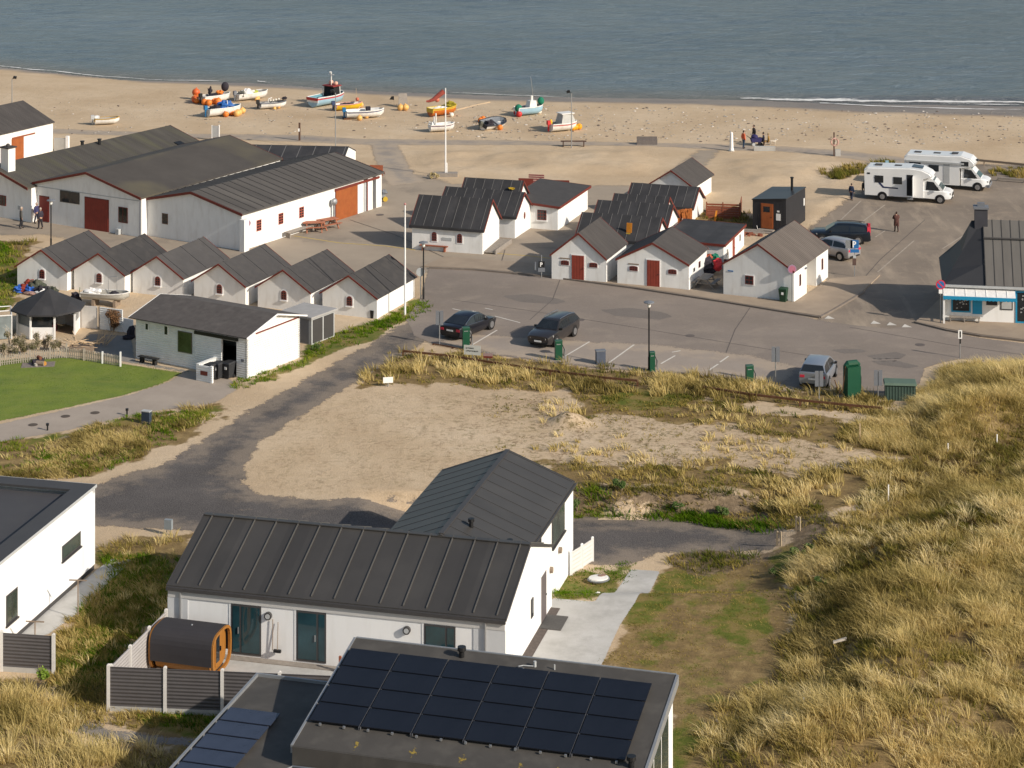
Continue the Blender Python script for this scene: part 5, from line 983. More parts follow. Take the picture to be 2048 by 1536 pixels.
car('dark blue black estate car with tall red tail lights parked by the sand', x, y, 172, paint('midnight_paint', (.008,.013,.022)),
 [(-2.38,.32,.98,1.02,.88),(-2.2,.26,.99,1.03,.96),(-1.2,.24,.97,1.0,1),(0,.24,.95,.98,1),(1.2,.24,.93,.98,1),(2.0,.26,.86,.92,.95),(2.36,.32,.74,.80,.82)],
 [(-2.32,1.05),(-2.05,1.44),(-1.0,1.54),(0,1.54),(.35,1.5),(1.2,.97)], rails=BLACK, tailh=(.75,1.38), rw=.35)
x,y = at(1667,513)
car('silver hatchback with a round white disc in its rear window', x, y, 135, paint('silver_paint', (.42,.41,.42), .35, .5),
 [(-2.0,.32,.98,1.02,.90),(-1.9,.26,1.0,1.04,.97),(-1.0,.24,.98,1.0,1),(0,.24,.94,.97,1),(1.0,.24,.92,.95,1),(1.7,.26,.86,.90,.95),(2.0,.32,.72,.78,.80)],
 [(-1.95,1.06),(-1.5,1.44),(-.9,1.5),(.1,1.5),(.45,1.46),(1.3,.97)], rw=.33, wb=(-1.25,1.3), wid=.88)
# motorhomes
def motorhome(label, x, y, deg, kind):
    t = thing('motorhome', label, 'motorhome', x, y, .012, deg, 'white motorhomes by the beach')
    MW = paint('motorhome_white', (.78,.78,.77), .35, 0); W = 1.15; b = MB()
    if kind == 0: prof = [(-3.65,.42),(1.35,.42),(1.35,2.05),(1.95,2.12),(2.15,2.28),(1.9,2.52),(1.2,2.84),(.2,2.93),(-3.45,2.80),(-3.7,2.62)]
    else: prof = [(-3.6,.42),(1.2,.42),(1.2,1.95),(2.0,1.98),(2.5,2.18),(2.55,2.42),(2.15,2.80),(1.3,3.05),(.3,2.98),(-3.4,2.92),(-3.65,2.7)]
    b.hexa([(p,-W,z) for p,z in prof], [(p,W,z) for p,z in prof]); o = b.done('body', MW, t)
    bm = bmesh.new(); bm.from_mesh(o.data); bmesh.ops.bevel(bm, geom=[e for e in bm.edges if abs(abs(e.verts[0].co.y)-W) < .01 and abs(abs(e.verts[1].co.y)-W) < .01 and e.verts[0].co.y*e.verts[1].co.y > 0 and min(e.verts[0].co.z, e.verts[1].co.z) > 1.9], offset=.10, segments=3, affect='EDGES'); bm.to_mesh(o.data); bm.free()
    cabp = [(1.3,.40,1.05,1.0),(2.2,.38,1.05,1.0),(3.0,.38,1.05,.98),(3.45,.40,.98,.92),(3.72,.46,.84,.80)]
    MB().loft([[(X,-.98*k,zb),(X,-.98*k,zt-.05),(X,-.86*k,zt+.06),(X,.86*k,zt+.06),(X,.98*k,zt-.05),(X,.98*k,zb)] for X,zb,zt,k in cabp]).done('cab', MW, t, smooth=40)
    MB().loft([[(X,-.92,1.0),(X,-w,z),(X,w,z),(X,.92,1.0)] for X,z,w in ((1.3,2.1,.84),(1.95,2.1,.84),(2.35,1.85,.86),(3.05,1.10,.90))]).done('cab_roof', MW, t)
    n_ = Vector((.75,0,.7)).normalized()*.02; q = [Vector((2.15,-.80,1.99)),Vector((2.15,.80,1.99)),Vector((3.0,.86,1.16)),Vector((3.0,-.86,1.16))]; MB().hexa([v-n_ for v in q],[v+n_ for v in q]).done('windscreen', mat('teal_screen_glass', (.03,.06,.065), .05, .3, 1, spec=.7), t)
    for s in (-1,1):
        MB().add([(1.55,s*.955,1.10),(2.75,s*.945,1.10),(2.2,s*.905,1.80),(1.6,s*.905,1.85)], [(0,1,2,3)]).done('cab_window', GLASS, t)
        for wx_ in (-2.15,2.75): MB().disc((wx_,s*(W-.06 if wx_ < 0 else .975),.36), .42, 'y', .02 if wx_ > 0 else .07, 20).done('wheel_arch', BLACK, t); wheel(t, wx_, s*(W-.10 if wx_ < 0 else .92), .34)
        MB().box(2.5,2.62,s*1.15-.08,s*1.15+.08,1.15,1.42).done('mirror', BLACK, t); MB().box(3.42,3.7,s*.72-.14,s*.72+.14,.78,.93).done('headlight', mat('headlight_glass', (.55,.55,.55)), t)
        MB().box(-3.68,-3.62,s*.9-.08,s*.9+.08,.8,1.2).done('taillight', SRED, t)
    MB().box(3.68,3.76,-.5,.5,.62,.82).box(3.66,3.74,-.8,.8,.40,.56).done('grille', BLACK, t); MB().box(3.76,3.775,-.26,.26,.50,.60).done('number_plate', WTRIM, t)
    fr = lambda u,o_,z: (u,-W-o_,z)
    if kind == 0:
        MB().plate(rect(-2.8,-2.05,1.55,2.15), -.01,.03,fr).done('window', GLASS, t); MB().plate(rect(-1.2,-.45,1.50,2.10), -.01,.03,fr).done('window', GLASS, t)
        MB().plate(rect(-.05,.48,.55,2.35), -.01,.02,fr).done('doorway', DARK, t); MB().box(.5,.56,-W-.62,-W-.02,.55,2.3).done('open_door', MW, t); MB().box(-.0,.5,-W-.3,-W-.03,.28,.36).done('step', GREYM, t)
        MB().plate([(-2.9,1.95),(-2.7,1.95),(-2.0,1.22),(-.8,1.18),(-.8,1.08),(-2.1,1.10)], 0,.012,fr).done('side_stripe', mat('navy_stripe', (.02,.03,.09), .4), t); MB().plate(rect(-3.45,-3.2,2.22,2.36), 0, .02, fr).done('vent', BLACK, t)
        MB().hexa([(.35,-.6,2.93),(1.25,-.6,2.84),(1.25,.6,2.84),(.35,.6,2.93)], [(.35,-.6,2.97),(1.25,-.6,2.88),(1.25,.6,2.88),(.35,.6,2.97)]).done('roof_window', GLASS, t)
        b = MB(); [b.tube([(-3.78,q,.5),(-3.78,q,1.55)], .03, 6) for q in (-.5,.5)]; b.tube([(-3.8,-.7,.9),(-3.8,.7,.9)], .05, 6).disc((-3.95,-.45,.95),.33,'x',.03,16).disc((-3.95,.45,.95),.33,'x',.03,16); b.done('bicycle_rack', BLACK, t)
    else:
        MB().plate(rect(-3.2,-2.2,1.6,2.25), -.01,.03,fr).done('window', GLASS, t); MB().plate(rect(1.35,2.0,2.15,2.55), -.01,.03,fr).done('window', GLASS, t); MB().plate(rect(-1.5,-.6,1.55,2.1), -.01,.03,fr).done('window', GLASS, t)
        MB().plate(rect(-3.5,1.6,2.28,2.42), 0, .12, fr).done('awning_case', GREYL, t); MB().box(-3.72,-3.64,-.9,.9,.45,.7).done('rear_bumper', GREYP, t); MB().plate(rect(-.2,.35,.55,2.2), 0, .02, fr).done('side_door', GREYL, t)
        MB().ball((2.6,.3,2.5),(.16,.2,.12),10,6).done('roof_camera', BLACK, t); MB().box(3.55,3.79,-.95,.95,.36,.58).done('front_bumper', GREYP, t)
    for xx in (-2.6,-.9): zz_ = 2.93 if kind else 2.86; MB().box(xx-.3,xx+.3,-.3,.3,zz_-.08,zz_+.05).done('roof_hatch', FRAMED, t)
    if kind: MB().box(.4,.95,-.3,.3,2.95,3.09).done('roof_hatch', FRAMED, t)
    return t
x,y = at(1818,399); motorhome('white motorhome with blue side stripe and open living door', x, y, -17, 0)
x,y = at(1895,374); motorhome('white motorhome with sleeping nook over the cab, farther from the road', x, y, -19, 1)
# ------------------------------------------------------------------ poles, lamps and signs
def lamp(label, px, py, h, deg=0):
    x,y = gp(px,py); t = thing('street_lamp', label, 'street lamp', x, y, 0, deg, 'black post lamps along the road')
    MB().tube([(0,0,0),(0,0,.9),(0,0,.95),(0,0,h-.35)], [.07,.07,.05,.05], 8).done('pole', BLACK, t)
    MB().tube([(0,0,h-.35),(0,0,h-.28),(0,0,h-.05)], [.06,.11,.12], 10).done('lantern', LAMPG, t); MB().tube([(0,0,h-.03),(0,0,h+.02),(0,0,h+.10)], [.34,.33,.06], 14).done('lamp_hat', GREYP, t)
lamp('black post lamp with flat hat in the middle of the parking row', 1298, 742, 4.4); lamp('black post lamp with flat hat at the corner of the rightmost small hut', 847, 599, 4.1)
lamp('black post lamp with flat hat in front of the hall behind the six huts', 102, 500, 3.9)
def mast(label, px, py, h, deg):
    x,y = gp(px,py); t = thing('beach_lamp', label, 'street lamp', x, y, hz(x,y), deg, 'tall floodlight masts on the beach path')
    MB().tube([(0,0,-.1),(0,0,h)], [.06,.04], 8).done('pole', GREYM, t); MB().tube([(0,0,h),(-.25,0,h+.05)], .03, 6).hexa([(-.45,-.15,h+.0),(-.1,-.15,h+.12),(-.1,.15,h+.12),(-.45,.15,h+.0)], [(-.5,-.15,h+.25),(-.2,-.15,h+.32),(-.2,.15,h+.32),(-.5,.15,h+.25)]).done('floodlight', BLACK, t)
mast('tall grey floodlight mast beside the brown beach bench', 1143, 296, 5.3, 0); mast('tall thin floodlight mast behind the hall roof with white end gable', 671, 302, 5.6, 0); mast('tall floodlight mast at the far left edge of the beach', 24, 216, 3.1, 180)
x,y = gp(810,630); t = thing('flagpole', 'white flagpole on the verge beside the six huts', 'flagpole', x, y, 0, 0); MB().tube([(0,0,0),(0,0,7.7)], [.075,.05], 8).done('pole', WTRIM, t); MB().ball((0,0,7.75),.09,8,6).done('finial', mat('rose_knob', (.45,.22,.2), .5), t)
x,y = gp(891,352); t = thing('windsock_mast', 'white mast with red windsock between the huts and the beach', 'mast', x, y, 0, 0); MB().tube([(0,0,0),(0,0,8.0)], [.08,.05], 8).tube([(.12,0,0),(.12,0,1.2)], .05, 6).done('pole', WTRIM, t)
b = MB(); pts = [(-.15,0,7.7),(-.6,0,7.35),(-1.1,0,6.95),(-1.5,0,6.8),(-1.75,0,6.78)]; b.tube(pts, [.24,.22,.17,.12,.08], 10, caps=False); b.tube([(0,0,7.75),(-.15,0,7.7)], .02, 5); b.done('windsock', mat('faded_red_cloth', (.40,.085,.06), .8, .2, 3), t)
b = MB().box(-1.2,1.1,-.5,.4,-.1,.32).done('mast_base', WOODG, t)
def sign(label, px, py, h, plates, deg=0, cat='sign', name='road_sign', pr=.035, z=None, pm=GREYM):
    """plates: (kind, z centre, w, h, material, extra)"""
    x,y = gp(px,py); t = thing(name, label, cat, x, y, hz(x,y), deg); MB().tube([(0,0,-.1),(0,0,h)], pr, 8).done('pole', pm, t); fm = lambda u,o,z: (u,-.04-o,z)
    for p in plates:
        k, zc, w, hh, m = p[:5]; u0 = p[5] if len(p) > 5 else 0
        if k == 'r': MB().plate(rect(u0-w/2,u0+w/2,zc-hh/2,zc+hh/2), 0, .02, fm).done('plate', m, t)
        elif k == 'c':
            c = lambda r: [(u0+r*math.cos(a), zc+r*math.sin(a)) for a in np.linspace(0,2*math.pi,25)[:-1]]; MB().plate(c(w/2), 0, .02, fm, 0).done('plate', m, t)
            if hh: MB().plate(c(w/2*.76), .018, .026, fm).done('disc', hh, t)
        elif k == 'x':
            for s in ((1,) if hh == 1 else (1,-1)): d = w/2*.62; MB().plate([(-d*s-.03,zc+d-.03),(-d*s+.03,zc+d+.03),(d*s+.03,zc-d+.03),(d*s-.03,zc-d-.03)], .024, .032, fm).done('bar', m, t)
        elif k == 'P':
            b = MB(); s_ = w; b.plate(rect(u0-s_*.5,u0-s_*.22,zc-s_*.8,zc+s_*.8), .02, .032, fm); ro = [(u0-s_*.22+.62*s_*math.cos(a), zc+s_*.33+.47*s_*math.sin(a)) for a in np.linspace(-math.pi/2,math.pi/2,9)]; ri = [(u0-s_*.22+.30*s_*math.cos(a), zc+s_*.33+.20*s_*math.sin(a)) for a in np.linspace(-math.pi/2,math.pi/2,9)]
            for i in range(8): b.plate([ro[i],ro[i+1],ri[i+1],ri[i]], .02, .032, fm)
            b.done('letter', m, t)
    return t
sign('blue parking sign with P on a post at the car park entrance', 1709, 553, 2.75, [('r',2.42,.62,.62,BLUE),('P',2.42,.30,0,WTRIM),('r',1.92,.66,.26,BLUE),('r',2.42,.5,.62,GREYM,-.42),('r',1.48,.22,.2,GREYL),('r',1.1,.28,.5,mat('ticket_box_brown', (.10,.06,.05), .6),-.02)])
sign('black parking sign with white P beside the leftmost red door hut', 1083, 556, 1.7, [('r',1.02,.46,.46,BLACK),('P',1.02,.2,0,WTRIM),('r',.62,.5,.3,GREYP),('r',.9,.1,.6,GREYP,-.45)])
sign('round no parking sign at the corner of the kiosk screen', 1881, 648, 3.0, [('c',2.72,.66,BLUE,SRED),('x',2.72,.66,1,SRED),('r',2.25,.25,.28,WTRIM)])
sign('faded round no stopping sign in front of the toilet building corner', 1584, 606, 2.75, [('c',2.42,.62,mat('faded_pink', (.42,.14,.20), .7),mat('faded_violet', (.34,.20,.30), .7))])
sign('faded round no stopping sign at the corner of the right hall', 494, 500, 2.4, [('c',2.12,.6,mat('faded_pink', (.55,.16,.28)),mat('faded_violet', (.40,.20,.38)))], pr=.04, pm=SRED)
sign('round grey sign seen from behind beside the hut corner lamp', 841, 598, 2.3, [('c',1.95,.62,0,GREYL)])
sign('narrow white bus stop sign on the far side of the road', 1920, 716, 1.9, [('r',1.55,.26,.55,WTRIM),('r',1.55,.10,.42,BLACK),('r',1.1,.10,.3,BLACK)], name='bus_stop_sign')
for px,py,h,lb in ((879,690,2.2,'pair of dark sign backs on a post left of the black saloon'),(1551,766,2.2,'pair of dark sign backs on a post left of the silver grey hatchback'),(1638,800,1.7,'pair of dark sign backs on a post in front of the silver grey hatchback'),(1756,800,1.75,'pair of dark sign backs on a post between big charger and green cabinet')):
    sign(lb, px, py, h, [('r',h-.38,.23,.95,GREYP,-.14),('r',h-.38,.23,.95,GREYP,.14)], cat='sign', name='charging_sign')
t = sign('grey white notice board with two lines of dark lettering in the verge', 945, 722, .85, [('r',.72,1.12,.62,mat('faded_board', (.50,.51,.48), .7, .08, 3))], deg=-14, name='notice_board'); fm = lambda u,o,z: (u,-.04-o,z); rd = random.Random(3); b = MB()
for z0,n_ in ((.84,11),(.66,15)):
    u = -.42
    for _ in range(n_):
        w_ = rd.uniform(.03,.05); hh = rd.choice((.07,.09,.09)); b.plate(rect(u,u+.016,z0-hh/2,z0+hh/2), .02,.026,fm); b.plate(rect(u,u+w_,z0-hh/2+rd.choice((0,.035,.07)),z0-hh/2+.018+rd.choice((0,.035,.05))), .02,.026,fm); u += w_+.012
b.done('lettering', BLACK, t)
sign('small reddish sign standing low in grass beside the notice board', 976, 722, .55, [('r',.42,.62,.18,mat('dull_pink', (.30,.20,.19), .7)),('r',.27,.62,.12,RED)], deg=-8)
sign('small blank white sign standing in the grassy sand plot', 776, 773, .6, [('r',.42,.62,.36,WTRIM)], deg=10)
sign('small blue sign on a pole in dry grass beside the motorhomes', 1774, 348, 1.3, [('r',1.0,.3,.5,mat('pale_blue_sign', (.25,.42,.5), .6))])
# green charging posts, big charger, cabinets
def charger(label, px, py, h, w=.46, d=.30, deg=12):
    x,y = gp(px,py); t = thing('charging_post', label, 'charging post', x, y, hz(x,y), deg, 'green charging posts'); MB().box(-w/2,w/2,-d/2,d/2,-.1,h).done('body', GREEN, t); MB().hexa([(-w/2-.02,-d/2-.02,h),(w/2+.02,-d/2-.02,h),(w/2+.02,d/2+.02,h),(-w/2-.02,d/2+.02,h)], [(-w/2,-d/2,h+.05),(w/2,-d/2,h+.05),(w/2,d/2,h+.05),(-w/2,d/2,h+.05)]).done('cap', GREEN, t)
    MB().box(-w*.35,w*.25,-d/2-.01,-d/2,h-.22,h-.17).done('label_plate', GREYM, t); MB().tube([(w/2+.02,0,h*.8),(w/2+.14,-.05,h*.55),(w/2+.08,-.05,h*.2),(w/2+.02,0,h*.35)], .025, 6).done('cable', BLACK, t); MB().tube([(w/2+.22,.1,0),(w/2+.22,.1,h*.55)], .03, 6).done('guard_pole', GREYM, t)
charger('green charging post in front of the black saloon, beside the notice board', 932, 697, 1.38); charger('green charging post in front of the dark grey estate car', 1117, 720, 1.25)
charger('green charging post beside the middle lamp', 1304, 742, 1.2, .34); charger('lone green charging post left of the sign backs near the silver hatchback', 1499, 768, 1.15)
x,y = gp(1704,795); t = thing('fast_charger', 'tall wide green charger with hanging cables beside the silver hatchback', 'charging post', x, y, hz(x,y), 20)
MB().box(-.45,.45,-.3,.3,0,1.95).done('body', GREEN, t); MB().tube([(-.45,0,1.95),(-.3,0,2.1),(.3,0,2.1),(.45,0,1.95)], [.16,.2,.2,.16], 10).done('hood', GREEN, t); MB().tube([(-.5,-.1,2.05),(.3,-.1,2.05)], .05, 6).done('cable_arm', GREEN, t)
MB().tube([(-.5,-.1,2.02),(-.58,-.1,1.4),(-.7,-.1,.6),(-.85,-.05,.35),(-1.05,0,.8),(-1.2,0,1.2)], .03, 6).done('cable', RUST, t); MB().tube([(.5,0,1.6),(.62,0,1.2),(.6,0,.4),(.5,0,.3)], .035, 6).box(.45,.56,-.15,.15,.9,1.1).done('plug_holder', BLACK, t)
x,y = gp(1201,728); t = thing('cable_cabinet', 'dark blue grey cabinet in the grass between two charging posts', 'cabinet', x, y, hz(x,y), 12); MB().box(-.3,.3,-.18,.18,-.1,.85).done('body', mat('slate_cabinet', (.075,.09,.125), .6), t); MB().box(-.33,.33,-.21,.21,.85,.92).done('lid', GREYP, t)
x,y = gp(1800,797); t = thing('transformer_cabinet', 'dark green ribbed transformer cabinet at the edge of the dune', 'cabinet', x, y, hz(x,y), -6); MB().box(-.92,.92,-.5,.5,-.3,.95).done('body', GREEND, t); MB().hexa([(-1,-.58,.95),(1,-.58,.95),(1,.58,.95),(-1,.58,.95)], [(-.95,-.52,1.08),(.95,-.52,1.08),(.95,.52,1.08),(-.95,.52,1.08)]).done('lid', mat('pale_green_lid', (.10,.15,.11), .6), t)
x,y = gp(293,847); t = thing('cable_cabinet', 'dark blue cabinet with pale side beside the driveway', 'cabinet', x, y, 0, -20); MB().box(-.26,.26,-.15,.15,-.1,.72).done('body', mat('navy_cabinet', (.03,.045,.07), .6), t); MB().box(-.28,.28,-.17,.17,.72,.77).done('lid', GREYL, t)
x,y = gp(337,1070); t = thing('meter_box', 'small grey meter box on two legs beside the gravel track', 'cabinet', x, y, 0, -15); MB().box(-.2,.2,-.1,.1,.30,.80).done('body', mat('meter_grey', (.24,.27,.29), .6), t); MB().tube([(-.1,0,-.05),(-.1,0,.3)], .02, 6).tube([(.1,0,-.05),(.1,0,.3)], .02, 6).done('leg', GREYM, t)
for px,py,lb in ((254,831,'black garden light bollard nearer the dark blue cabinet'),(95,861,'black garden light bollard at the left end of the driveway verge')):
    x,y = gp(px,py); t = thing('bollard_light', lb, 'bollard', x, y, 0, 0); MB().tube([(0,0,0),(0,0,.30)], .05, 8).done('post', BLACK, t); MB().tube([(0,0,.30),(0,0,.42)], .09, 10).done('lamp_head', BLACK, t)
x,y = gp(1567,605); bin_('litter_bin', 'dark green litter bin with white emblem at the toilet building wall', x, y, -22, mat('bin_green', (.015,.05,.025), .5))
x,y = gp(745,636); tag(MB().tube([(0,0,0),(0,0,.55)], [.16,.19], 10).done('black_tub', BLACK, None, 0, (x,y,0)), 'small black tub at the sunlit corner of the rightmost small hut', 'tub')
for px,py,h,lb in ((156,1237,1.75,'taller T shaped clothes line post nearer the house corner'),(70,1300,1.25,'T shaped clothes line post behind the single dark fence panel')):
    x,y = gp(px,py); t = thing('clothes_post', lb, 'post', x, y, 0, -5); MB().tube([(0,0,-.1),(0,0,h)], .03, 6).done('post', WOOD, t); MB().box(-.42,.42,-.02,.02,h,h+.05).done('crossbar', WOOD, t)
for px,py,lb in ((131,833,'dark drain cover in the middle of the driveway'),(66,850,'dark drain cover on the driveway nearest the left edge'),(190,826,'dark drain cover on the driveway nearest the cabinet')):
    x,y = gp(px,py); tag(MB().tube([(0,0,.012),(0,0,.022)], .28, 16).done('drain_cover', mat('cast_iron', (.09,.07,.055), .8, .2, 8), None, 0, (x,y,0)), lb, 'drain cover')
# ------------------------------------------------------------------ benches and tables
def bench(label, px, py, l, deg, m, seat=.45, w=.42, legs=2):
    x,y = gp(px,py); t = thing('bench', label, 'bench', x, y, hz(x,y), deg); MB().box(-l/2,l/2,-w/2,w/2,seat-.06,seat).done('seat', m, t)
    for i in range(legs): u = -l/2+.25+(l-.5)*i/(legs-1); MB().box(u-.05,u+.05,-w/2+.03,w/2-.03,-.05,seat-.062).done('leg', m, t)
bench('red brown plank bench in front of the hut with two arched windows', 868, 502, 2.3, -18, WOODR); bench('long grey bench along the sunlit hall wall', 622, 462, 6.4, 57, WOODG, .5, .5, 3); bench('brown beach bench at the foot of the tall floodlight mast', 1147, 293, 2.5, 0, mat('dark_brown_timber', (.09,.05,.035), .8), .55, .4)
x,y = gp(1294,289); tag(MB().box(-1.0,1.0,-.2,.2,0,.5).box(-1.0,1.0,.15,.22,.5,.75).done('block_bench', mat('slatted_grey', (.15,.13,.12), .9, .2, 6), None, 0, (x,y,0)), 'solid grey slatted bench beside the beach path', 'bench')
def picnic(label, px, py, deg, m):
    x,y = gp(px,py); t = thing('picnic_table', label, 'picnic table', x, y, hz(x,y), deg); MB().box(-.9,.9,-.38,.38,.70,.75).done('table_top', m, t)
    for s in (-1,1):
        MB().box(-.9,.9,s*.72-.14,s*.72+.14,.42,.46).done('seat', m, t)
        b = MB(); u = s*.6
        for q in (-1,1): b.hexa([(u-.04,q*.75-.05,0),(u+.04,q*.75-.05,0),(u+.04,q*.75+.05,0),(u-.04,q*.75+.05,0)], [(u-.04,q*.25-.05,.69),(u+.04,q*.25-.05,.69),(u+.04,q*.25+.05,.69),(u-.04,q*.25+.05,.69)])
        b.box(u+s*.045-.02,u+s*.045+.02,-.85,.85,.35,.41); b.done('trestle', m, t)
picnic('red timber picnic table nearest the long bench by the hall', 628, 462, 8, mat('red_timber', (.36,.13,.07), .8, .2, 4)); picnic('red timber picnic table farther along the hall wall', 655, 456, 40, mat('red_timber', (.36,.13,.07)))
picnic('weathered grey picnic table between two white huts', 1412, 573, 68, WOODG)
# ------------------------------------------------------------------ beach furniture
x,y = gp(1463,302); t = thing('concrete_bollard', 'tall white tapered pillar beside the beach path', 'pillar', x, y, 0, 0); MB().tube([(0,0,0),(0,0,.3),(0,0,1.7),(0,0,1.8)], [.24,.19,.14,.10], 10).done('shaft', WTRIM, t); MB().tube([(0,0,0),(0,0,.08)], .3, 10).done('foot', CONC, t)
x,y = gp(1668,312); t = thing('lifebuoy_post', 'brown post with a pale lifebuoy beside a grey box', 'lifebuoy', x, y, hz(x,y), 0); MB().box(-.06,.06,-.06,.06,-.1,2.25).done('post', mat('dark_brown_timber', (.09,.05,.035)), t)
b = MB(); pts = [(.05+.34*math.cos(a),-.12,1.35+.34*math.sin(a)) for a in np.linspace(0,2*math.pi,17)]; b.tube(pts, .08, 7); b.done('lifebuoy', mat('faded_lifebuoy', (.55,.33,.28), .7, .2, 3), t); MB().box(.12,.62,-.1,.2,-.1,.62).done('equipment_box', CONC, t)
x,y = gp(599,281); t = thing('marker_post', 'brown marker post with small white tag by the beach path', 'post', x, y, 0, 0); MB().box(-.09,.09,-.09,.09,0,1.75).done('post', mat('dark_brown_timber', (.09,.05,.035)), t); MB().box(-.13,.02,-.11,-.095,.9,1.2).done('tag_plate', WTRIM, t)
x,y = gp(431,281); t = thing('information_stand', 'grey information board framed by white posts beside the beach path', 'board', x, y, 0, -12); MB().box(-.32,.32,-.03,.03,.35,1.45).done('board', GREYL, t); MB().box(-.40,-.33,-.05,.05,0,1.5).done('post', WTRIM, t); MB().box(.33,.42,-.06,.06,0,1.55).done('post', WTRIM, t)
x,y = gp(805,214); t = thing('net_hut_frame', 'small grey sloping board shelter standing on the beach', 'shelter', x, y, hz(x,y), 8); MB().hexa([(-.45,-.25,.2),(.55,-.25,.2),(.45,-.2,.2),(-.45,-.2,.2)], [(-.4,.35,1.4),(.5,.35,1.4),(.5,.4,1.4),(-.4,.4,1.4)]).done('board', WOODG, t); MB().box(-.45,-.38,-.2,.4,0,.2).box(.45,.52,-.2,.4,0,.2).tube([(-.38,.38,0),(-.38,.38,1.35)],.03,5).tube([(.48,.38,0),(.48,.38,1.35)],.03,5).done('support', WOODG, t)
x,y = gp(788,214); t = thing('marker_flag', 'small dark flag on a thin stick beside the grey beach shelter', 'flag', x, y, hz(x,y), 0); MB().tube([(0,0,0),(-.0,0,1.2)], .015, 5).done('stick', WOOD, t); MB().hexa([(-.5,-.01,.8),(0,-.01,.75),(0,-.01,1.15),(-.25,-.01,1.15)], [(-.5,.01,.8),(0,.01,.75),(0,.01,1.15),(-.25,.01,1.15)]).done('cloth', BLACK, t)
# guard rail by the far car park, rusty rails in the dune verge
def rail(label, px, h, m, pm, sec=(.06,.16), name='guard_rail', every=3.2, zoff=0):
    w = gpl(px); t = thing(name, label, 'guard rail', w[0][0], w[0][1], 0, 0); P = [Vector((x-w[0][0],y-w[0][1],hz(x,y)+zoff)) for x,y in w]; up = Vector((0,0,h)); b = MB()
    for a,c in zip(P[:-1],P[1:]):
        d = (c-a).normalized(); n_ = Vector((-d.y,d.x,0)).normalized()*sec[0]/2; q = [a-n_,c-n_,c+n_,a+n_]; b.hexa([v+up-Vector((0,0,sec[1])) for v in q],[v+up for v in q])
        L_ = (c-a).length; k = max(1,int(L_/every))
        for i in range(k+1):
            p = a.lerp(c,i/k)
            if i < k or c is P[-1]: MB().box(-.06,.06,-.06,.06,-.3,h-sec[1]-.003).xf(Matrix.Translation(p)).done('post', pm, t)
    b.done('rail', m, t)
rail('weathered timber guard rail between the car park and the beach', [(1838,318),(1968,331),(2100,344)], .55, WOOD, WOOD, (.1,.2)); rail('low timber edge beam in front of the dry grass at the right edge', [(1995,362),(2048,366),(2150,373)], .35, WOODG, WOODG, (.2,.2))
rail('low rusty steel rail running along the grass verge, left stretch', [(806,712),(900,722),(1010,739),(1100,752),(1210,766),(1275,772)], .40, RUST, RUST, (.09,.13)); rail('low rusty steel rail running along the grass verge, right stretch', [(1405,785),(1500,800),(1600,812),(1700,822),(1765,828)], .42, RUST, RUST, (.09,.13))
rail('thin rusty rail at the parking edge left of the first charging post', [(866,690),(905,697),(926,702)], .12, RUST, RUST, (.06,.06))
# red terrace fence, red beach fence, slatted deck, picket fence
x,y = gp(1412,436); t = thing('terrace_fence', 'red brown timber terrace fence beside the rear dark roofed hut', 'fence', x, y, .0, -8); M_ = mat('terrace_red', (.26,.075,.035), .8, .15, 3)
b = MB()
for k in range(5): b.box(0,2.75,-.03,.03,.28+k*.2,.42+k*.2)
b.done('front_rails', M_, t); [MB().box(u-.05,u+.05,-.05,.05,-.1,1.35).done('post', M_, t) for u in (.05,1.4,2.8)]; MB().box(2.8,2.86,0,3.0,.1,1.25).done('side_boards', M_, t); MB().box(0,2.8,0,3.0,.0,.22).done('deck', M_, t)
x,y = gp(1037,379); tag(MB().box(0,1.3,-.03,.03,.15,1.0).box(1.7,4.5,-.03,.03,.4,.9).done('red_fence', RED, None, 0, (x,y,0), R(-6)), 'red board fence behind the black battened hut roofs', 'fence')
x,y = gp(1072,372); t = thing('red_garden_bench', 'faded red slatted bench behind the black battened hut roofs', 'bench', x, y, 0, -10); m_ = mat('faded_red_slats', (.25,.075,.075), .8, .2, 5); MB().box(-.7,.7,-.25,.2,.4,.45).box(-.7,.7,.18,.24,.5,.62).box(-.7,.7,.18,.24,.68,.80).box(-.7,.7,.18,.24,.86,.98).done('slats', m_, t); MB().box(-.68,-.6,-.2,.24,0,.4).box(.6,.68,-.2,.24,0,.4).done('frame', m_, t)
x,y = gp(742,351); tag(MB().box(-.1,1.1,-.05,.05,.0,.95).done('red_wall_panel', WOODR, None, 0, (x,y,0), R(-6)), 'red timber panel standing behind the right end of the hall', 'panel')
x,y = gp(760,402); t = thing('hand_cart', 'red handled cart with grey load and yellow wheel at the hall corner', 'cart', x, y, 0, 20); MB().box(-.45,.4,-.35,.35,.35,.6).done('tray', GREYM, t); MB().disc((.35,-.4,.22),.22,'y',.05,14).done('wheel', mat('yellow_wheel', (.5,.33,.03), .6), t); MB().disc((.35,.4,.22),.22,'y',.05,14).done('wheel', TYRE, t); MB().box(-.6,-.45,-.3,.3,.5,1.7).done('handle_frame', RED, t); MB().lump((.25,0,.75),(.45,.3,.2),.2,2).done('load', GREYP, t)
x,y = gp(968,508); t = thing('slatted_deck', 'grey slatted timber ramp beside the sunlit gable of the bench hut', 'deck', x, y, 0, 72); b = MB()
for k in range(14): b.box(.1+k*.28,.32+k*.28,-.85,.35,.10+k*.012,.16+k*.012)
b.done('slats', WOODG, t); MB().box(.05,4.1,-.95,-.86,0,.34).box(.05,4.1,.36,.42,0,.34).done('edge_board', WOODG, t)
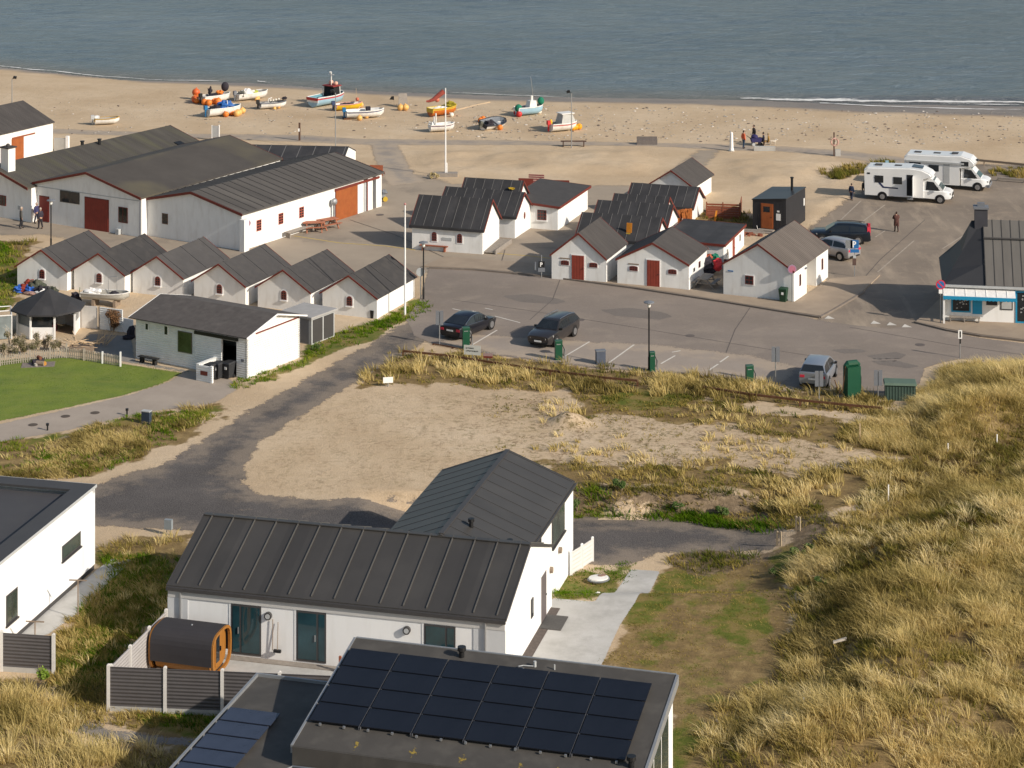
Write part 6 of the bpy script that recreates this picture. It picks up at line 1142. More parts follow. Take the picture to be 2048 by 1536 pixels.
# orange planks and nets near the cluster
x,y = gp(1258,521); t = thing('orange_plank', 'orange and yellow board standing against the front battened hut', 'board', x, y, 0, -18); MB().hexa([(-.2,-.4,0),(.2,-.4,0),(.2,-.34,0),(-.2,-.34,0)], [(-.1,-.30,2.95),(.32,-.30,2.95),(.32,-.24,2.95),(-.1,-.24,2.95)]).done('board', mat('orange_board', (.60,.22,.02), .6, .2, 3), t); MB().box(-.12,.22,-.43,-.41,1.75,2.2).done('yellow_patch', mat('yellow_board', (.65,.42,.03), .6), t)
x,y = gp(1368,452); t = thing('orange_flag_bundle', 'bundle of orange marker flags leaning at the white gable', 'flags', x, y, 0, 0); b = MB(); rd = random.Random(5)
for k in range(14): a = Vector((rd.uniform(-.5,.6),rd.uniform(-.2,.3),.1)); b.hexa([a,a+Vector((.07,0,0)),a+Vector((.07,.03,0)),a+Vector((0,.03,0))],[v+Vector((rd.uniform(-.3,.3),0,rd.uniform(.7,1.3))) for v in (a,a+Vector((.05,0,0)),a+Vector((.05,.03,0)),a+Vector((0,.03,0)))])
b.done('flags', mat('dull_orange_cloth', (.42,.13,.03), .8, .3, 6), t)
x,y = gp(1429,448); tag(MB().hexa([(-.1,0,0),(.06,0,0),(.06,.05,0),(-.1,.05,0)], [(.1,.0,1.1),(.25,0,1.1),(.25,.05,1.1),(.1,.05,1.1)]).done('orange_stake', mat('orange_board', (.6,.22,.02)), None, 0, (x,y,0)), 'single leaning orange stake on the grass near the black cabin', 'stake')
x,y = gp(1408,548); t = thing('gear_heap', 'heap of dark tarpaulin, red and green fishing gear behind the grey picnic table', 'heap', x, y, 0, 0); MB().lump((0,0,.45),(.9,.8,.75),.2,11).done('tarpaulin', NETD, t); MB().lump((.35,.2,1.15),(.35,.3,.3),.2,12).done('orange_bag', mat('orange_bag', (.42,.10,.05), .7), t); MB().lump((1.0,-.2,.75),(.35,.3,.5),.2,13).done('red_bag', mat('bright_red', (.62,.04,.05), .6), t); MB().lump((.85,.5,1.1),(.35,.3,.3),.2,14).done('green_bag', NETG, t); MB().lump((-.5,.1,1.0),(.4,.3,.2),.2,15).done('blue_bag', mat('dull_blue', (.04,.08,.13), .7), t)
x,y = gp(1487,464); t = thing('plank_stack', 'low stack of grey planks and red bricks in front of the black cabin', 'stack', x, y, 0, -10); MB().box(0,1.6,0,.5,0,.16).box(.1,1.7,-.5,-.1,0,.12).done('planks', WOODG, t); b = MB(); rd = random.Random(8); [b.box(p,p+.24,q,q+.13,0,.1+rd.uniform(0,.15)) for p,q in [(rd.uniform(-.2,1.4),rd.uniform(-1.6,-.7)) for _ in range(22)]]; b.done('bricks', mat('brick_red', (.28,.10,.06), .9, .3, 6), t)
# ------------------------------------------------------------------ boats on the beach (x = bow)
def boat(label, px, py, deg, L, B, D, hull, stripe=None, tilt=0, inner=BOATIN, motor=None, thwarts=(.3,.55), group='boats drawn up on the beach', rim=BOATW, name='fishing_boat', low=None, zz=None):
    x,y = gp(px,py); t = thing(name, label, 'boat', x, y, (hz(x,y) if zz is None else zz)+.02, deg, group); t.rotation_euler = (R(tilt),0,R(deg))
    n = 11; out, inn, top, topi = [], [], [], []
    for i in range(n):
        s = i/(n-1); X = -L/2+L*s; w = B/2*(.80+.20*math.sin(min(1,s*1.6)*math.pi/2) if s < .5 else 1.0*math.sqrt(max(0.0,1-((s-.5)/.5)**2.4)))
        w = max(w,.03); zg = D*(1+.45*max(0,s-.45)**1.6+.04*(1-s)); k = D*(.04+.55*max(0,(s-.72)/.28)**2.2)
        out.append([(X,-w,zg),(X,-w*.96,zg*.62+k*.3),(X,-w*.70,zg*.24+k*.7),(X,0,k),(X,w*.70,zg*.24+k*.7),(X,w*.96,zg*.62+k*.3),(X,w,zg)])
        wi = max(w-.06,.01); fl = max(D*.38,k+.05); fl = min(fl,zg-.06); inn.append([(X+(.05 if i == 0 else 0),-wi,zg),(X+(.05 if i == 0 else 0),-wi*.8,fl),(X+(.05 if i == 0 else 0),wi*.8,fl),(X+(.05 if i == 0 else 0),wi,zg)])
    b = MB(); b.loft(out, 0, cap=False, closed=False); b.add(out[0], [tuple(range(7))], 0)
    b.done('hull', hull, t, smooth=45, solid=False)
    b = MB(); b.loft(inn, 0, cap=False, closed=False); b.add(inn[0], [(0,1,2,3)], 0); b.done('inside', inner, t, solid=False)
    for s in (0,-1):
        b = MB(); pts = [Vector(r[s])+Vector((0,0,.0)) for r in out]; b.tube(pts, .055, 6); b.done('gunwale', rim, t)
        if stripe: MB().add([tuple(Vector(r[s])*1.0+Vector((0,(.012 if s else -.012),-.08))) for r in out]+[tuple(Vector(r[s]).lerp(Vector(r[1 if s == 0 else 5]),.55)+Vector((0,(.014 if s else -.014),0))) for r in out], [(i,i+1,n+i+1,n+i) for i in range(n-1)]).done('stripe', stripe, t, solid=False)
    tw_ = MB().hexa([(out[0][0][0]-.02,out[0][0][1],D*.55),(out[0][0][0]+.04,out[0][0][1],D*.55),(out[0][0][0]+.04,out[0][6][1],D*.55),(out[0][0][0]-.02,out[0][6][1],D*.55)], [(out[0][0][0]-.02,out[0][0][1],D*1.05),(out[0][0][0]+.04,out[0][0][1],D*1.05),(out[0][0][0]+.04,out[0][6][1],D*1.05),(out[0][0][0]-.02,out[0][6][1],D*1.05)]).done('transom', rim, t)
    for s in thwarts: X = -L/2+L*s; w = B/2*.88; MB().box(X-.12,X+.12,-w,w,D*.74,D*.80).done('thwart', rim, t)
    if motor: MB().box(-L/2-.38,-L/2-.05,-.16,.16,D*.95,D*.95+.42).hexa([(-L/2-.3,-.05,.1),(-L/2-.15,-.05,.1),(-L/2-.15,.05,.1),(-L/2-.3,.05,.1)], [(-L/2-.3,-.06,D),(-L/2-.12,-.06,D),(-L/2-.12,.06,D),(-L/2-.3,.06,D)]).done('outboard_motor', motor, t)
    return t
def P(t, nm, mb, m, **k): return mb.done(nm, m, t, **k)
t = boat('white dinghy with brown rimmed yellow bow, alone at the left of the beach', 214, 249, 16, 2.5, 1.2, .62, BOATW, motor=GREYL, rim=mat('ochre_rim', (.42,.26,.06), .6, .2, 3))
P(t, 'engine_cover', MB().lump((-1.05,.1,.72),(.3,.3,.22),.2,4), BOATW)
t = boat('white boat full of dark nets with a big dark buoy in its bow', 432, 205, 42, 3.6, 1.5, .80, BOATW, motor=BLACK); P(t, 'net_heap', MB().lump((-.2,0,.75),(.8,.5,.25),.3,5), NETD); P(t, 'dark_buoy', MB().ball((1.25,.1,1.55),(.42,.42,.52),12,8), NETD); P(t, 'orange_gear', MB().lump((.5,0,1.0),(.4,.4,.25),.3,6), BUOYO); P(t, 'flag_bundle', MB().lump((-.6,.2,1.3),(.25,.2,.35),.4,7), NETD)
t = boat('white boat with bright blue inside and blue tarpaulin in the middle of heaps of buoys', 448, 231, 36, 3.9, 1.6, .85, BOATW, inner=BOATBL, motor=BOATBL); P(t, 'tarpaulin', MB().lump((.2,.2,1.05),(.9,.6,.45),.25,8), TARPB); P(t, 'gear_pile', MB().lump((-1.0,0,.85),(.5,.5,.3),.3,9), NETD); P(t, 'upright_frame', MB().tube([(.3,-.3,.8),(.2,-.3,1.6)],.05,6), BOATW)
t = boat('white boat with pale net and yellow crate inside, nearest the sea', 504, 199, 38, 3.9, 1.6, .75, BOATW, motor=GREYP); P(t, 'net_heap', MB().lump((-.5,0,.85),(.7,.5,.35),.3,10), TARPW); P(t, 'crate', MB().box(.1,.6,-.3,.2,.65,.95), mat('lime_crate', (.42,.45,.06), .6)); P(t, 'dark_gear', MB().lump((-1.4,-.2,.75),(.4,.5,.3),.3,11), mat('olive_gear', (.12,.12,.10), .9, .3, 6))
t = boat('low white boat with dark rail of small floats and dark stern motor', 546, 217, 22, 2.9, 1.25, .62, BOATW, motor=BLACK, rim=GREYP); P(t, 'float_line', MB().ball((.1,.3,.8),.12,8,6).ball((.4,.3,.85),.12,8,6).ball((.7,.25,.9),.12,8,6).ball((-.2,.3,.8),.12,8,6), BUOYW); P(t, 'dark_gear', MB().lump((1.3,.05,1.0),(.3,.2,.15),.3,12), NETD); P(t, 'bow_arm', MB().tube([(-.7,-.4,.5),(-.6,-.4,1.1),(-.2,-.3,1.2)],.05,6), BOATW)
# big blue and red cutter, stern towards the viewer
t = boat('pale blue cutter with red rail, red wheelhouse roof and white mast', 655, 210, 52, 4.7, 2.0, 1.05, BOATLB, stripe=mat('rail_red', (.45,.04,.035), .5), inner=mat('teal_deck', (.12,.28,.34), .6, .2, 3), thwarts=(), rim=BOATW)
P(t, 'wheelhouse', MB().hexa([(.2,-.75,.6),(1.35,-.6,.6),(1.35,.6,.6),(.2,.75,.6)], [(.25,-.7,1.95),(1.2,-.55,1.95),(1.2,.55,1.95),(.25,.7,1.95)]), DARK); P(t, 'wheelhouse_roof', MB().box(.05,1.35,-.8,.8,1.96,2.06), mat('dull_red_roof', (.24,.03,.03), .6, .15, 3)); P(t, 'mast', MB().tube([(.6,0,2.06),(.6,0,3.5)],.05,6).tube([(.6,-.4,3.2),(.6,.4,3.2)],.03,5).ball((.6,.15,3.4),.12,8,6), BOATW); P(t, 'roof_buoys', MB().ball((.8,.2,2.3),.26,10,7).ball((.85,-.45,2.25),.22,10,7), mat('pink_buoy', (.70,.40,.30), .5)); P(t, 'side_frame', MB().tube([(.2,.8,.9),(.1,.8,1.9)],.06,6).tube([(1.3,-.65,1.0),(1.25,-.62,1.95)],.05,6), BOATW); P(t, 'deck_box', MB().box(-1.2,-.4,-.3,.4,.5,.95), mat('teal_box', (.08,.2,.26), .6)); P(t, 'stern_band', MB().hexa([(-2.42,-.82,.80),(-2.37,-.82,.80),(-2.37,.82,.80),(-2.42,.82,.80)], [(-2.42,-.85,1.08),(-2.37,-.85,1.08),(-2.37,.85,1.08),(-2.42,.85,1.08)]), mat('rail_red', (.45,.04,.035)))
t = boat('yellow hulled boat with pink and white inside, behind the white boat with blue motor', 697, 220, 24, 3.0, 1.3, .65, BOATY, inner=TARPW, motor=mat('dark_blue_motor', (.03,.05,.12), .5), rim=mat('pinkish_rim', (.55,.28,.24), .6)); P(t, 'dark_gear', MB().lump((-.2,.1,.62),(.7,.3,.15),.3,13), NETD); P(t, 'red_buoy', MB().ball((1.0,0,1.05),.2,9,7), mat('brick_buoy', (.5,.14,.08), .5)); P(t, 'stick', MB().tube([(.9,.1,.9),(.9,.1,2.2)],.02,5), WOODP)
t = boat('white boat with blue stripe and bright blue motor lying beside two pale buoys', 730, 236, 16, 4.0, 1.6, .78, BOATW, stripe=mat('dark_blue_stripe', (.05,.06,.16), .5), inner=BOATW, motor=BOATBL); P(t, 'console', MB().box(.1,.55,-.25,.25,.35,1.15), NETD); P(t, 'trailer_foot', MB().box(-2.3,-1.6,-.5,.5,-.02,.12), RUST)
t = boat('yellow and orange boat with a red buoy on its stern, beside the windsock mast', 886, 231, 36, 3.3, 1.5, .85, BOATO, inner=mat('pale_yellow_inside', (.55,.50,.28), .6, .2, 3), stripe=mat('rail_yellow', (.55,.38,.04), .5), rim=mat('rail_yellow', (.55,.38,.04))); P(t, 'net_heap', MB().lump((.9,.1,1.0),(.55,.5,.35),.3,14), mat('mustard_net', (.30,.25,.02), .9, .4, 9)); P(t, 'red_buoy', MB().ball((-.4,.5,1.6),.26,9,7), mat('brick_buoy', (.5,.14,.08))); P(t, 'canvas', MB().lump((-.3,.0,.8),(.7,.5,.2),.2,15), TARPW)
t = boat('white boat with purple stripe and tall white bow frame, nearest the beach path', 884, 263, 20, 2.6, 1.3, .72, BOATW, stripe=mat('purple_stripe', (.10,.04,.10), .5), inner=BOATW); P(t, 'frame', MB().tube([(-.75,-.3,.3),(-.75,-.3,1.9)],.08,6).tube([(-.75,.3,.3),(-.75,.3,1.5)],.06,6).lump((-1.1,0,.7),(.35,.4,.35),.25,16), BOATW)
t = boat('dark rimmed white boat tilted on its side showing a grey inside', 984, 256, 48, 3.3, 1.5, .75, BOATW, tilt=24, rim=mat('dark_rail', (.035,.035,.04), .6), inner=mat('grey_blue_inside', (.22,.24,.27), .7, .3, 3)); P(t, 'gear', MB().lump((-.6,0,.6),(.5,.4,.25),.3,17), NETD); P(t, 'stern_motor', MB().lump((-1.75,.15,.6),(.25,.2,.4),.3,18), mat('olive_gear', (.12,.12,.10)))
t = boat('pale blue boat with green net bundles and a thin leaning mast', 1059, 230, 30, 3.2, 1.45, .85, BOATLB, inner=BOATIN, rim=BOATW); P(t, 'wheelhouse', MB().hexa([(-.3,-.45,.5),(.7,-.45,.5),(.7,.45,.5),(-.3,.45,.5)], [(-.1,-.4,1.5),(.6,-.4,1.5),(.6,.4,1.5),(-.1,.4,1.5)]), BOATW); P(t, 'mast', MB().tube([(.5,0,1.5),(.2,.1,4.0)],[.035,.02],5), GREYM); P(t, 'green_net', MB().ball((1.35,-.05,1.35),(.36,.36,.42),10,7).ball((-1.45,-.2,.85),(.4,.4,.42),10,7), NETG); P(t, 'winch', MB().tube([(.25,0,1.5),(.25,0,2.0)],.14,8), BOATW)
t = boat('red and white boat with white cabin hood and red motor, behind the floodlight mast', 1127, 262, 28, 3.0, 1.5, .80, BOATW, stripe=mat('rail_red', (.45,.04,.035)), inner=BOATIN, motor=BUOYR, thwarts=()); P(t, 'hood', MB().hexa([(-.6,-.7,.75),(1.15,-.5,.9),(1.15,.5,.9),(-.6,.7,.75)], [(-.35,-.55,1.75),(.8,-.42,1.7),(.8,.42,1.7),(-.35,.55,1.75)]), mat('grey_hood', (.42,.42,.40), .6, .15, 3)); P(t, 'hood_top', MB().box(-.5,.95,-.6,.6,1.75,1.84), BOATW); P(t, 'yellow_fender', MB().ball((-1.35,.2,.95),(.18,.18,.3),8,6), mat('fender_yellow', (.66,.42,.03), .5))
t = boat('grey rowing boat with white cover and two thin poles behind the garden wall', 212, 611, -11, 3.5, 1.35, .55, mat('grey_hull', (.42,.41,.37), .6, .1, 3), inner=mat('grey_inside', (.40,.38,.33), .8, .15, 4), group='', rim=mat('pale_rim', (.60,.58,.54), .6), name='rowing_boat', thwarts=(.25,.7), zz=.35); P(t, 'cover', MB().lump((-1.0,.05,.55),(.6,.35,.2),.3,19), TARPW); P(t, 'poles', MB().tube([(.1,.2,.4),(.1,.2,1.6)],.02,5).tube([(.75,.2,.4),(.75,.2,1.7)],.02,5).tube([(.1,.2,1.6),(.75,.2,1.7)],.015,5), GREYM); P(t, 'dark_gear', MB().lump((.6,0,.5),(.35,.3,.15),.3,20), NETD); P(t, 'cradle', MB().box(-.9,-.7,-.5,.5,-.38,.1).box(.7,.9,-.5,.5,-.38,.1), WOOD)
# loose buoys
def buoys(label, pts, r, m, group):
    x,y = gp(*pts[0]); o = MB().ball((0,0,0),(1,1,.95),12,9).tube([(0,0,.9),(0,0,1.18)],[.2,.14],8).done('buoy', m, None, smooth=60); o.location = (x,y,hz(x,y)+r*.9); o.scale = (r,)*3; tag(o, label, 'buoy', group)
    for i,p in enumerate(pts[1:]):
        c = o.copy(); COL.objects.link(c); x,y = gp(p[0],p[1]); k = r*(.85+.3*random.random()); c.scale = (k,)*3; c.location = (x,y,hz(x,y)+k*.9+(p[2] if len(p) > 2 else 0)); c.rotation_euler = (random.uniform(-1,1),random.uniform(-1,1),0)
buoys('round orange net buoy in the heap left of the dark net boat', [(389,203),(396,200),(394,207),(400,206),(418,211),(430,208),(420,202),(409,210),(433,204),(426,204,.35),(436,209)], .36, BUOYO, 'orange buoys in the left heap')
buoys('round red buoy at the far left end of the buoy heap', [(391,206),(392,199,.4)], .42, mat('coral_buoy', (.62,.12,.03), .5, .1), 'red buoys at the left heap')
buoys('pale orange buoy on the sand beside the blue and white boat', [(464,231),(472,230),(452,234)], .30, BUOYO, 'orange buoys beside the blue and white boat'); buoys('pale cream buoy on the sand right of the blue and white boat', [(485,227),(478,231),(474,233)], .34, BUOYP, 'cream buoys beside the blue and white boat')
buoys('cream buoy under the low white boat or its neighbour', [(513,202),(516,200),(557,217),(549,220)], .22, BUOYP, 'cream buoys by the two small white boats'); buoys('pale buoy at the foot of the striped boat with blue motor', [(719,241),(733,237),(714,218),(721,215)], .3, BUOYP, 'pale buoys by the striped boats'); buoys('big pale orange buoy in front of the grey board shelter', [(801,221),(811,221)], .36, BUOYP, 'two buoys by the board shelter')
buoys('orange buoy beside the dark rimmed tilted boat', [(961,245),(966,243),(1000,260)], .28, BUOYO, 'orange buoys beside the tilted boat'); buoys('yellow orange fender lying right of the floodlight mast', [(1151,260),(1158,259),(1146,261)], .32, mat('fender_orange', (.72,.32,.01), .5, .1), 'fenders beside the mast'); buoys('white buoy leaning on the hull of a beached boat', [(1078,228),(903,234),(1137,261)], .30, BUOYW, 'white buoys on boat hulls'); buoys('red buoy left of the pale blue boat', [(1034,231),(1038,234)], .38, BUOYR, 'red buoys left of the pale blue boat')
x0,y0 = gp(912,221); x1,y1 = gp(980,204); tag(MB().tube([(x0,y0,hz(x0,y0)+.04),((x0+x1)/2,(y0+y1)/2+.3,hz(x1,y1)+.04),(x1,y1,hz(x1,y1)+.04)], .06, 6).done('mooring_line', WOODP), 'pale rope running over the sand from the yellow boat towards the sea', 'rope')

# ------------------------------------------------------------------ people
def person(label, px, py, deg, h=1.74, top=(.05,.05,.06), legs=(.02,.022,.03), hair=(.05,.035,.02), coat=0, stride=.12, arm='down', seated=False, z=None, lean=0):
    x,y = gp(px,py); t = thing('person', label, 'person', x, y, (hz(x,y) if z is None else z), deg); k = h/1.75
    V, E, RD = [], [], []
    def add(p, r, par=None): V.append(tuple(q*k for q in p)); RD.append(r*k); i = len(V)-1; (E.append((par,i)) if par is not None else None); return i
    hipz = .92 if not seated else .48
    pel = add((0,0,hipz), .135); wa = add((lean*.3,0,hipz+.20), .125, pel); ch = add((lean*.7,0,hipz+.40), .15, wa); nk = add((lean,0,hipz+.56), .065, ch); add((lean+.015,0,hipz+.62), .058, nk)
    hands = []
    for s in (-1,1):
        st = stride*s
        hp = add((0,.10*s,hipz-.04), .10, pel)
        if seated: kn = add((.42,.13*s,hipz+.02), .075, hp); an = add((.50,.13*s,.10), .05, kn); add((.64,.13*s,.045), .045, an)
        else: kn = add((st*.5+.03,.10*s,.50), .072, hp); an = add((st-.03*abs(st)/.12 if st < 0 else st,.105*s,.09), .048, kn); add((st+.15,.115*s,.045), .045, an)
        sh = add((lean*.85,.185*s,hipz+.48), .075, ch)
        if arm == 'down' or (arm == 'one' and s < 0): el = add((lean*.6-.03,.25*s,hipz+.20), .052, sh); wr = add((lean*.4+.05,.26*s,hipz-.06), .036, el); d = Vector((.25,0,-1))
        elif arm == 'face': el = add((.16,.24*s,hipz+.24), .052, sh); wr = add((.16,.10*s,hipz+.55), .036, el); d = Vector((.3,-.3*s,.9))
        else: el = add((.08,.25*s,hipz+.22), .052, sh); wr = add((.28,.18*s,hipz+.22), .036, el); d = Vector((1,-.2*s,.1))
        hands.append((s, wr, d.normalized()))
    me = bpy.data.meshes.new('body'); me.from_pydata(V, E, []); o = bpy.data.objects.new('body', me); COL.objects.link(o)
    md = o.modifiers.new('skin', 'SKIN'); md.use_smooth_shade = True; sv = me.skin_vertices[0].data
    for i,r in enumerate(RD): sv[i].radius = (r*(1.0 if i > 3 else .85), r*(1.15 if i in (0,1,2) else 1.0))
    sv[0].use_root = True; sb = o.modifiers.new('sub', 'SUBSURF'); sb.levels = 1; sb.render_levels = 1
    dg = bpy.context.evaluated_depsgraph_get(); em = bpy.data.meshes.new_from_object(o.evaluated_get(dg)); bpy.data.objects.remove(o)
    # body (skin) with head and hands, clothes as shells
    b = MB(); b.v = [tuple(v.co) for v in em.vertices]; b.f = [tuple(p.vertices) for p in em.polygons]; b.m = [0]*len(b.f); nrm = [v.normal.copy() for v in em.vertices]; base = (list(b.v), list(b.f))
    hc = Vector((lean+.03,0,hipz+.735))*k; b.ball(tuple(hc), (.098*k,.078*k,.125*k), 14, 10); b.ball(tuple(hc+Vector((.098,0,-.01))*k), (.022*k,.014*k,.024*k), 6, 5)
    for s in (-1,1): b.ball(tuple(hc+Vector((0,.078*s,-.01))*k), (.018*k,.012*k,.03*k), 6, 5); 
    for s, wi, d in hands:
        w_ = Vector(V[wi]); side = Vector((0,1,0)) if abs(d.y) < .8 else Vector((1,0,0)); side = (side-d*side.dot(d)).normalized(); up = d.cross(side); pc = w_+d*.05*k
        b.ball(tuple(pc), (.032*k,.042*k,.045*k), 8, 6)
        for q,l_ in ((-.03,.065),(-.010,.08),(.010,.075),(.03,.058)): a0 = pc+side*q*k+d*.03*k; b.tube([a0, a0+d*l_*.55*k, a0+d*l_*k*.95+up*.018*k], [.010*k,.009*k,.007*k], 5)
        a0 = pc+side*(-.035*s)*k; b.tube([a0, a0+side*(-.03*s)*k+d*.025*k, a0+side*(-.035*s)*k+d*.055*k], [.012*k,.010*k,.008*k], 5)
    b.done('body', SKIN, t, smooth=180)
    def shell(nm, sel, off, m):
        vs, fs = base; keep = [f for f in fs if all(sel(Vector(vs[i])/k) for i in f)]; ids = sorted({i for f in keep for i in f}); mp = {i:j for j,i in enumerate(ids)}; sb_ = MB(); sb_.add([tuple(Vector(vs[i])+nrm[i]*off*k) for i in ids], [tuple(mp[i] for i in f) for f in keep]); return sb_.done(nm, m, t, smooth=180, solid=False)
    hx = '%02d%02d%02d' % tuple(int(c*99) for c in top); hem = hipz-.02 if not coat else hipz-.42
    shell('jacket', lambda p: (p.z > hem and p.z < hipz+.575 and not (abs(p.y) > .2 and p.z < hipz+.0 and not coat and p.z < hipz-.03)) and (p-Vector(V[hands[0][1]])/k).length > .05 and (p-Vector(V[hands[1][1]])/k).length > .05, .018 if not coat else .05, mat('cloth_'+hx, top, .85, .2, 8))
    hx = '%02d%02d%02d' % tuple(int(c*99) for c in legs); shell('trousers', lambda p: p.z < hipz+.04 and p.z > .10 and abs(p.y) < .235, .012, mat('cloth_'+hx, legs, .85, .2, 8)); shell('shoes', lambda p: p.z < .13, .014, BLACK)
    hx = '%02d%02d%02d' % tuple(int(c*99) for c in hair); MB().ball(tuple(hc+Vector((-.02,0,.02))*k), (.098*k,.090*k,.122*k), 14, 9).done('hair', mat('hair_'+hx, hair, .8, .2, 20), t)
    f = MB()
    for s in (-1,1): f.ball(tuple(hc+Vector((.085,.032*s,.012))*k), (.010*k,.013*k,.009*k), 6, 5)
    f.box((hc.x+.088*k),(hc.x+.096*k),-.024*k,.024*k,hc.z-.062*k,hc.z-.052*k); f.done('face', mat('eye_dark', (.05,.03,.03), .5), t); return t
person('person in dark grey jacket and dark trousers standing alone by the hall wall', 42, 457, 20, 1.75, (.07,.065,.06), (.02,.02,.025), (.38,.33,.28))
person('person in purple blue jacket beside the dark red door, farther from the viewer', 73, 447, -30, 1.7, (.04,.04,.11), (.03,.03,.05), (.42,.37,.33)); person('person in dark jacket in front of the person in purple near the dark red door', 81, 458, 150, 1.72, (.035,.03,.045), (.03,.025,.03), (.42,.35,.30))
person('person in orange jacket and blue jeans on the beach path', 1487, 297, 30, 1.72, (.62,.12,.05), (.025,.045,.085), (.04,.025,.02)); person('person in dark coat standing behind the stroller group on the beach', 1508, 288, 200, 1.85, (.05,.04,.04), (.03,.03,.035), (.02,.015,.012))
person('seated person in dark clothes on the low wall beside the stroller', 1527, 291, 180, 1.7, (.03,.03,.05), (.04,.025,.05), (.02,.015,.012), seated=True)
person('seated person in mustard jacket at the end of the low beach wall', 1537, 292, 180, 1.65, (.36,.20,.05), (.09,.05,.03), (.35,.26,.12), seated=True)
person('person in long brown coat shading the face on the car park', 1793, 464, 100, 1.62, (.085,.035,.028), (.05,.03,.028), (.04,.02,.015), coat=1, arm='face')
person('person in dark blue jacket at the sandy edge behind the motorhome', 1703, 402, 60, 1.45, (.02,.035,.075), (.02,.025,.05), (.05,.035,.03)); person('person standing in the open doorway of the white motorhome', 1808, 399, 280, 1.6, (.42,.33,.32), (.10,.08,.09), (.10,.06,.04), z=.42, stride=.06)
x,y = gp(1513,291); t = thing('stroller', 'dark blue stroller beside the low wall on the beach', 'stroller', x, y, 0, 10); MB().hexa([(-.5,-.25,.35),(.5,-.25,.35),(.5,.25,.35),(-.5,.25,.35)], [(-.6,-.28,.75),(.55,-.28,.75),(.55,.28,.75),(-.6,.28,.75)]).lump((-.2,0,.85),(.35,.3,.25),.1,3).done('pram_body', mat('indigo_cloth', (.03,.025,.10), .8), t); MB().tube([(-.6,0,.7),(-1.0,0,1.0)],.03,5).done('handle', BLACK, t)
for s in (-1,1):
    for q in (-.35,.4): MB().disc((q,s*.25,.16),.16,'y',.03,12).done('wheel', GREYL if q < 0 else TYRE, t)
x,y = gp(1508,302); tag(MB().box(0,2.05,0,.4,0,.42).done('low_wall', CONC, None, 0, (x,y,0), R(-2)), 'low grey concrete sitting wall on the beach path', 'wall')
x,y = gp(1546,290); t = thing('dog', 'small pale dog standing at the end of the low wall', 'dog', x, y, 0, 0)
b = MB(); b.loft([[(X,r*math.cos(a),.36+zo+r*1.1*math.sin(a)) for a in np.linspace(0,2*math.pi,9)[:-1]] for X,r,zo in ((-.30,.05,.04),(-.24,.09,.02),(0,.095,.0),(.16,.12,-.01),(.26,.09,.04),(.34,.055,.12))]); b.ball((.40,0,.52),(.075,.06,.065),8,6).tube([(.44,0,.51),(.52,0,.48)],[.04,.022],7).tube([(-.3,0,.42),(-.42,0,.56)],[.025,.012],6)
for s in (-1,1): b.tube([(.20,.06*s,.32),(.19,.065*s,.17),(.20,.065*s,.0)],[.045,.028,.024],6).tube([(-.22,.06*s,.34),(-.16,.065*s,.22),(-.27,.065*s,.13),(-.24,.065*s,.0)],[.06,.04,.026,.024],6).hexa([(.36,.045*s-.01,.56),(.40,.045*s-.01,.56),(.40,.045*s+.02,.56),(.36,.045*s+.02,.56)],[(.36,.06*s,.62),(.37,.06*s,.62),(.37,.06*s+.01,.62),(.36,.06*s+.01,.62)])
b.done('body', mat('pale_fur', (.62,.55,.45), .95, .15, 9), t, smooth=60)
# ------------------------------------------------------------------ garden bits
x,y = gp(75,730); t = thing('fire_pit', 'square gravel fire pit with charred and orange cut logs on the lawn', 'fire pit', x, y, .0, 8); MB().box(-1.0,1.1,-.55,.55,.0,.035).done('gravel_bed', mat('pit_gravel', (.20,.17,.15), .95, .3, 8), t)
for i,(a,b_,r,mm) in enumerate([((-.3,-.1,.18),(.35,.35,.2),.14,NETD),((-.35,.2,.18),(.1,.4,.18),.13,NETD),((-.05,-.05,.16),(.45,-.28,.16),.15,WOOD),((.2,.1,.4),(.0,.35,.42),.12,mat('red_log', (.16,.06,.035), .9)),]): MB().tube([a,b_], r, 10).done('log', mm, t)
MB().disc((.46,-.29,.16),.14,'y',.02,12).done('cut_end', mat('cut_wood', (.55,.26,.05), .8, .2, 5), t); MB().lump((-.1,-.35,.1),(.12,.12,.12),.2,3).done('stone', PEBBLE, t)
# picket fence
w = gpl([(0,732),(60,724),(100,718),(133,716),(168,721),(205,727),(241,733)]); t = thing('picket_fence', 'low weathered white picket fence at the lawn edge', 'fence', w[0][0], w[0][1], 0, 0); rd = random.Random(2); b = MB(); PK = mat('grey_white_picket', (.37,.325,.265), .9, .15, 6)
for (ax,ay),(cx,cy) in zip(w[:-1],w[1:]):
    n_ = int(math.hypot(cx-ax,cy-ay)/.14)
    for i in range(n_): p = (ax+(cx-ax)*i/n_-w[0][0], ay+(cy-ay)*i/n_-w[0][1]); hh = rd.uniform(.62,.72); b.box(p[0]-.035,p[0]+.035,p[1]-.012,p[1]+.012,.03,hh)
    a, c = Vector((ax-w[0][0],ay-w[0][1]+.03,0)), Vector((cx-w[0][0],cy-w[0][1]+.03,0))
    for z in (.2,.5): b.tube([a+Vector((0,0,z)),c+Vector((0,0,z))], .022, 5)
b.done('pickets', PK, t)
for i,(px,py) in enumerate(w): MB().box(px-w[0][0]-.05,px-w[0][0]+.05,py-w[0][1]-.05,py-w[0][1]+.05,0,.95 if i in (6,3) else .78).done('post', WTRIM if i in (5,6) else PK, t)
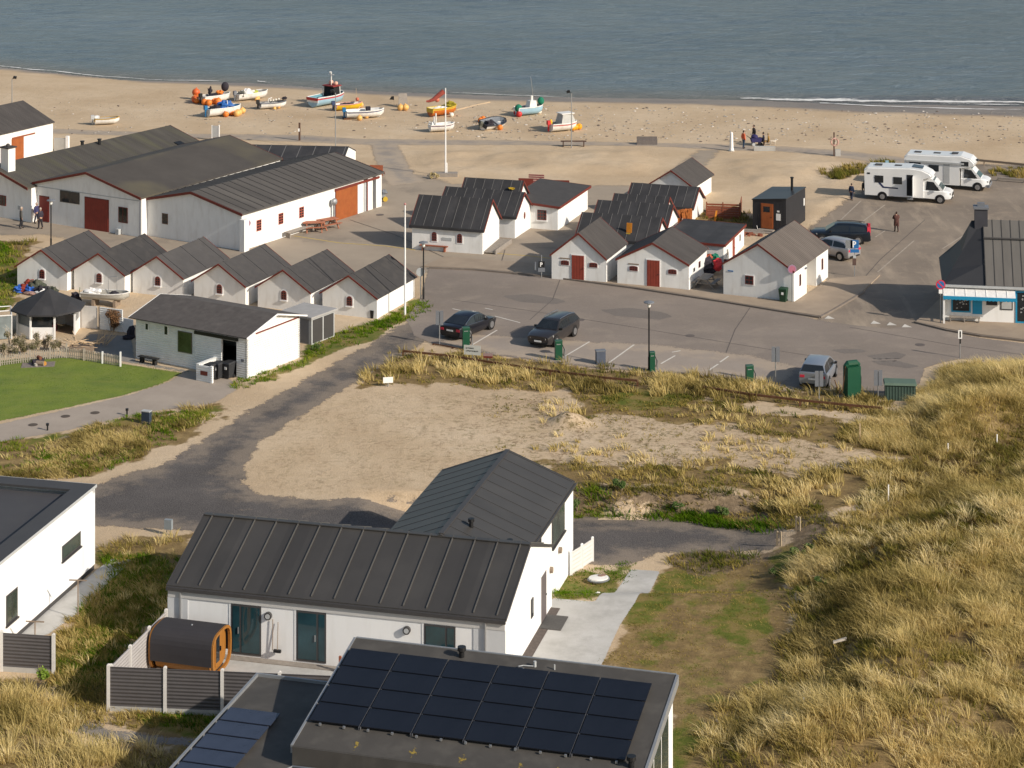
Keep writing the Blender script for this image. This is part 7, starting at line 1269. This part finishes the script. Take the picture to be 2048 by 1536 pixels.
# white garden walls behind the gazebo
for pts,h,lb,m in (([(163,655),(194,657)],1.5,'pale garden wall panel directly right of the gazebo',mat('pale_panel', (.60,.57,.53), .85, .1, 3)),([(200,658),(245,664)],1.5,'pale boarded garden wall behind the brown bush',BOARDW),([(240,662),(266,668)],.95,'low white garden wall left of the garage',WTRIM)):
    (ax,ay),(cx,cy) = gpl(pts); d = math.hypot(cx-ax,cy-ay); t = thing('garden_wall', lb, 'wall', ax, ay, 0, math.degrees(math.atan2(cy-ay,cx-ax))); MB().box(0,d,-.04,.04,0,h).done('panel', m, t); MB().box(-.08,0,-.06,.06,0,h+.03).done('post', WOOD, t)
x,y = gp(160,704); t = thing('branch_pile', 'pile of pale cut branches behind the picket fence', 'pile', x, y, 0, 0); b = MB(); rd = random.Random(6)
for _ in range(26): a = Vector((rd.uniform(-.6,.9),rd.uniform(-.3,.6),rd.uniform(.35,.6))); d = Vector((rd.uniform(-1,1),rd.uniform(-.4,.4),rd.uniform(-.1,.3))).normalized()*rd.uniform(.6,1.2); b.tube([a,a+d], rd.uniform(.02,.04), 5)
b.done('branches', WOODP, t); MB().box(-.7,.9,-.2,.5,0,.35).done('pallet', WOOD, t)
x,y = gp(203,692); t = thing('lattice_bundle', 'bundle of pale bare lattice twigs behind the picket fence', 'pile', x, y, 0, 0); b = MB()
for _ in range(30): a = Vector((rd.uniform(-.4,.4),rd.uniform(-.2,.2),.1)); b.tube([a,a+Vector((rd.uniform(.1,.8),rd.uniform(-.1,.2),rd.uniform(.5,1.0)))], .015, 4)
b.done('twigs', WOODP, t)
x,y = gp(70,588); t = thing('net_heap', 'long heap of blue, red and black nets with white sacks against the leftmost hut', 'heap', x, y, 0, -14)
for c,r,mm,sd in (((-1.3,0,.25),(.35,.3,.28),mat('bright_blue', (.03,.12,.45), .7, .2, 6),1),((-.9,.1,.35),(.35,.3,.33),mat('dull_red_net', (.22,.035,.02), .9, .3, 8),2),((-.45,.05,.3),(.45,.3,.28),mat('bright_blue', (.03,.12,.45)),3),((-.7,.4,.65),(.35,.25,.3),mat('dull_red_net', (.22,.035,.02)),4),((-.1,.35,.45),(.7,.4,.42),mat('olive_net', (.07,.075,.055), .95, .4, 9),5),((.6,.0,.3),(.6,.4,.3),NETD,6),((.75,-.25,.22),(.6,.3,.22),TARPW,7),((1.2,.2,.3),(.5,.35,.25),mat('olive_net', (.07,.075,.055)),8),((.1,-.35,.12),(.8,.25,.12),mat('pinkish_net', (.35,.22,.18), .9, .3, 7),9)): MB().lump(c,r,.3,sd).done('gear_lump', mm, t)
x,y = gp(152,606); t = thing('gear_heap', 'dark tarpaulin heap with green branches beside the stern of the rowing boat', 'heap', x, y, 0, 0); MB().lump((0,0,.35),(.4,.35,.4),.25,3).done('tarpaulin', NETD, t); b = MB(); [b.tube([(.2,.2,.5),(.2+rd.uniform(-.2,1.2),.2+rd.uniform(-.2,.2),.5+rd.uniform(.1,.6))],.02,4) for _ in range(12)]; b.done('branches', LEAFG, t)
x,y = gp(263,676); tag(MB().lump((0,0,.35),(.25,.25,.5),.2,2).lump((-.2,-.3,.12),(.4,.25,.15),.2,3).done('covered_grill', NETD, None, 0, (x,y,0)), 'dark covered object at the left corner of the garage', 'cover')
x,y = gp(1197,1164); t = thing('small_dinghy', 'small white oval dinghy with dark rim lying on the front lawn', 'dinghy', x, y, hz(x,y)+.02, 18)
ov = lambda a,b_,z: [(a*math.cos(q),b_*math.sin(q),z) for q in np.linspace(0,2*math.pi,25)[:-1]]
MB().loft([ov(.40,.28,.0),ov(.52,.40,.14),ov(.50,.38,.22),ov(.3,.2,.26)]).done('hull', BOATW, t, smooth=50); MB().tube([(.53*math.cos(q),.41*math.sin(q),.13) for q in np.linspace(0,2*math.pi,25)], .05, 6).done('rim', mat('grey_rim', (.16,.17,.18), .6), t); MB().lump((.2,.05,.26),(.22,.12,.05),.2,4).done('dark_mark', mat('brown_mark', (.22,.14,.11), .8), t)
x,y = gp(1196,1184); tag(MB().lump((0,0,.03),(.12,.06,.04),.2,5).done('white_scrap', WTRIM, None, 0, (x,y,hz(x,y))), 'small white scrap on the front lawn below the dinghy', 'scrap')
x,y = gp(1680,1335); tag(MB().hexa([(-.3,-.06,0),(.3,.1,.1),(.3,.2,.1),(-.3,.08,0)], [(-.3,-.06,.08),(.3,.1,.2),(.3,.2,.2),(-.3,.08,.08)]).done('driftwood', mat('bleached_wood', (.52,.46,.38), .9, .2, 5), None, 0, (x,y,hz(x,y)+.35)), 'bleached board lying in the dune grass', 'board')
for i,(px,py,h,lb) in enumerate([(1720,885,1.1,'thin pale stake at the edge of the sand plot'),(1777,1003,.9,'thin pale stake where the near dune begins'),(1896,905,.5,'short white marker stake in dark dune grass, left of its pair'),(1994,888,.55,'short white marker stake in dark dune grass, right of its pair'),(1607,1455,.6,'white stake among foreground dune grass')]):
    x,y = gp(px,py); tag(MB().box(-.03,.03,-.02,.02,-.3,h).done('marker_stake', WTRIM if i != 0 else WOODP, None, 0, (x,y,hz(x,y)), R(8*i)), lb, 'stake')
for px,py,lb in ((1596,1062,'pair of pale posts at the far end of the gravel track'),(1558,1092,'pair of pale posts nearer the viewer at the gravel track end')):
    x,y = gp(px,py); tag(MB().box(-.14,-.06,-.04,.04,-.3,.75).box(.06,.14,-.04,.04,-.3,.75).box(-.14,.14,-.03,.03,.60,.70).done('post_pair', mat('beige_post', (.42,.33,.22), .9, .15, 4), None, 0, (x,y,hz(x,y)), R(-30)), lb, 'post')
x,y = gp(28,1385); t = thing('raised_bed', 'dark timber raised vegetable bed in front of the single dark fence', 'bed', x, y, hz(x,y), -4); MB().box(-1.6,1.2,-.6,.6,-.2,.18).done('soil', mat('dark_soil', (.045,.035,.028), 1, .3, 6, bump=1), t); MB().box(-1.6,1.25,-.68,-.6,-.2,.26).box(1.2,1.27,-.6,.6,-.2,.26).box(-.3,-.22,-.6,.6,.1,.24).done('edging', BLACK, t)
# stones and shells scattered over the beach: one stuff object
b = MB(); rd = random.Random(21)
for _ in range(1500):
    px = rd.uniform(900,2048) if rd.random() < .8 else rd.uniform(100,900); py = rd.uniform(218,285)+(px-1500)*.012; x,y = gp(px,py,-.1 if py < 225 else 0); r = rd.choice((.03,.04,.05,.06,.07,.09,.13)); b.ball((x,y,hz(x,y)+r*.2),(r*rd.uniform(.8,1.5),r,r*.5),6,4,rd.choice((0,0,0,1,2,2)))
struct(b.done('beach_stones', [PEBBLE, mat('pale_stone', (.62,.58,.52), .8, .15, 4), mat('dark_stone', (.14,.11,.09), .9, .2, 4)]), 'stuff')
# ------------------------------------------------------------------ grass as blade meshes (stuff)
def blade_mat(name, stops, trans=.35):
    g = NG(name); c = g.ramp(g.at('tone'), stops); g.N.remove(g.b)
    d = g.N.new('ShaderNodeBsdfDiffuse'); t_ = g.N.new('ShaderNodeBsdfTranslucent'); mx = g.N.new('ShaderNodeMixShader'); mx.inputs[0].default_value = trans
    g.L.new(c, d.inputs[0]); g.L.new(c, t_.inputs[0]); g.L.new(d.outputs[0], mx.inputs[1]); g.L.new(t_.outputs[0], mx.inputs[2]); g.L.new(mx.outputs[0], g.out.inputs[0]); return g.m
STRAW = blade_mat('marram_straw', [(0,(.13,.098,.028)), (.22,(.26,.205,.065)), (.45,(.54,.42,.16)), (.75,(.74,.59,.27)), (1,(.86,.72,.41))])
OLIVE = blade_mat('olive_grass', [(0,(.07,.10,.014)), (.4,(.17,.155,.032)), (.7,(.38,.285,.085)), (1,(.58,.44,.17))])
GREENB = blade_mat('green_grass', [(0,(.045,.105,.006)), (.5,(.115,.20,.010)), (.85,(.23,.25,.03)), (1,(.40,.33,.11))])
def blades(name, polys, dens, h, per, m, tone=(.15,.95), spread=.22, width=.022, seed=1, wind=(-.30,.10), clump=1.0, mask=None, droop=.45, patch=6.0, thin=()):
    r = np.random.default_rng(seed); PX, PY = [], []
    for poly in polys:
        a = np.array(poly); x0,y0 = a.min(0); x1,y1 = a.max(0); n = int((x1-x0)*(y1-y0)*dens); X = r.uniform(x0,x1,n); Y = r.uniform(y0,y1,n)
        sd = sdist(poly, X, Y)+(fbm(X,Y,2.2,seed)-.5)*2.2; k = (sd > 0) & (Y > 81); n3 = fbm(X, Y, patch, seed+40); k &= r.random(n) < np.clip((n3-.5)*3.2*clump+.62, .04, 1)
        for hp in thin: k &= (sdist(hp, X, Y)+(fbm(X,Y,2.0,seed+3)-.5)*3 < 0) | (r.random(n) < .22)
        PX.append(X[k]); PY.append(Y[k])
    X = np.concatenate(PX); Y = np.concatenate(PY); vis = np.abs(X) < Y*.235+5; X, Y = X[vis], Y[vis]; Z = hgt(X, Y); T = len(X)
    big = np.clip(.35+.8*fbm(X,Y,3.0,seed+5)+.6*fbm(X,Y,1.1,seed+6), .5, 1.6)*r.uniform(.7,1.25,T); tn = np.clip(.5+(fbm(X,Y,6.0,seed+9)-.5)*.9+(fbm(X,Y,1.4,seed+19)-.5)*1.1+r.normal(0,.12,T), 0, 1)
    N = T*per; idx = np.repeat(np.arange(T), per); ang = r.uniform(0,2*np.pi,N); rad = np.sqrt(r.random(N))*spread*big[idx]; bx = X[idx]+rad*np.cos(ang); by = Y[idx]+rad*np.sin(ang)
    hh = h*big[idx]*r.uniform(.55,1.15,N); out = rad/(spread*big[idx]+1e-6)*droop; dx = (np.cos(ang)*out+wind[0]+r.normal(0,.16,N))*hh; dy = (np.sin(ang)*out+wind[1]+r.normal(0,.16,N))*hh
    fa = r.uniform(0,np.pi,N); wx = np.cos(fa)*width*r.uniform(.7,1.3,N); wy = np.sin(fa)*width*r.uniform(.7,1.3,N); bz = Z[idx]-.03
    V = np.empty((N,5,3), np.float32); V[:,0] = np.stack([bx-wx,by-wy,bz],-1); V[:,1] = np.stack([bx+wx,by+wy,bz],-1)
    V[:,2] = np.stack([bx+dx*.35+wx*.8,by+dy*.35+wy*.8,bz+hh*.62],-1); V[:,3] = np.stack([bx+dx*.35-wx*.8,by+dy*.35-wy*.8,bz+hh*.62],-1); V[:,4] = np.stack([bx+dx,by+dy,bz+hh*(1-.25*np.minimum(1,dx*dx+dy*dy))],-1)
    b = (np.arange(N)*5)[:,None]; q = b+np.array([0,1,2,3,3,2,4]); me = bpy.data.meshes.new(name); me.vertices.add(N*5); me.vertices.foreach_set('co', V.reshape(-1)); me.loops.add(N*7); me.loops.foreach_set('vertex_index', q.reshape(-1).astype(np.int32))
    me.polygons.add(N*2); st = (np.arange(N)*7)[:,None]+np.array([0,4]); me.polygons.foreach_set('loop_start', st.reshape(-1).astype(np.int32)); me.polygons.foreach_set('loop_total', np.tile([4,3],N).astype(np.int32)); me.update(calc_edges=True)
    to = np.clip(tone[0]+(tone[1]-tone[0])*np.clip(tn[idx]+r.normal(0,.10,N),0,1), 0, 1); at = me.attributes.new('tone','FLOAT','POINT'); at.data.foreach_set('value', np.repeat(to,5).astype(np.float32))
    me.materials.append(m); o = bpy.data.objects.new(name, me); COL.objects.link(o); o['kind'] = 'stuff'; return o
NEAR = GR_DRY[0]
HOLLOW = [gpl([(1640,1035),(1850,1000),(1940,1010),(1990,1095),(1850,1150),(1700,1135)], 1.4), gpl([(1720,905),(1850,895),(2048,840),(2100,900),(1900,950),(1760,970)], .6)]
HEATH = blade_mat('brown_heath_blade', [(0,(.07,.045,.018)), (.5,(.15,.095,.03)), (.8,(.17,.15,.035)), (1,(.34,.24,.10))])
blades('dune_grass', [NEAR], 9.5, .56, 36, STRAW, (.10,1.0), .26, .0115, 3, droop=1.0, clump=1.05, patch=2.4, thin=HOLLOW)
blades('brown_heath', HOLLOW, 12.0, .20, 14, HEATH, (0,1), .26, .018, 45, droop=1.2, clump=.6, patch=1.8)
blades('dune_undergrowth', [NEAR], 12.0, .28, 16, OLIVE, (.25,1.0), .26, .018, 5, droop=1.0, clump=.5)
blades('dune_grass', [GR_DRY[3]], 11.0, .62, 40, STRAW, (.05,1.0), .28, .012, 7, droop=1.0, clump=.6)
blades('dune_undergrowth', [GR_DRY[3]], 9.0, .22, 12, OLIVE, (0,.8), .24, .016, 8, droop=1.0, clump=.4)
blades('verge_grass', [GR_DRY[1]], 6.5, .52, 22, STRAW, (.0,.85), .28, .020, 9, droop=.7, clump=1.5, patch=3.5)
blades('verge_undergrowth', [GR_DRY[1]], 5, .2, 10, OLIVE, (0,.9), .24, .025, 10, droop=.9)
blades('plot_weeds', [GR_DRY[11], GR_DRY[12]], 8.0, .18, 12, OLIVE, (.0,.9), .26, .024, 35, droop=1.1, clump=1.5, patch=2.6)
blades('bank_green', [GR_GREEN[3]], 26.0, .34, 12, GREENB, (0,.7), .22, .02, 37, droop=1.0, clump=1.2, patch=2.0)
blades('bank_edge_grass', [gpl([(1135,968),(1300,975),(1480,985),(1640,1000),(1640,1022),(1480,1005),(1300,995),(1140,985)])], 16.0, .26, 12, OLIVE, (0,.8), .22, .02, 39, droop=1.2, clump=.9, patch=1.6)
blades('bank_grass', [SOIL[0]], 14.0, .24, 12, OLIVE, (.1,.95), .22, .02, 43, droop=1.2, clump=1.0, patch=2.2)
blades('plot_straw', [gpl([(1060,800),(1500,815),(1760,845),(1850,905),(1780,930),(1600,950),(1500,975),(1150,950),(1050,900)])], 1.1, .36, 20, STRAW, (.1,.9), .24, .022, 47, droop=.8, clump=2.2, patch=3.2)
blades('dune_foot_weeds', [SOIL[1], SOIL[2]], 9.0, .30, 10, OLIVE, (0,.9), .22, .02, 41, droop=1.1, clump=1.4, patch=1.8)
blades('plot_grass', [GR_DRY[2]], 6.0, .55, 26, STRAW, (.2,.9), .28, .024, 11, droop=.7, clump=1.4)
blades('plot_tufts', [gpl([(1000,790),(1500,812),(1760,840),(1860,905),(1780,935),(1600,950),(1500,985),(1150,968),(1020,940),(940,860)])], 3.0, .10, 9, OLIVE, (.1,.75), .20, .028, 13, droop=1.2, clump=1.6, patch=4.0)
blades('garden_verge_grass', [GR_DRY[4]], 12.0, .28, 20, STRAW, (.0,.85), .24, .016, 15, droop=1.1, wind=(-.5,.1), clump=1.4)
blades('garden_verge_undergrowth', [GR_DRY[4]], 14.0, .18, 14, GREENB, (.25,1.0), .22, .02, 16, droop=1.0)
blades('rough_grass', [GR_DRY[5]], 10.0, .24, 18, OLIVE, (.15,.95), .22, .016, 17, droop=1.1, wind=(-.5,.05))
blades('rough_green_grass', [GR_GREEN[6]], 12.0, .20, 12, GREENB, (.0,.8), .22, .018, 18, droop=1.1)
blades('rough_straw_tufts', [GR_DRY[5]], 1.6, .42, 26, STRAW, (.2,.9), .22, .014, 20, droop=.9, clump=1.6, patch=2.0)
blades('slope_grass', [GR_DRY[6], GR_DRY[10]], 5.0, .32, 12, OLIVE, (.1,.95), .24, .03, 19, droop=.9)
blades('bank_top_grass', [GR_DRY[7]], 5.0, .22, 12, OLIVE, (.3,1.0), .24, .024, 21, droop=1.0)
blades('beach_dune_grass', [GR_DRY[8], GR_DRY[9]], 3.0, .45, 14, OLIVE, (.2,1.0), .26, .035, 23)
blades('yard_grass', [GR_GREEN[0]], 11.0, .08, 8, OLIVE, (.15,.85), .20, .016, 25, droop=1.3, clump=.8)
blades('front_lawn_grass', [GR_GREEN[1]], 26.0, .10, 9, GREENB, (.05,.85), .18, .018, 27, droop=1.1)
blades('verge_green_grass', [GR_GREEN[2], GR_GREEN[9]], 11.0, .20, 10, GREENB, (.1,1.0), .2, .026, 29, droop=1.0)
blades('left_slope_grass', [GR_GREEN[4]], 6.0, .25, 10, GREENB, (.1,1.0), .22, .03, 31)
blades('lawn_grass', [gpl([(0,722),(60,718),(140,716),(240,729),(358,746),(330,763),(250,788),(110,818),(0,840)])], 30.0, .05, 5, GREENB, (.05,.62), .16, .022, 33, droop=1.4, clump=.2)
# ------------------------------------------------------------------ shrubs: leaf clumps and twigs
def shrub(label, px, py, w, d, h, leaf, n, cat='shrub', name='shrub', twigs=14, size=.07, group=None, deg=0, z=None, sx=1.0, twigm=TWIG):
    x,y = gp(px,py); t = thing(name, label, cat, x, y, (hz(x,y) if z is None else z), deg, group); r = random.Random(int(px*7+py)); b = MB()
    lumps = [(r.uniform(-w/2,w/2)*.75, r.uniform(-d/2,d/2)*.75, r.uniform(.35,.85)*h, r.uniform(.20,.36)) for _ in range(max(4,int(w*d*3)))]
    for i in range(n):
        c = r.choice(lumps); a = r.uniform(0,6.28); v = r.uniform(-1,1); rr = c[3]*min(1.2,h)*r.random()**.4; s = math.sqrt(1-v*v); p = Vector((c[0]+rr*s*math.cos(a), c[1]+rr*s*math.sin(a), max(.03,c[2]+rr*v*.9))); q = size*r.uniform(.6,1.3)
        u = Vector((r.uniform(-1,1),r.uniform(-1,1),r.uniform(-.6,.6))).normalized()*q; k = u.orthogonal().normalized()*q*.55; b.add([p-u,p+k,p+u,p-k], [(0,1,2,3)])
    b.done('foliage', leaf, t, solid=False); b = MB()
    for _ in range(twigs):
        c = r.choice(lumps); a = Vector((c[0]*.6,c[1]*.6,0)); e = Vector((c[0]+r.uniform(-.2,.2),c[1]+r.uniform(-.2,.2),min(h*1.15,c[2]+r.uniform(.1,.35)*h))); m_ = a.lerp(e,.5)+Vector((r.uniform(-.08,.08),r.uniform(-.08,.08),0)); b.tube([a,m_,e], [.02,.014,.007], 4)
        for _ in range(2): f = m_.lerp(e,r.random()); b.tube([f,f+Vector((r.uniform(-.25,.25),r.uniform(-.2,.2),r.uniform(.05,.3)))], .008, 3)
    b.done('twigs', twigm, t); return t
LEAFO = mat('dull_hedge_leaf', (.115,.105,.045), .8, .35, 3); LEAFW = mat('straw_leaf', (.40,.32,.16), .85, .25, 3)
shrub('brown pillar shaped dead bush in front of the boarded garden wall', 224, 663, 1.1, .8, 1.55, LEAFB, 1600, 'bush', 'brown_bush', 20, .06)
for i,(px,py,w,h,lb) in enumerate([(15,716,1.7,.95,'olive bare hedge shrub at the far left edge behind the picket fence'),(50,708,1.6,1.0,'olive bare hedge shrub below the left side of the gazebo'),(85,700,1.5,1.05,'pale twiggy hedge shrub in front of the gazebo post'),(118,703,1.4,.9,'brownish hedge shrub at the right end of the garden hedge'),(30,696,1.6,1.1,'hedge shrub between the greenhouse and the gazebo')]):
    shrub(lb, px, py, w, .9, h, LEAFO, 900, 'hedge shrub', 'hedge_shrub', 46, .05, 'bare hedge shrubs by the gazebo', twigm=mat('pale_twig', (.48,.40,.30), .9, .2, 5))
shrub('bright green young shrub in the raised bed', 83, 1372, .5, .5, .75, mat('fresh_leaf', (.16,.24,.02), .7, .3, 4), 500, 'shrub', 'shrub', 10, .06)
bank = [(1165,1018,.9,.6,'green shrub at the left end of the sandy cut bank'),(1242,988,.7,.6,'tall green weed clump high on the sandy cut bank'),(1358,1008,.6,.6,'green weed clump in the middle of the bank face'),(1450,1010,.7,.7,'upright green shrub right of the bank middle')]
for px,py,w,h,lb in bank: shrub(lb, px, py, w*1.5, .7, h, LEAFG, int(1800*w), 'shrub', 'green_shrub', 10, .045, 'green shrubs on the cut bank')
for px,py,w,h,lb in ((1600,1110,1.8,.5,'green weeds on the slope beside the paired posts'),(1560,1150,1.2,.4,'green weeds at the top corner of the dry yard lawn'),(1640,1180,1.2,.45,'green clump where the yard lawn meets the near dune'),(1880,1000,1.6,.4,'dark green clump in the hollow of the near dune')): shrub(lb, px, py, w, 1.0, h, LEAFG, int(700*w), 'shrub', 'green_shrub', 8, .07, 'green clumps at the dune foot')
shrub('green weeds at the grey bin store corner', 635, 700, .8, .5, .4, LEAFG, 400, 'shrub', 'green_shrub', 5, .06)
shrub('dry grassy clump at the foot of the windsock mast', 868, 357, .8, .6, .55, LEAFW, 300, 'shrub', 'dry_shrub', 6, .09)
# ------------------------------------------------------------------ camera, light, world
cd = bpy.data.cameras.new('camera'); cam = bpy.data.objects.new('camera', cd); COL.objects.link(cam)
cam.location = (0,0,H); cam.rotation_euler = (R(90),0,0); cd.sensor_width = 36; cd.lens = 36*F/2048; cd.shift_y = -(768-YH)/2048
cd.clip_start = 1; cd.clip_end = 9000; SC.camera = cam
EL, AZ = 29.0, R(33.5)                      # sun height; azimuth to the right of the viewer and slightly behind
sd_ = Vector((math.cos(AZ)*math.cos(R(EL)), -math.sin(AZ)*math.cos(R(EL)), math.sin(R(EL))))
sl_ = bpy.data.lights.new('sun', 'SUN'); sl_.energy = 4.5; sl_.angle = R(.55); sl_.color = (1,.915,.80); so = bpy.data.objects.new('sun', sl_); COL.objects.link(so)
so.rotation_euler = sd_.to_track_quat('Z','Y').to_euler(); so.location = (80,20,90)
wd = bpy.data.worlds.new('World'); SC.world = wd; wd.use_nodes = True; wn = wd.node_tree; sk = wn.nodes.new('ShaderNodeTexSky'); sk.sky_type = 'NISHITA'; sk.sun_disc = False
sk.sun_elevation = R(EL); sk.sun_rotation = math.atan2(sd_.x, sd_.y); sk.air_density = 1.2; sk.dust_density = 1.5; sk.ozone_density = 1.0
bg = wn.nodes['Background']; bg.inputs['Strength'].default_value = .098; wn.links.new(sk.outputs[0], bg.inputs['Color'])
SC.view_settings.view_transform = 'Standard'; SC.view_settings.look = 'None'; SC.view_settings.exposure = .08; SC.view_settings.gamma = 1
SC.render.engine = 'CYCLES'; SC.cycles.transparent_max_bounces = 12; SC.cycles.max_bounces = 5
SC.render.resolution_x = 1024; SC.render.resolution_y = 768
